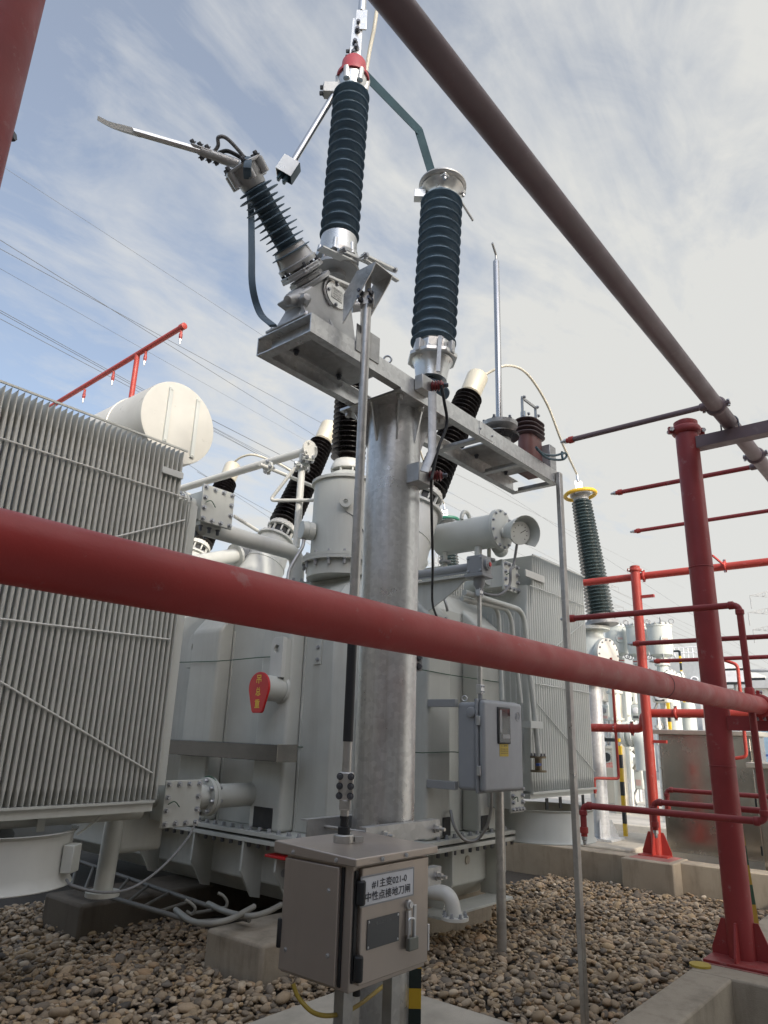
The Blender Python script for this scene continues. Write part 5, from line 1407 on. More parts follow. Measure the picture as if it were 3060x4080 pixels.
lo_ = [P(1208, 1822, X=XV-.04), P(1192, 1850, X=XV-.06), P(1075, 1994, X=XV-.15), P(1110, 2008, X=XV-.05), P(1250, 1993, X=XV+.02)]
MB().tube(fillet([lo_[0], lo_[2], lo_[4]], .06), .018, 14).build('loop_pipe', M['cream_paint'], vp)
for (xa, ya), (xb, yb), Yp, fl in (((1035, 1850), (1254, 1940), 5.25, (1068, 1862)), ((735, 1965), (790, 1988), 5.9, None), ((932, 2056), (1028, 2115), 5.9, None)):
    a_, b_ = P(xa, ya, Y=Yp), P(xb, yb, Y=Yp); z_ = (a_.z+b_.z)/2
    o = thing('small_oil_pipe', (a_.x, Yp, z_), {1035: 'thin white pipe with a flange reaching the tall turret', 735: 'short thin white pipe just above the upper oil box', 932: 'thin white pipe just right of the upper oil box'}[xa], 'oil pipe')
    MB().cyl(a_, b_, .020, n=16).build('pipe', M['cream_paint'], o)
    if fl: fpair(o, P(fl[0], fl[1], Y=Yp), b_-a_, .065, .012, 4)
cbl = [tp3+V(-.03, 0, .02), P(960, 1822, Y=7.9), P(1010, 1812, Y=7.7), P(1080, 1835, Y=7.5), P(1150, 1870, Y=7.3), P(1260, 1960, Y=7.2)]
o = MB().tube(spline(cbl, 10), .017, 12).build('cable_lead', M['cable_cream'])
tag(o, 'cream lead bowing right from the cap of the farthest bushing', 'cable')
gr_ = thing('gas_relay', (4.6, 6.6, 3.2), 'dark relay housing on a pale pipe end behind the right edge of the left radiator', 'relay')
g0, g1 = P(760, 2245, Y=6.3), P(935, 2215, Y=6.3)
MB().cyl(g0, g1, .085, n=32).build('pipe', M['pale_paint'], gr_)
gd = (g1-g0).normalized()
MB().lathe(g1, gd, [(.14, 0), (.14, .03)], 36).build('flange', M['pale_paint'], gr_)
MB().obox(g1+gd*.17+V(0, 0, .06), gd*.15, V(0, .10, 0), V(0, 0, .10)).build('relay_hood', M['gear_grey'], gr_, bevel=.03, seg=3)
MB().obox(g1+gd*.17-V(0, 0, .07), gd*.11, V(0, .08, 0), V(0, 0, .06)).build('relay_body', M['black_paint'], gr_, bevel=.01)

# --- radiators
def radiator(name, x0, n, pitch, y0, dep, z0, z1, short, zs, side, label, mat, fill=.265):
    r = thing(name, (x0+n*pitch/2, y0+dep/2, z0), label, 'radiator')
    mf, ms = MB(), MB()
    def fin(m, x, zb, zt):
        out = []
        for z, k in ((zb, .12), (zb+.07, .5), (zb+.10, 1), (zt-.24, 1), (zt-.16, .55), (zt-.012, .10), (zt, .10)):
            h = pitch*fill*k; rr = min(h, pitch*fill)
            out.append([V(x-h, y0+rr*.9, z), V(x-h*.72, y0+rr*.28, z), V(x, y0, z), V(x+h*.72, y0+rr*.28, z), V(x+h, y0+rr*.9, z), V(x+h*.8, y0+.05, z), V(x+h*.28, y0+.062, z), V(x+h*.28, y0+dep, z), V(x-h*.28, y0+dep, z), V(x-h*.28, y0+.062, z), V(x-h*.8, y0+.05, z)])
        m.rings(out)
    for i in range(n):
        sh = (i < short) if side < 0 else (i >= n-short)
        fin(ms if sh else mf, x0+(i+.5)*pitch, z0, zs if sh else z1)
    mf.build('fin_bank', mat, r, smooth=50)
    if short: ms.build('short_fin_bank', mat, r, smooth=50)
    return r
YR = 4.5
zt, zb = P(738, 1795, Y=YR).z, P(592, 3196, Y=YR).z
xr = P(738, 1795, Y=YR).x
pit = .0412
zs = P(745, 1990, Y=YR).z
nfin = 64
r = radiator('radiator_bank', xr+3*pit*.3-nfin*pit+.10, nfin, pit, YR, .50, zb+.012, zt-.012, 3, zs, 1, 'big grey finned radiator filling the left edge of the view', M['grey_paint_fin'])
rx0, rx1 = xr-nfin*pit, xr+.10
MB().bar((rx0, YR-.006, zt-.004), (xr+.02, YR-.006, zt-.004), .012, .014).build('top_bar', GP, r)
MB().box((rx0, YR-.012, zb-.004), (rx1, YR+.01, zb+.011)).box((rx0, YR+.011, zb-.06), (rx1, YR+.5, zb-.004)).build('bottom_trough', GP, r)
MB().cyl((rx0, YR+.25, zb-.06), (rx1+.05, YR+.25, zb-.06), .075, n=28).build('bottom_header', GP, r)
MB().cyl((rx0, YR+.25, zt-.12), (rx1-.03, YR+.25, zt-.12), .055, n=28).build('top_header', GP, r)
MB().box((rx1+.006, YR+.02, zb+.10), (rx1+.09, YR+.06, zs-.02)).build('side_panel', M['grey_paint'], r, bevel=.004)
a_, b_ = P(646, 1868, Y=YR-.012), P(728, 1900, Y=YR-.012); zz = (a_.z+b_.z)/2
MB().box((a_.x, YR-.022, zz-.026), (b_.x, YR-.003, zz+.026)).build('clip_bar', M['pale_paint'], r, bevel=.003)
for (xa, ya), (xb, yb) in (((0, 1745), (745, 1985)), ((0, 2465), (679, 2548)), ((367, 2162), (738, 2071)), ((0, 2715), (606, 3080))):
    MB().cyl(P(xa, ya, Y=YR-.012), P(xb, yb, Y=YR-.012), .0065, n=8).build('tie_rod', M['cream_paint'], r)
    for f in (.5,):
        pass
fan = thing('cooling_fan', (2.0, 4.9, .57), 'white flared fan duct hanging below the left radiator', 'fan')
_t = P(270, 3420, Y=4.58); _c = _t-Vector((CR.x, CR.y, 0)).normalized()*.47
fx, fy = _c.x, _c.y
zf0, zf1 = P(265, 3525, Y=4.58).z, P(280, 3312, Y=4.58).z
MB().lathe((fx, fy, zf0), (0, 0, 1), [(.475, 0), (.478, .004), (.462, .03), (.452, .07), (.450, zf1-zf0-.05), (.456, zf1-zf0-.02), (.478, zf1-zf0), (.44, zf1-zf0), (.44, 0)], 96, cap=False).build('duct', M['pale_paint'], fan)
MB().torus((fx, fy, zf0), (0, 0, 1), .475, .006, 96, 8).build('duct_lip', M['pale_paint'], fan)
MB().lathe((fx, fy, zf0+.10), (0, 0, 1), [(.09, 0), (.10, .02), (.10, .18), (.07, .22)], 28).build('motor', M['gear_grey'], fan)
for i in range(6):
    a = i*math.pi/3; d = Vector((math.cos(a), math.sin(a), 0)); s_ = Vector((-d.y, d.x, 0))
    MB().obox(V(fx, fy, zf0+.16)+d*.26, d*.17, s_*.06+V(0, 0, .04), V(0, 0, .003)).build('blade', M['gear_grey'], fan)
MB().obox(V(fx, fy, (zf0+zf1)/2)+Vector((CR.x, CR.y, 0)).normalized()*.49, Vector((CR.x, CR.y, 0)).normalized()*.035, Vector((-CR.y, CR.x, 0)).normalized()*.06, V(0, 0, .08)).build('junction_box', GP, fan, bevel=.006)
for y, x in ((-.1, .38), (-.30, .1), (.30, .35)):
    MB().box((fx+x, fy+y, zf1+.002), (fx+x+.05, fy+y+.006, zb-.062)).build('hanger', GP, fan)
MB().bar((fx+.36, fy-.32, zf1-.03), (fx+.50, fy-.35, zb-.08), .01, .01).build('stay', GP, fan)

# conservator
YCn = 5.5
cc_ = P(714, 1684, Y=YCn); crd = (P(865, 1700, Y=YCn).x-P(567, 1670, Y=YCn).x)/2
cn = thing('conservator_tank', (cc_.x, YCn+1.6, cc_.z-crd), 'large white oil conservator drum with two vertical straps above the left radiator', 'oil tank')
MB().lathe((cc_.x, YCn, cc_.z), (0, 1, 0), [(crd-.03, .0), (crd-.004, .006), (crd, .03), (crd, 3.6)], 96).build('drum', M['conservator_paint'], cn)
MB().torus((cc_.x, YCn+.62, cc_.z), (0, 1, 0), crd+.001, .010, 96, 8).build('drum_band', M['conservator_paint'], cn)
for (xa, ya), (xb, yb) in (((684, 1545), (655, 1760)), ((792, 1592), (763, 1823))):
    a_, b_ = P(xa, ya, Y=YCn-.012), P(xb, yb, Y=YCn-.012); x_ = (a_.x+b_.x)/2
    MB().box((x_-.020, YCn-.024, b_.z), (x_+.020, YCn-.001, a_.z)).build('end_strap', M['grey_far_paint'], cn, bevel=.003)
    bolts_on(cn, [(x_, YCn-.024, a_.z-.02), (x_, YCn-.024, b_.z+.02)], (0, -1, 0), .009, .006, M['pale_paint'])
MB().lathe((cc_.x-crd-.01, YCn+.60, cc_.z-.02), (-1, 0, 0), [(.016, 0), (.016, .02)], 16).build('band_bolt', M['gear_grey'], cn)
for y in (YCn+.8, YCn+2.6):
    MB().box((cc_.x-.26, y, 2.966), (cc_.x+.26, y+.04, cc_.z-crd*.7)).build('saddle', GP, cn)
MB().bar((cc_.x-.2, YCn+.82, 2.96), (XW+.3, YCn+.82, 2.96), .1, .1).build('support_arm', GP, cn)

# --- tap changer drive: grey box, shafts, gear, small oil tank
DY0 = 2.98
dx0 = P(1928, 2950, Y=DY0).x; DY1 = P(1826, 2950, X=dx0).y+.02; dx1 = P(2086, 2980, Y=DY0).x
dzt, dzb = P(1990, 2792, Y=DY0).z, P(2000, 3158, Y=DY0).z
BG = M['box_grey']
db = thing('motor_drive_box', ((dx0+dx1)/2, 3.2, dzb), 'blue grey motor drive box with a window and yellow label hung on the tank end', 'drive box')
MB().box((dx0+.012, DY0+.08, dzb+.012), (dx1-.012, DY1, dzt-.02)).build('box_body', BG, db, bevel=.030, seg=5)
MB().box((dx0-.004, DY0+.055, dzb-.004), (dx1+.004, DY0+.079, dzt+.004)).build('box_rim', BG, db, bevel=.018, seg=3)
dd = MB().box((dx0+.006, DY0, dzb+.006), (dx1-.006, DY0+.054, dzt-.006)).build('box_door', BG, db, bevel=.04, seg=5)
wq = [P(x, y, Y=DY0-.004) for x, y in ((1983, 2822), (2026, 2826), (2029, 2958), (1990, 2958))]
wx0, wx1, wz0, wz1 = (wq[0].x+wq[3].x)/2-.004, (wq[1].x+wq[2].x)/2+.004, (wq[2].z+wq[3].z)/2, (wq[0].z+wq[1].z)/2
MB().box((wx0-.012, DY0-.012, wz0-.012), (wx1+.012, DY0+.002, wz1+.012)).build('window_frame', M['black_paint'], dd, bevel=.012, seg=3)
wp = MB().box((wx0, DY0-.0145, wz0), (wx1, DY0-.0125, wz1)).build('window_pane', M['glass_dark'], dd)
MB().box((wx0+.010, DY0-.0155, wz0+.075), (wx0+.040, DY0-.0147, wz1-.01)).build('dial_panel', M['gear_grey'], wp)
MB().box((wx0+.052, DY0-.0155, wz0+.03), (wx1-.006, DY0-.0147, wz0+.06)).build('dial_panel', M['gear_grey'], wp)
lq0, lq1 = P(1991, 2963, Y=DY0-.003), P(2027, 3014, Y=DY0-.003)
lp_ = MB().box((lq0.x, DY0-.002, lq1.z), (lq1.x, DY0-.0002, lq0.z)).build('warning_label', M['label_yellow'], dd)
lw, lh = lq1.x-lq0.x, lq0.z-lq1.z
letters('⚠ 警告', ((lq0.x+lq1.x)/2, DY0-.002, lq0.z-lh*.17), (1, 0, 0), (0, 0, 1), lh*.15, M['dark_letter'], lp_, width=lw*.7, off=.0008)
for i, s_ in enumerate(('操作前请断开电源', '严禁带电操作机构', '请阅读说明书')):
    letters(s_, ((lq0.x+lq1.x)/2, DY0-.002, lq0.z-lh*(.42+.17*i)), (1, 0, 0), (0, 0, 1), lh*.10, M['dark_letter'], lp_, width=lw*.82, off=.0008)
lg_ = P(2066, 2855, Y=DY0)
lgo = MB().torus((lg_.x-.02, DY0-.001, lg_.z), (0, 1, 0), .036, .003, 32, 6).build('emblem', BG, dd)
for s_ in (-.014, .014): MB().box((lg_.x-.02+s_-.003, DY0-.004, lg_.z-.022), (lg_.x-.02+s_+.003, DY0-.0005, lg_.z+.022)).build('emblem_bar', BG, lgo)
MB().box((lg_.x-.034, DY0-.004, lg_.z-.003), (lg_.x-.006, DY0-.0005, lg_.z+.003)).build('emblem_bar', BG, lgo)
kb = P(1879, 2838, X=dx0+.01)
MB().lathe((dx0+.013, kb.y, kb.z), (-1, 0, 0), [(.040, 0), (.040, .018), (.034, .026), (.012, .03)], 32).build('breather', BG, db)
for zz in (dzt-.16, dzb+.16):
    MB().box((dx0-.012, DY0+.03, zz-.035), (dx0+.004, DY0+.06, zz+.035)).build('hinge', M['zinc'], db, bevel=.003)
for zz in (dzt-.03, dzb+.04):
    MB().box((dx0-.02, DY1+.001, zz-.03), (dx0+.03, YW_-.19, zz+.03)).build('mount_bracket', M['gear_grey'], db, bevel=.003)
MB().torus((dx0+.10, DY0+.24, dzt+.012), (1, .4, 0), .020, .006, 24, 8).build('eye_bolt', M['zinc'], db)
q = P(1907, 2770, Y=3.05)
sx, sy = P(1912, 2600, Y=3.05).x, 3.05
gzt = P(1912, 2290, Y=3.05).z
MB().lathe((sx, sy, dzt-.01), (0, 0, 1), [(.05, 0), (.05, .014), (.018, .016), (.018, .05)], 20).build('shaft_seal', M['gear_grey'], db)
ds = thing('drive_shaft', (sx, sy, dzt+.04), 'slim vertical steel shaft rising from the top of the blue grey box', 'shaft')
MB().box((sx-.014, sy-.014, dzt+.04), (sx+.014, sy+.014, gzt-.13)).build('shaft_tube', M['galvanised_tube'], ds, bevel=.002)
for z in (dzt+.08, gzt-.15):
    cp = MB().box((sx-.026, sy-.022, z-.035), (sx+.026, sy+.022, z+.035)).build('shaft_coupling', M['zinc'], ds, bevel=.003)
    bolts_on(cp, [(sx+a, sy-.022, z+k) for a in (-.016, .016) for k in (-.02, .02)], (0, -1, 0), .006, .008, M['bolt'])
gb = thing('bevel_gear', (sx, sy, gzt-.1), 'small grey gear box with a red plug right of the post', 'gear box')
GG = M['gear_grey']
gq0, gq1 = P(1872, 2235, Y=sy), P(1945, 2300, Y=sy)
MB().box((sx-.075, sy-.075, gzt-.005), (sx+.075, sy+.075, gzt+.15)).build('gear_case', GG, gb, bevel=.008)
bolts_on(gb, [(sx-.076, sy+a, gzt+.07+k) for a in (-.06, .06) for k in (-.055, .055)], (-1, 0, 0), .009, .010, M['bolt'])
MB().lathe((sx, sy-.075, gzt+.072), (0, -1, 0), [(.048, 0), (.048, .022), (.036, .026), (.034, .03)], 32).build('bearing_cap', GG, gb)
MB().lathe((sx, sy-.106, gzt+.072), (0, -1, 0), [(.018, 0), (.018, .006)], 20).build('red_plug', M['red_sign'], gb)
MB().box((sx-.095, sy-.09, gzt-.035), (sx+.075, sy+.09, gzt-.006)).build('bearing_plate', GG, gb, bevel=.004)
MB().lathe((sx, sy, gzt-.11), (0, 0, 1), [(.03, -.02), (.034, 0), (.048, .02), (.048, .075)], 28).build('shaft_neck', GG, gb)
MB().cyl((sx, sy+.075, gzt+.075), (sx, 4.6, gzt+.075), .034, n=28).build('shaft_guard', GG, gb)
MB().box((sx-.008, sy+.09, gzt+.025), (sx+.008, 4.5, gzt+.04)).build('guard_rail', GG, gb)
a_ = [V(sx-.06, sy+.09, gzt-.03), V(sx-.06, sy+.16, gzt-.10), V(sx-.06, YW_-.02, gzt-.36), V(sx-.06, YW_+.1, gzt-.30), V(sx-.06, YW_+.24, gzt-.02)]
MB().prism(a_, (.012, 0, 0)).build('bracket_web', GP, gb, smooth=0)
MB().box((sx-.10, sy+.0905, gzt-.028), (sx+.06, YW_+.2, gzt-.014)).build('bracket_flange', GP, gb)
# small oil tank with gauge
XS = 5.75
s1, s0 = P(1985, 2108, X=XS), P(1778, 2152, X=XS)
sz = (s1.z+s0.z)/2; rs_ = .165
so = thing('tap_changer_oil_tank', (XS, (s0.y+s1.y)/2, sz-.6), 'small grey horizontal oil tank with a hooded dial gauge right of the post', 'oil tank')
MB().lathe((XS, s0.y+.10, sz), (0, -1, 0), [(rs_-.03, 0), (rs_-.005, .02), (rs_, .05), (rs_, s0.y+.10-s1.y)], 56).build('drum', M['grey_far_paint'], so)
for yy, tt_ in ((s1.y, .022), (s1.y-.024, .022)):
    MB().lathe((XS, yy, sz), (0, -1, 0), [(rs_+.035, 0), (rs_+.035, tt_)], 56).build('end_flange', M['grey_far_paint'], so)
bolts_on(so, [(XS+math.cos(a)*(rs_+.015), s1.y-.046, sz+math.sin(a)*(rs_+.015)) for a in np.linspace(.2, 2*math.pi+.2, 12, endpoint=False)], (0, -1, 0), .012, .016, M['bolt'])
gc = V(XS+.05, s1.y-.19, sz-.05)
gd_ = Vector((-.40, -.86, -.22)).normalized()
gu = Vector((1, .1, 0)); gu = (gu-gd_*gu.dot(gd_)).normalized(); gv = gd_.cross(gu).normalized()
if gv.z < 0: gv = -gv
MB().cyl(V(XS, s1.y-.046, sz-.04), gc, .05, n=20).build('gauge_stem', GP, so)
MB().lathe(gc, gd_, [(.10, 0), (.112, .01), (.112, .035), (.098, .036)], 40).build('gauge_case', M['grey_far_paint'], so)
df = MB().lathe(gc+gd_*.030, gd_, [(.096, 0), (.096, .004)], 40).build('gauge_dial', M['dial_white'], so)
MB().bar(gc+gd_*.036, gc+gd_*.036+gu*.05+gv*.045, .006, .004, up=gd_).build('gauge_needle', M['black_paint'], df)
for a in np.linspace(-.6, 3.8, 9):
    e = gu*math.cos(a)+gv*math.sin(a)
    MB().bar(gc+gd_*.0355+e*.070, gc+gd_*.0355+e*.085, .006, .003, up=gd_).build('gauge_tick', M['black_paint'], df)
hr = []
for d_, R in ((-.10, .118), (.12, .170)):
    hr.append([gc+gd_*d_+(gu*math.cos(a)+gv*math.sin(a))*R-gv*(.0) for a in np.linspace(math.radians(-35), math.radians(215), 30)])
m_ = MB()
vs = hr[0]+hr[1]+[p-(p-gc-gd_*(gd_.dot(p-gc))).normalized()*.005 for p in hr[0]]+[p-(p-gc-gd_*(gd_.dot(p-gc))).normalized()*.005 for p in hr[1]]
n_ = 30; fs = []
for j in range(n_-1):
    fs += [(j, j+1, n_+j+1, n_+j), (2*n_+j, 3*n_+j, 3*n_+j+1, 2*n_+j+1), (n_+j, n_+j+1, 3*n_+j+1, 3*n_+j), (j, 2*n_+j, 2*n_+j+1, j+1)]
for j in (0, n_-1): fs.append((j, n_+j, 3*n_+j, 2*n_+j))
m_.add(vs, fs).build('gauge_hood', M['grey_far_paint'], so)
MB().tube([V(XS+.04*math.cos(a)*2-.02, s1.y+.36, sz+rs_-.02+.10*math.sin(a)) for a in np.linspace(0, math.pi, 14)], .020, 14).build('lifting_bow', GP, so)
for yy, rr in ((s1.y+.20, .036), (s0.y-.02, .024)):
    MB().cyl((XS-.05, yy, sz-rs_+.01), (XS-.05, yy, 2.966), rr, n=20).build('leg', GP, so)
MB().cyl((XS+.12, s1.y+.18, sz-rs_+.05), (XS+.12, s1.y+.18, 2.97), .02, n=16).build('leg', GP, so)
for yy, xx in ((s0.y-.02, -.05), (s1.y+.18, .12)):
    for zz in (sz-rs_-.10, sz-rs_-.20):
        MB().lathe((XS+xx, yy, zz), (0, 0, 1), [(.062, 0), (.062, .022)], 24).build('pipe_flange', M['gear_grey'], so)
hp = [gc-gv*.10+gd_*.02, gc-gv*.22+V(0, 0, -.1), P(2035, 2270, Y=3.1), P(2030, 2330, Y=3.1), P(1990, 2370, Y=3.12), P(1930, 2365, Y=3.2), P(1905, 2340, Y=3.3)]
o = MB().tube(spline(hp, 10), .013, 12).build('flexible_conduit', M['cable_grey'])
tag(o, 'grey conduit hanging from the hooded dial gauge', 'conduit')
o = MB().tube(spline([P(1752, 2330, Y=3.6), P(1765, 2370, Y=3.55), P(1778, 2410, Y=3.5), P(1783, 2435, Y=3.5)], 8), .013, 12).build('flexible_conduit', M['hose_steel'])
tag(o, 'short ribbed steel conduit right of the post at the tank shoulder', 'conduit')
o = MB().tube(spline([P(1795, 3230, Y=3.47), P(1810, 3290, Y=3.40), P(1850, 3345, Y=3.36), P(1900, 3345, Y=3.30), P(1940, 3290, Y=3.22), P(1957, 3220, Y=3.18), P(1957, 3150, Y=3.16)], 10), .013, 12).build('flexible_conduit', M['hose_steel'])
tag(o, 'ribbed steel conduit looping under the grey drive box', 'conduit')
q0, q1 = P(1983, 3800, Z=0), P(1992, 3160, Y=3.22)
o = MB().cyl((q0.x, 3.22, -.05), (q0.x, 3.22, dzb+.06), .038, n=28).build('support_tube', M['galvanised_tube'])
tag(o, 'plain galvanised tube standing in the pebbles under the grey drive box', 'post')
# pressure cap on the tank shoulder
q = P(1772, 2500, Y=3.45)
o = thing('cable_entry', q, 'small domed fitting on the tank shoulder where the black cable ends', 'fitting')
MB().lathe(q-V(0, 0, .03), (0, -.3, 1), [(.06, 0), (.062, .02), (.05, .035), (.02, .04)], 28).build('dome', GG, o)
MB().bolt(q+V(-.04, -.03, .02), (-.2, -.3, 1), .012, .05).build('bolt', M['bolt'], o)

# elbow drain valve
q = P(1672, 3545, Y=3.56)
ev = thing('drain_elbow', (q.x, 3.45, q.z-.15), 'white drain elbow with a bolted round flange low on the tank end', 'drain elbow')
MB().lathe((q.x, 3.662, q.z), (0, -1, 0), [(.095, 0), (.095, .025)], 36).build('tank_flange', M['cream_paint'], ev)
e1 = P(1772, 3630, Y=3.30)
pth = fillet([(q.x, 3.64, q.z), (q.x+.03, 3.30, q.z+.005), (q.x+.05, 3.27, q.z-.14)], .16, 10)
MB().tube(pth, .055, 32).build('elbow_pipe', M['cream_paint'], ev)
ee = pth[-1]
MB().lathe(ee-V(0, 0, .022), (0, 0, 1), [(.100, 0), (.100, .022), (.058, .024)], 40).build('blank_flange', M['cream_paint'], ev)
bolts_on(ev, [ee+V(math.cos(a)*.082, math.sin(a)*.082, .0) for a in np.linspace(.3, 2*math.pi+.3, 8, endpoint=False)], (0, 0, 1), .012, .024, M['gear_grey'])
bolts_on(ev, [(q.x+math.cos(a)*.078, 3.636, q.z+math.sin(a)*.078) for a in np.linspace(.3, 2*math.pi+.3, 8, endpoint=False)], (0, -1, 0), .011, .022, M['gear_grey'])

# --- cable ladder and conduits low on the left
plain('ladder_steel', (.13, .125, .11), .6)
cl = thing('cable_ladder', (3.4, 5.6, .3), 'dark steel cable ladder lying over the footing blocks left of the cabinet', 'cable ladder')
la0, la1 = P(310, 3430, Z=.32), P(975, 3660, Z=.30)
rb0, rb1 = P(180, 3490, Z=.32), P(765, 3640, Z=.30)
for a, b in ((la0, la1), (P(285, 3530, Z=.32), P(770, 3672, Z=.30))):
    MB().cyl(a, b+(b-a)*.02, .018, n=12).build('side_rail', M['ladder_steel'], cl)
c0_, c1_ = P(285, 3530, Z=.32), P(770, 3672, Z=.30)
for i in range(9):
    f = i/8
    MB().cyl(c0_.lerp(c1_, f), la0.lerp(la1, f), .012, n=10).build('rung', M['ladder_steel'], cl)
for i, pts in enumerate((((700, 3625), (760, 3668), (830, 3680), (910, 3665), (980, 3630), (1012, 3612)), ((830, 3600), (900, 3632), (990, 3650), (1060, 3635), (1120, 3605)))):
    o = MB().tube(spline([P(x, y, Z=.325+.01*k_) for k_, (x, y) in enumerate(pts)], 8), .020, 14).build('conduit_pipe', M['conduit'])
    tag(o, ('pale conduit bending up at its open end over the footing block', 'pale conduit running off behind the cabinet')[i], 'conduit')
for i, pts in enumerate((((742, 3630), (765, 3642), (778, 3620), (762, 3600), (738, 3585)), ((880, 3618), (898, 3615), (905, 3595), (890, 3570), (868, 3558)))):
    o = MB().tube(spline([P(x, y, D=P(x, y, Z=.33).length*0+((P(pts[0][0], pts[0][1], Z=.33)-EYE).dot(CF))) for x, y in pts], 6), .011, 10).build('hook_rod', M['conduit'])
    tag(o, ('small bent pale hook on the near rail of the cable ladder', 'small bent pale hook on the far rail of the cable ladder')[i], 'hook')

# --- right radiator, fan and pipes
YR2 = 3.2
ra_, rb_ = P(2119, 2216, Y=YR2), P(2338, 2300, Y=YR2)
zt2 = (ra_.z+rb_.z)/2; zb2 = P(2375, 3140, Y=YR2).z
pit2 = .046; n2 = int((P(2350, 2700, Y=YR2).x-ra_.x)/pit2)+3
zs2 = P(2115, 2335, Y=YR2).z
x02 = ra_.x-3*pit2
r2 = radiator('radiator_bank', x02, n2, pit2, YR2, .52, zb2+.01, zt2, 3, zs2, -1, 'finely finned grey radiator on the right behind the drive box', M['grey_far_paint'], .40)
xe2 = x02+n2*pit2
MB().bar((x02+3*pit2, YR2-.006, zt2), (xe2, YR2-.006, zt2), .012, .014).build('top_bar', M['grey_far_paint'], r2)
MB().box((x02, YR2-.01, zb2-.01), (xe2+.02, YR2+.02, zb2+.009)).box((x02, YR2+.021, zb2-.05), (xe2, YR2+.50, zb2-.01)).build('bottom_trough', M['grey_far_paint'], r2)
for (xa, ya), (xb, yb) in (((2110, 2332), (2331, 2415)), ((2134, 2723), (2351, 2762)), ((2139, 2802), (2371, 3076)), ((2187, 2598), (2323, 2484))):
    MB().cyl(P(xa, ya, Y=YR2-.012), P(xb, yb, Y=YR2-.012), .005, n=8).build('tie_rod', M['grey_far_paint'], r2)
q = P(2113, 2288, Y=YR2-.02)
MB().box((x02-.03, YR2-.02, q.z-.035), (x02+.36, YR2-.003, q.z+.035)).build('clip_bar', M['pale_paint'], r2, bevel=.003)
for i in range(7):
    y = YR2+.09+i*.06
    MB().cyl((x02+.5*pit2-pit2*.075, y, zb2+.16), (x02+.5*pit2-pit2*.075, y, zs2-.26), .011, n=8).build('pressed_rib', M['grey_far_paint'], r2)
MB().cyl((x02-.02, YR2+.26, zt2-.10), (xe2, YR2+.26, zt2-.10), .055, n=24).build('top_header', M['grey_far_paint'], r2)
r3 = radiator('radiator_bank', x02+.10, 20, pit2, YR2+1.0, .52, zb2, zt2+.02, 0, zs2, -1, 'second grey radiator bank mostly hidden behind the finely finned one', M['grey_far_paint'])
for yy in (YR2+.26, YR2+1.26):
    MB().lathe((x02-.06, yy, zt2+.08), (-1, -.4, 0), [(.075, -.16), (.075, 0)], 28).build('header_stub', M['grey_far_paint'], r2 if yy < 4 else r3)
qx = P(2251, 3262, Y=3.45).x; f2z0, f2z1 = P(2200, 3325, Y=3.45).z, P(2200, 3205, Y=3.45).z
f2x = (qx+P(2040, 3262, Y=3.45).x)/2; fr2 = (qx-P(2040, 3262, Y=3.45).x)/2*.93
fan2 = thing('cooling_fan', (f2x, 3.45, f2z0), 'grey round fan duct hanging below the right radiator', 'fan')
MB().lathe((f2x, 3.45, f2z0), (0, 0, 1), [(fr2+.02, 0), (fr2, .03), (fr2, f2z1-f2z0-.02), (fr2+.02, f2z1-f2z0), (fr2-.01, f2z1-f2z0), (fr2-.01, 0)], 72, cap=False).build('duct', M['grey_far_paint'], fan2)
MB().torus((f2x, 3.45, f2z0), (0, 0, 1), fr2+.016, .006, 72, 8).build('duct_lip', M['grey_far_paint'], fan2)
MB().lathe((f2x-.05, 3.45, f2z0-.03), (0, 0, 1), [(.07, 0), (.09, .02), (.09, .2)], 24).build('motor', M['black_paint'], fan2)
for dx_ in (-.7, -.15, .45, .85):
    MB().box((f2x+fr2*dx_, 3.45-fr2*.5, f2z1+.002), (f2x+fr2*dx_+.05, 3.45-fr2*.5+.008, zb2-.052)).build('hanger', M['black_paint'], fan2)
ob = [P(x, y, Y=3.3) for x, y in ((2009, 2240), (2066, 2262), (2067, 2358), (2005, 2340))]
oc = (sum(p.x for p in ob)/4, 3.3, sum(p.z for p in ob)/4)
b = oilbox('oil_junction_box', oc, .28, .32, 'square bolted oil box beside the top of the right radiator')
MB().cyl((oc[0]-.1, 3.46, oc[2]), (XE-.25, 3.9, oc[2]), .085, n=28).build('side_pipe', M['grey_far_paint'], b)
ob = [P(x, y, Y=3.25) for x, y in ((2030, 3172), (2092, 3170), (2092, 3222), (2032, 3228))]
oc = (sum(p.x for p in ob)/4, 3.25, sum(p.z for p in ob)/4+.03)
b = oilbox('oil_junction_box', oc, .22, .30, 'square bolted oil box just below the grey drive box')
for i, pts in enumerate((((1850, 2360), (1945, 2385), (2060, 2425), (2108, 2440), (2122, 2500), (2150, 3040)), ((1840, 2385), (1935, 2405), (2020, 2420), (2045, 2440), (2058, 2500), (2075, 2800)), ((1860, 2395), (1950, 2402), (1980, 2405), (1992, 2430), (1998, 2600), (2000, 2790)))):
    w_ = [P(x, y, Y=(3.10, 3.13, 3.16)[i]) for k_, (x, y) in enumerate(pts)]
    o = MB().tube(fillet([w_[0], w_[2]*.5+w_[3]*.5, w_[-1]], .14, 10), (.024, .020, .020)[i], 14).build('conduit_pipe', M['grey_far_paint'])
    tag(o, ('outermost bent grey pipe in front of the right radiator, ending in a valve', 'middle bent grey pipe behind the drive shaft', 'innermost bent grey pipe behind the drive shaft')[i], 'pipe')
q = P(2145, 3045, Y=3.10)
vv = thing('drain_valve', (q.x, 3.10, q.z-.1), 'small brown flanged valve in front of the right radiator', 'valve')
MB().cyl((q.x, 3.10, q.z-.06), (q.x, 3.10, q.z+.06), .032, n=20).build('valve_body', M['cable_yellow'] and plain('bronze', (.20, .165, .11), .45, .5), vv)
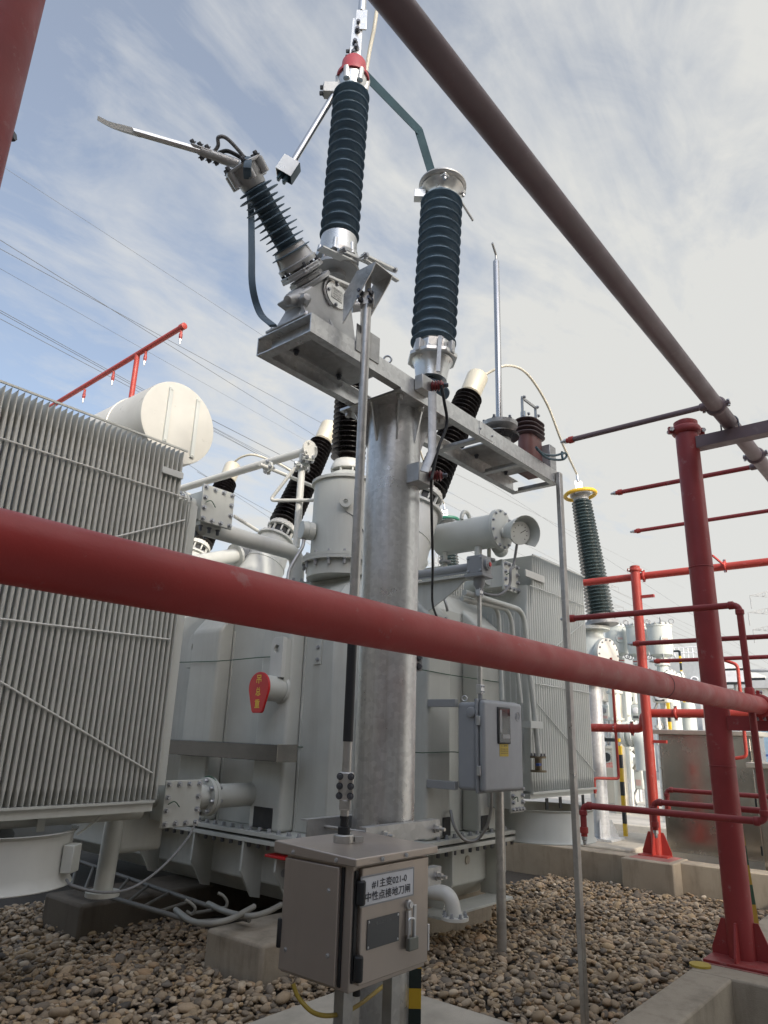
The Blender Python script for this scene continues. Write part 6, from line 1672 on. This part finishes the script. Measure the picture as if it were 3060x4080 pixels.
for zz in (-.065, .05):
    MB().lathe((q.x, 3.10, q.z+zz), (0, 0, 1), [(.070, 0), (.070, .016)], 24).build('valve_flange', M['bronze'], vv)
bolts_on(vv, [(q.x+math.cos(a)*.055, 3.10+math.sin(a)*.055, q.z+.066) for a in np.linspace(0, 2*math.pi, 6, endpoint=False)], (0, 0, 1), .010, .02, M['dark_bolt'])
MB().bar((q.x-.03, 3.07, q.z), (q.x-.11, 3.05, q.z), .03, .02).build('valve_lever', M['blue_paint'], vv)
MB().box((q.x-.16, 3.075, q.z+.30), (q.x+.06, 3.19, q.z+.36)).build('pipe_clip', M['grey_far_paint'], vv)

# ================================================================== SWITCHGEAR AND YARD BEYOND
GI = M['gis_paint']
def entrance(foot, axis_pts, rb, rt, zring, ringmat, label, plabel, n=34, pole=True):
    """gas insulated switchgear entrance bushing on its own post"""
    b0, b1 = axis_pts; d = (b1-b0).normalized(); L = (b1-b0).length
    g = thing('entrance_bushing', b0, label, 'bushing')
    sheds(b0, b1, rb*.66, rb, n, g, M['porcelain_grey'], under=.45, taper=rt/rb, seg=44)
    MB().lathe(b0-d*.16, d, [(rb*1.15, 0), (rb*1.15, .05), (rb*.95, .055), (rb*.72, .16)], 40).build('base_flange', M['gear_grey'], g)
    for a in np.linspace(0, 2*math.pi, 10, endpoint=False):
        u, w = ortho(d); e = u*math.cos(a)+w*math.sin(a); s_ = d.cross(e)*.006
        q = b0-d*.11
        MB().prism([q+e*rb*.7-s_, q+e*rb*1.08-s_, q+e*rb*.76+d*.11-s_, q+e*rb*.66+d*.11-s_], s_*2).build('flange_rib', M['gear_grey'], g, smooth=0)
    MB().lathe(b1, d, [(rt*.75, 0), (rt*.80, .06), (rt*1.02, .08), (rt*1.05, .13), (rt*.9, .14), (.03, .145)], 36).build('top_fitting', M['gear_grey'], g)
    MB().torus(b1+d*.10, d, rt*1.52, .030, 56, 12).build('corona_ring', M[ringmat], g)
    for a in (.4, 2.5, 4.6):
        u, w = ortho(d); e = u*math.cos(a)+w*math.sin(a)
        MB().bar(b1+d*.10+e*rt*.9, b1+d*.10+e*rt*1.5, .02, .012).build('ring_arm', M['gear_grey'], g)
    ts = cr_
    pt = MB().obox(b1+d*.23, ts*.055, cf_*.008, d*.10).build('terminal_plate', M['alu_bright'], g)
    bolts_on(pt, [b1+d*(.20+.055*i)+ts*x-cf_*.009 for i in range(2) for x in (-.03, 0, .03)], -cf_, .011, .014, M['bolt'])
    MB().lathe(b1+d*.32, d, [(.03, 0), (.022, .02), (.018, .14)], 18).build('cable_lug', M['zinc'], g)
    return b1+d*.45
XG = P(2400, 3345, Z=.36).x
YG = P(2400, 3345, Z=.36).y
ye0, ye1 = P(2392, 2448, X=XG), P(2316, 1995, X=XG)
ytop = entrance(None, (ye0, ye1), .205, .150, 0, 'yellow_paint', 'tall grey green ribbed bushing with a yellow ring beyond the right radiator', '')
zg = P(1777, 2078, Z=ye1.z+.1)
g1 = V(zg.x, zg.y, ye1.z); g0 = g1-(ye1-ye0)
gtop = entrance(None, (g0, g1), .205, .150, 0, 'green_paint', 'grey green ribbed bushing with a green ring seen right beside the post', '')
cbp = [tp1-V(0, 0, .02), tp1+V(.12, -.02, .06)]+[P(x, y, D=d) for (x, y), d in zip(((2020, 1457), (2100, 1490), (2180, 1612), (2240, 1765)), (8.2, 8.6, 9.1, 9.5))]+[ytop]
o = MB().tube(spline(cbp, 12), .016, 12).build('cable_lead', M['cable_cream'])
tag(o, 'cream lead arching from the golden cap to the bushing with the yellow ring', 'cable')
cbp = [tp2, tp2+V(.3, 0, .2), P(1600, 1650, D=10.0), P(1690, 1840, D=11.0), P(1745, 1955, D=11.8), gtop]
o = MB().tube(spline(cbp, 12), .016, 12).build('cable_lead', M['cable_cream'])
tag(o, 'cream lead dropping to the bushing with the green ring', 'cable')
# white gas housing and silver post under the yellow ringed bushing
gh = thing('gas_housing', (XG, YG, .36), 'white gas housing with a round bolted side cover on a silver post', 'gas housing')
hb = P(2392, 2500, X=XG); he = P(2398, 2640, X=XG)
MB().lathe((hb.x, YG-.02, he.z-.30), (0, 0, 1), [(.20, 0), (.235, .03), (.235, hb.z-he.z+.05), (.16, hb.z-he.z+.18), (.16, hb.z-he.z+.26), (.26, hb.z-he.z+.262), (.26, hb.z-he.z+.31)], 48).build('vertical_body', GI, gh)
cvr = P(2425, 2608, X=XG-.1)
cd_ = Vector((-.25, -.97, 0)).normalized(); c_b = V(XG, YG, cvr.z)
MB().lathe(c_b, cd_, [(.19, 0), (.19, .22), (.235, .222), (.235, .255)], 48).build('side_branch', GI, gh)
MB().lathe(c_b+cd_*.257, cd_, [(.235, 0), (.235, .03), (.222, .035)], 48).build('round_cover', M['cream_paint'], gh)
u_, w_ = ortho(cd_)
bolts_on(gh, [c_b+cd_*.290+(u_*math.cos(a)+w_*math.sin(a))*.208 for a in np.linspace(0, 2*math.pi, 14, endpoint=False)], cd_, .012, .016, M['bolt'])
MB().cyl((XG, YG, .39), (XG, YG, he.z-.28), .105, n=40).build('silver_post', M['galvanised_far'], gh)
MB().box((XG-.22, YG-.22, .363), (XG+.22, YG+.22, .39)).build('base_plate', M['galvanised_far'], gh)
gussets(gh, (XG, YG, .391), .105, M['galvanised_far'], 4, .22, .11, .3)
for dx, dy in ((-.30, .05), (-.36, .14)):
    MB().obox((XG+dx, YG+dy, .385), (.05, .02, 0), (-.015, .04, 0), (0, 0, .022)).build('wood_packer', M['conduit'], gh)
# three tall domed gas tanks side by side
def gis_tank(cx, yt, yb, X, w, label):
    t_, b_ = P(cx, yt, X=X), P(cx, yb, X=X); D = (t_-EYE).dot(CF); r = w*D/FPX/2
    g = thing('gas_tank', (t_.x, t_.y, b_.z), label, 'gas tank', 'white gas tanks in a row')
    H = t_.z-b_.z
    MB().lathe((t_.x, t_.y, b_.z), (0, 0, 1), [(r*.45, -r*.55), (r*.47, -r*.35), (r*.9, -.02), (r, .10), (r, H-.06), (r*1.05, H-.058), (r*1.05, H-.02), (r, H-.018), (r*.98, H)], 56).build('tank_body', GI, g)
    nb_ = 14
    bolts_on(g, [(t_.x+math.cos(a)*r*1.02, t_.y+math.sin(a)*r*1.02, t_.z-.02) for a in np.linspace(0, 2*math.pi, nb_, endpoint=False)], (0, 0, 1), .018, .03, M['gear_grey'])
    for a in (2.2, 3.6, 5.0):
        MB().torus((t_.x+math.cos(a)*r*1.02, t_.y+math.sin(a)*r*1.02, t_.z+.05), (math.sin(a), -math.cos(a), 0), .045, .010, 20, 8).build('lifting_ring', M['gear_grey'], g)
        MB().torus((t_.x+math.cos(a)*r*.86, t_.y+math.sin(a)*r*.86, b_.z-.08), (math.sin(a), -math.cos(a), 0), .045, .010, 20, 8).build('lifting_ring', M['gear_grey'], g)
    f = V(-.77, -.64, 0)
    MB().lathe(V(t_.x, t_.y, b_.z+H*.45)+f*(r-.02), f, [(r*.36, 0), (r*.36, .04), (r*.34, .045)], 32).build('port_cover', GI, g)
    lb_ = MB().obox(V(t_.x, t_.y, b_.z+H*.46)+f*(r+.03), V(-.64, .77, 0)*r*.22, f*.003, V(0, 0, r*.08)).build('red_label', plain('label_pink', (.52, .36, .33), .5), g)
    zb = b_.z-r*.55
    MB().lathe((t_.x, t_.y, zb-.10), (0, 0, 1), [(r*.62, 0), (r*.62, .04), (r*.50, .042), (r*.50, .06), (r*.62, .062), (r*.62, .10)], 36).build('neck_flange', M['grey_far_paint'], g)
    MB().torus((t_.x, t_.y, zb-.05), (0, 0, 1), r*.53, .014, 36, 8).build('red_band', M['red_clean'], g)
    zl = .95
    MB().cyl((t_.x, t_.y, zl), (t_.x, t_.y, zb-.101), r*.46, n=36).build('lower_body', GI, g)
    zc__ = zb-.10-r*1.0
    for f_ in (V(-.77, -.64, 0), V(.64, -.77, 0)):
        MB().lathe(V(t_.x, t_.y, zc__)+f_*(r*.40), f_, [(r*.46, 0), (r*.46, .22), (r*.58, .222), (r*.58, .26), (r*.54, .27)], 36).build('port_cover', GI, g)
        uu, ww = ortho(f_)
        bolts_on(g, [V(t_.x, t_.y, zc__)+f_*(r*.40+.262)+(uu*math.cos(a)+ww*math.sin(a))*r*.54 for a in np.linspace(0, 2*math.pi, 12, endpoint=False)], f_, .014, .016, M['gear_grey'])
    MB().lathe((t_.x, t_.y, .38), (0, 0, 1), [(r*.6, 0), (r*.6, .04), (r*.42, .05), (r*.42, .57)], 32).build('foot', M['galvanised_far'], g)
    return g, t_, r
gis_tank(2452, 2492, 2600, 14.2, 84, 'domed white gas tank left of the slim red column')
gis_tank(2537, 2490, 2604, 14.0, 84, 'domed white gas tank partly behind the slim red column')
gis_tank(2625, 2487, 2606, 13.8, 92, 'domed white gas tank right of the slim red column')
# lower switchgear bodies
def gas_pipe(name, pts, r, label, mat=GI, fl=()):
    o = thing(name, pts[0], label, 'gas pipe')
    MB().tube(fillet(pts, r*2.2, 8), r, 32).build('pipe', mat, o)
    for p, a in fl:
        MB().lathe(V(p)-V(a)*.03, a, [(r*1.3, 0), (r*1.3, .06)], 36).build('pipe_flange', mat, o)
    return o
XQ = 13.0
a_, b_ = P(2495, 2925, X=XQ), P(2560, 2880, X=XQ)
gas_pipe('gas_duct', [V(XQ, a_.y+.2, a_.z), V(XQ, b_.y, a_.z), V(XQ, b_.y, a_.z-.6)], .17, 'short white gas duct elbow just left of the slim red column', GI, [((XQ, a_.y, a_.z), (0, 1, 0)), ((XQ, a_.y-.12, a_.z), (0, 1, 0))])
for x, y0_, y1_, X, r, lab, mt_ in ((2445, 2700, 2965, 13.4, .12, 'upright pale steel cylinder behind the thin red drop pipe', 'stainless_pale'),
                               (2490, 2740, 3200, 16.2, .13, 'upright white cylinder left of the slim red column', 'gis_paint'),
                               (2680, 2790, 3030, 13.6, .13, 'upright white cylinder above the tall steel enclosure', 'gis_paint'),
                               (2740, 2800, 3030, 14.6, .13, 'second upright white cylinder above the tall steel enclosure', 'gis_paint'),
                               (2620, 2860, 3030, 12.6, .05, 'slender silver rod stand above the tall steel enclosure', 'zinc')):
    t_, b_ = P(x, y0_, X=X), P(x, y1_, X=X)
    o = thing('gas_cylinder', b_, lab, 'gas cylinder')
    MB().lathe((t_.x, t_.y, .38), (0, 0, 1), [(r, 0), (r, t_.z-.45), (r*.9, t_.z-.38)], 32).build('body', M[mt_], o)
    for f in (.35, .75):
        MB().lathe((t_.x, t_.y, b_.z+(t_.z-b_.z)*f), (0, 0, 1), [(r*1.25, 0), (r*1.25, .05)], 32).build('flange', M['grey_far_paint'], o)
for i, (x, y, w, h, X) in enumerate(((2420, 2840, 40, 60, 13.8), (2515, 2760, 50, 90, 16.4), (2400, 2760, 36, 70, 14.2), (2545, 2840, 44, 60, 15.6), (2552, 3080, 34, 120, 15.4), (2640, 2780, 60, 40, 13.4))):
    c = P(x, y, X=X); s_ = (c-EYE).dot(CF)/FPX
    o = thing('mechanism_box', (c.x, c.y, c.z-h*s_/2), ('small pale mechanism box low behind the thin red drop pipe', 'grey mechanism box between the white gas tanks and the big red pipe', 'small mechanism box beside the silver post', 'white valve box left of the slim red column', 'dark framed gauge box left of the slim red column base', 'white valve bank under the third gas tank')[i], 'box')
    MB().box((c.x-.15, c.y-w*s_/2, c.z-h*s_/2), (c.x+.15, c.y+w*s_/2, c.z+h*s_/2)).build('case', (GI, M['grey_far_paint'], M['cream_paint'])[i % 3], o, bevel=.02)
    MB().lathe((c.x-.152, c.y, c.z+h*s_*.12), (-1, 0, 0), [(w*s_*.28, 0), (w*s_*.28, .03), (w*s_*.22, .035)], 28).build('gauge', (M['gear_grey'], M['white_plate'])[i % 2], o)
    MB().box((c.x-.158, c.y-w*s_*.3, c.z-h*s_*.38), (c.x-.1505, c.y+w*s_*.3, c.z-h*s_*.2)).build('label_plate', (M['label_pink'], M['data_plate'])[i % 2], o)
    MB().tube(spline([(c.x, c.y+.1, c.z-h*s_/2+.01), (c.x-.05, c.y+.15, c.z-h*s_/2-.2), (c.x+.1, c.y+.05, c.z-h*s_/2-.45), (c.x+.12, c.y, max(.39, c.z-h*s_/2-.9))], 8), .022, 10).build('feed_hose', M['hose_steel'], o)
    if i in (0, 1, 2, 3, 5): MB().cyl((c.x+.1, c.y, .381), (c.x+.1, c.y, c.z-h*s_/2+.01), .04, n=16).build('leg', M['galvanised_far'], o)
# local control cabinet
kc = P(2470, 3222, Z=.42); 
k_t = P(2462, 2985, X=kc.x).z
kl = P(2403, 3200, X=kc.x).y; kr = P(2530, 3220, Y=kc.y).x
lc_ = thing('control_cabinet', (kc.x, kc.y, .38), 'bright steel and white switchgear cabinet with a round dark window on its side', 'cabinet')
MB().box((kc.x, kc.y, .42), (kr, kl+.25, k_t)).build('cabinet_body', M['cream_paint'], lc_, bevel=.01)
MB().box((kc.x-.04, kc.y-.06, k_t+.001), (kr+.1, kl+.31, k_t+.06)).build('cabinet_roof', M['pale_paint'], lc_, bevel=.01)
MB().box((kc.x-.1, kc.y-.1, .381), (kr+.3, kl+.4, .4195)).build('base_frame', M['galvanised_far'], lc_)
sd_ = MB().box((kc.x-.022, kc.y+.05, .50), (kc.x-.001, kl+.2, k_t-.05)).build('side_door', M['stainless_pale'], lc_, bevel=.006)
q = P(2417, 3017, X=kc.x-.025)
MB().lathe(q, (-1, 0, 0), [(.11, -.004), (.11, .012), (.085, .013), (.085, .004)], 36).build('window_rim', M['alu_bright'], sd_)
MB().lathe(q+V(-.002, 0, 0), (-1, 0, 0), [(.084, 0), (.084, .006)], 36).build('window_pane', M['glass_dark'], sd_)
q = P(2424, 3047, X=kc.x-.025)
pl_ = MB().box((kc.x-.026, q.y-.15, q.z-.055), (kc.x-.0225, q.y+.15, q.z+.055)).build('warning_plate', M['label_pink'], sd_)
letters('高压设备危险', (kc.x-.026, q.y, q.z+.024), (0, -1, 0), (0, 0, 1), .040, M['red_sign'], pl_, width=.26, off=.002)
letters('未经许可勿动', (kc.x-.026, q.y, q.z-.026), (0, -1, 0), (0, 0, 1), .040, M['red_sign'], pl_, width=.26, off=.002)
for f in (.2, .75):
    MB().box((kc.x-.03, kc.y+.02, .5+(k_t-.5)*f), (kc.x-.0225, kc.y+.06, .5+(k_t-.5)*f+.12)).build('hinge', M['zinc'], sd_)
MB().tube(spline([P(x, y, X=kc.x+.5) for x, y in ((2522, 2990), (2540, 3010), (2540, 3040), (2525, 3065))], 8), .035, 14).build('vent_hose', M['conduit'], lc_)
# banded guard posts
def guard(pts, mat, label):
    o = thing('guard_post', pts[0], label, 'guard post')
    for a, b in zip(pts, pts[1:]):
        MB().bar(a, b, .048, .048).build('banded_bar', mat, o, smooth=0)
a_ = P(2487, 3318, Z=.40)
guard([V(a_.x-.2, a_.y-.1, .381), V(a_.x-.2, a_.y-.1, P(2470, 2972, X=a_.x-.2).z)], M['warning_bands_far'], 'yellow and black banded post in front of the switchgear cabinet')
z_ = P(2430, 2945, X=a_.x-.2).z
p0_, p1_ = P(2395, 2947, X=a_.x-.2), P(2470, 2943, X=a_.x-.2)
guard([V(a_.x-.2, p0_.y, p0_.z), V(a_.x-.2, p1_.y, p0_.z)], M['warning_bands_flat'], 'level yellow and black banded bar above the switchgear cabinet')
p0_, p1_ = P(2592, 2697, X=14.5), P(2650, 2697, X=14.5)
guard([V(14.5, p0_.y, p0_.z), V(14.5, p1_.y, p0_.z)], M['warning_bands_flat'], 'level yellow and black banded bar below the third gas tank')
p0_, p1_ = P(2661, 2800, X=13.2), P(2672, 2912, X=13.2)
guard([V(13.2, p0_.y, .381), V(13.2, p0_.y, p0_.z)], M['warning_bands_far'], 'yellow and black banded post above the tall steel enclosure')
p0_, p1_, p2_ = P(2680, 2592, X=19), P(2707, 2594, X=19), P(2725, 2900, X=19)
guard([V(19, p0_.y, p1_.z), V(19, p1_.y, p1_.z), V(19, p1_.y, .2)], M['warning_bands_far'], 'tall thin banded frame behind the third gas tank')
# steel enclosures on the right
def enclosure(X, y0, y1, z0, z1, dep, label):
    o = thing('steel_enclosure', (X, (y0+y1)/2, z0), label, 'enclosure')
    MB().box((X, y0, z0+.10), (X+dep, y1, z1)).build('enclosure_body', M['stainless_clean'], o, bevel=.006)
    MB().box((X+.03, y0+.02, z0), (X+dep-.03, y1-.02, z0+.0995)).build('enclosure_base', M['stainless_pale'], o)
    MB().box((X-.05, y0-.06, z1+.0005), (X+dep+.05, y1+.06, z1+.06)).build('enclosure_roof', M['stainless_pale'], o, bevel=.008)
    dd_ = MB().box((X-.018, y0+.03, z0+.14), (X-.0005, y1-.03, z1-.03)).build('enclosure_door', M['stainless_clean'], o, bevel=.004)
    for f in (.15, .5, .85):
        MB().cyl((X-.022, y0+.04, z0+(z1-z0)*f-.05), (X-.022, y0+.04, z0+(z1-z0)*f+.05), .012, n=12).build('hinge', M['black_paint'], dd_)
zt_ = P(2625, 2925, X=9.95).z
enclosure(9.95, 2.28, P(2622, 2925, X=9.95).y, .2, zt_, .6, 'tall dark stainless enclosure right behind the slim red column')
q = P(3000, 3060, X=9.3)
enclosure(9.3, .6, q.y, .2, q.z, .6, 'lower stainless enclosure at the right edge beyond the far kerb')
# buildings
gbx = thing('building', (34, 12, .2), 'plain grey building block with a round vent behind the gas tanks', 'building')
zt_ = P(2750, 2625, X=34).z
yb0, yb1 = P(2850, 2700, X=34).y, P(2560, 2700, X=34).y
MB().box((34, yb0, .2), (44, yb1, zt_)).build('wall', M['building_grey'], gbx)
q = P(2767, 2712, X=33.98)
MB().lathe((33.999, q.y, q.z), (-1, -.3, 0), [(.18, 0), (.18, .25), (.13, .25), (.13, .05)], 24).build('vent', M['white_plate'], gbx)
for i in range(14):
    y = yb0+.3+i*(yb1-yb0-.6)/13
    MB().cyl((34.2, y, zt_+.0), (34.2, y, zt_+.55), .025, n=8).build('roof_rail_post', M['white_plate'], gbx)
for z in (.30, .55): MB().cyl((34.2, yb0+.3, zt_+z), (34.2, yb1-.3, zt_+z), .025, n=8).build('roof_rail', M['white_plate'], gbx)
wb = thing('building', (40, 6, .2), 'long white building with blue windows along the right edge', 'building')
XB = 26.0
ztb = P(2900, 2745, X=XB).z; ybl = P(2790, 2800, X=XB).y
wall_ = MB().box((XB, -14, .2), (XB+12, ybl, ztb)).build('wall', M['building_white'], wb)
MB().box((XB-.25, -14.2, ztb+.001), (XB+12, ybl+.2, ztb+.30)).build('eave', M['building_grey'], wb)
for i in range(6):
    q = P(3040, 2975, X=XB-.01); y = q.y-i*3.2
    f = MB().box((XB-.06, y-.75, q.z-.75), (XB-.002, y+.75, q.z+.75)).build('window', M['white_plate'], wb)
    MB().box((XB-.075, y-.68, q.z-.68), (XB-.0605, y-.02, q.z+.68)).box((XB-.075, y+.02, q.z-.68), (XB-.0605, y+.68, q.z+.68)).build('pane', M['glass_blue'], f)
rl = thing('yard_railing', (19, 6, .2), 'white picket railing with dark blue rails in front of the white building', 'railing')
q = P(2890, 3000, X=19)
for z in (q.z-.02, q.z-.30): MB().bar((19, q.y+1, z), (19, -4, z), .05, .05).build('rail', M['blue_paint'], rl)
for i in range(40):
    y = q.y+1-i*.20
    MB().cyl((19.05, y, .2), (19.05, y, q.z+.35), .018, n=8).build('picket', M['white_plate'], rl)
q = P(2950, 3000, X=18.9)
MB().box((18.88, q.y-.12, q.z-.36), (18.97, q.y+.12, q.z+.20)).build('blue_plate', M['blue_paint'], rl)
fl_ = thing('floodlight', (24, 6, .2), 'square black floodlight on a pole in front of the white building', 'floodlight')
q = P(2923, 2702, X=24)
MB().cyl((24.1, q.y, .2), (24.1, q.y, q.z+.1), .05, n=14).build('pole', M['gear_grey'], fl_)
MB().box((23.8, q.y-.42, q.z-.20), (24.0, q.y+.30, q.z+.28)).build('lamp_case', M['black_paint'], fl_, bevel=.02)
MB().box((23.79, q.y-.34, q.z-.13), (23.7995, q.y+.22, q.z+.21)).build('lamp_glass', M['white_plate'], fl_)
MB().bar((23.9, q.y-.9, q.z-.05), (23.9, q.y+.40, q.z-.05), .07, .07).build('cross_bar', M['black_paint'], fl_)
for i, (x, y, X) in enumerate(((3030, 2672, 30), (2985, 2742, 42))):
    q = P(x, y, X=X); s_ = X/30
    o = thing('street_lamp', (X, q.y-1.4*s_, .2), ('street lamp head at the right edge, larger and higher one', 'street lamp head just above the white roof, smaller and lower one')[i], 'street lamp')
    MB().tube(spline([(X, q.y-1.6*s_, .2), (X, q.y-1.6*s_, q.z-.4), (X, q.y-1.2*s_, q.z-.05), (X, q.y-.35*s_, q.z+.0)], 8), .06, 12).build('pole', M['galvanised_far'], o)
    MB().rings([[V(X+math.cos(a)*.16*k, q.y+dy*s_, q.z+math.sin(a)*.07*k) for a in np.linspace(0, 2*math.pi, 16, endpoint=False)] for dy, k in ((-.5, .3), (-.3, .9), (0, 1), (.3, .8), (.42, .2))]).build('lamp_head', M['gear_grey'], o)
# lattice towers and lines
def pylon(X, Y, H, label, arms, az):
    o = thing('power_pylon', (X, Y, .2), label, 'pylon')
    u = Vector((math.cos(az), math.sin(az), 0)); w = Vector((-u.y, u.x, 0)); c = V(X, Y, .2)
    m_ = MB(); r = .07
    def leg(t, sx, sy): k = 3.0*(1-t)**1.2+.55; return c+u*sx*k+w*sy*k+V(0, 0, H*t)
    N = 9; ts = [1-(1-i/N)**1.25 for i in range(N+1)]
    for a, b in zip(ts, ts[1:]):
        for sx, sy in ((1, 1), (1, -1), (-1, -1), (-1, 1)):
            m_.bar(leg(a, sx, sy), leg(b, sx, sy), .16, .16)
            nx, ny = (sy, -sx)
            m_.bar(leg(a, sx, sy), leg(b, nx, ny), .08, .08); m_.bar(leg(a, nx, ny), leg(b, sx, sy), .08, .08); m_.bar(leg(b, sx, sy), leg(b, nx, ny), .08, .08)
    m_.build('lattice_body', M['pylon_grey'], o, smooth=0)
    for t, L in arms:
        for s in (1, -1):
            m_ = MB(); tip = c+u*s*L+V(0, 0, H*t+.1)
            for sy in (1, -1):
                m_.bar(leg(t, s, sy), tip, .06, .06); m_.bar(leg(t, s, sy)+V(0, 0, 1.2), tip, .06, .06)
            for f in (.25, .5, .75):
                for sy in (1, -1):
                    p = leg(t, s, sy).lerp(tip, f); q_ = (leg(t, s, sy)+V(0, 0, 1.2)).lerp(tip, f); m_.bar(p, q_, .035, .035); m_.bar(p, (leg(t, s, sy)+V(0, 0, 1.2)).lerp(tip, f-.25), .035, .035)
                m_.bar(leg(t, s, 1).lerp(tip, f), leg(t, s, -1).lerp(tip, f), .035, .035)
            m_.build('cross_arm', M['pylon_grey'], o, smooth=0)
            MB().cyl(tip, tip-V(0, 0, 2.0), .07, n=8).build('hanging_insulator', M['gear_grey'], o)
    return o
q = P(3150, 2600, D=105)
pylon(q.x, q.y, 26, 'grey lattice pylon whose arms poke in at the right edge', ((.70, 5.2), (.80, 5.6), (.90, 5.0)), YAW-math.pi/2)
for i, (x, y, D) in enumerate(((2398, 2290, 220), (1740, 2200, 230))):
    q = P(x, y, D=D)
    pylon(q.x, q.y, q.z, ('far lattice pylon top beside the bushing with the yellow ring', 'far lattice pylon top low between the post and the small oil tank')[i], ((.80, 6), (.92, 5)), YAW-math.pi/2)
lines = [((0, 956), (682, 1380)), ((0, 991), (690, 1365)), ((0, 657), (1033, 1328)), ((0, 1070), (516, 1360)), ((0, 1236), (560, 1545)), ((0, 1270), (570, 1570)), ((0, 1245), (560, 1553)), ((858, 1680), (1290, 1900)), ((868, 1712), (1290, 1935)), ((930, 1960), (1200, 2110)), ((780, 1870), (1100, 2080)),
         ((1690, 1960), (2230, 2240)), ((1680, 2000), (2230, 2290)), ((1690, 2095), (2250, 2370)), ((2400, 2330), (2790, 2510)), ((2410, 2360), (2780, 2540)), ((2420, 2410), (2790, 2610)), ((2690, 2520), (3040, 2660)), ((2690, 2560), (3050, 2760)), ((2020, 1990), (2340, 2150))]
for i, ((x0, y0), (x1, y1)) in enumerate(lines):
    H = 19+1.1*(i % 3)
    a, b = P(x0, y0, D=46+2*(i % 3)), P(x1, y1, D=(62 if i < 11 else 90))
    if i >= 11: a = P(x0, y0, D=60)
    d = (b-a)
    pts = []
    for k in range(13):
        f = -.35+(7.0 if i < 11 else 6.0)*k/12
        p = a+d*f; p = p+V(0, 0, 0)
        pts.append(p)
    rad = .013 if i in (2, 3, 8, 9, 10) or i >= 11 else .021
    o = MB().tube(pts, rad, 6).build('overhead_wire', M['line_grey'] if i < 11 else M['cable_grey'])
    o['category'] = 'power line'; o['group'] = 'overhead power lines crossing the sky'
    o['label'] = 'thin overhead power line slanting across the sky behind the transformer'
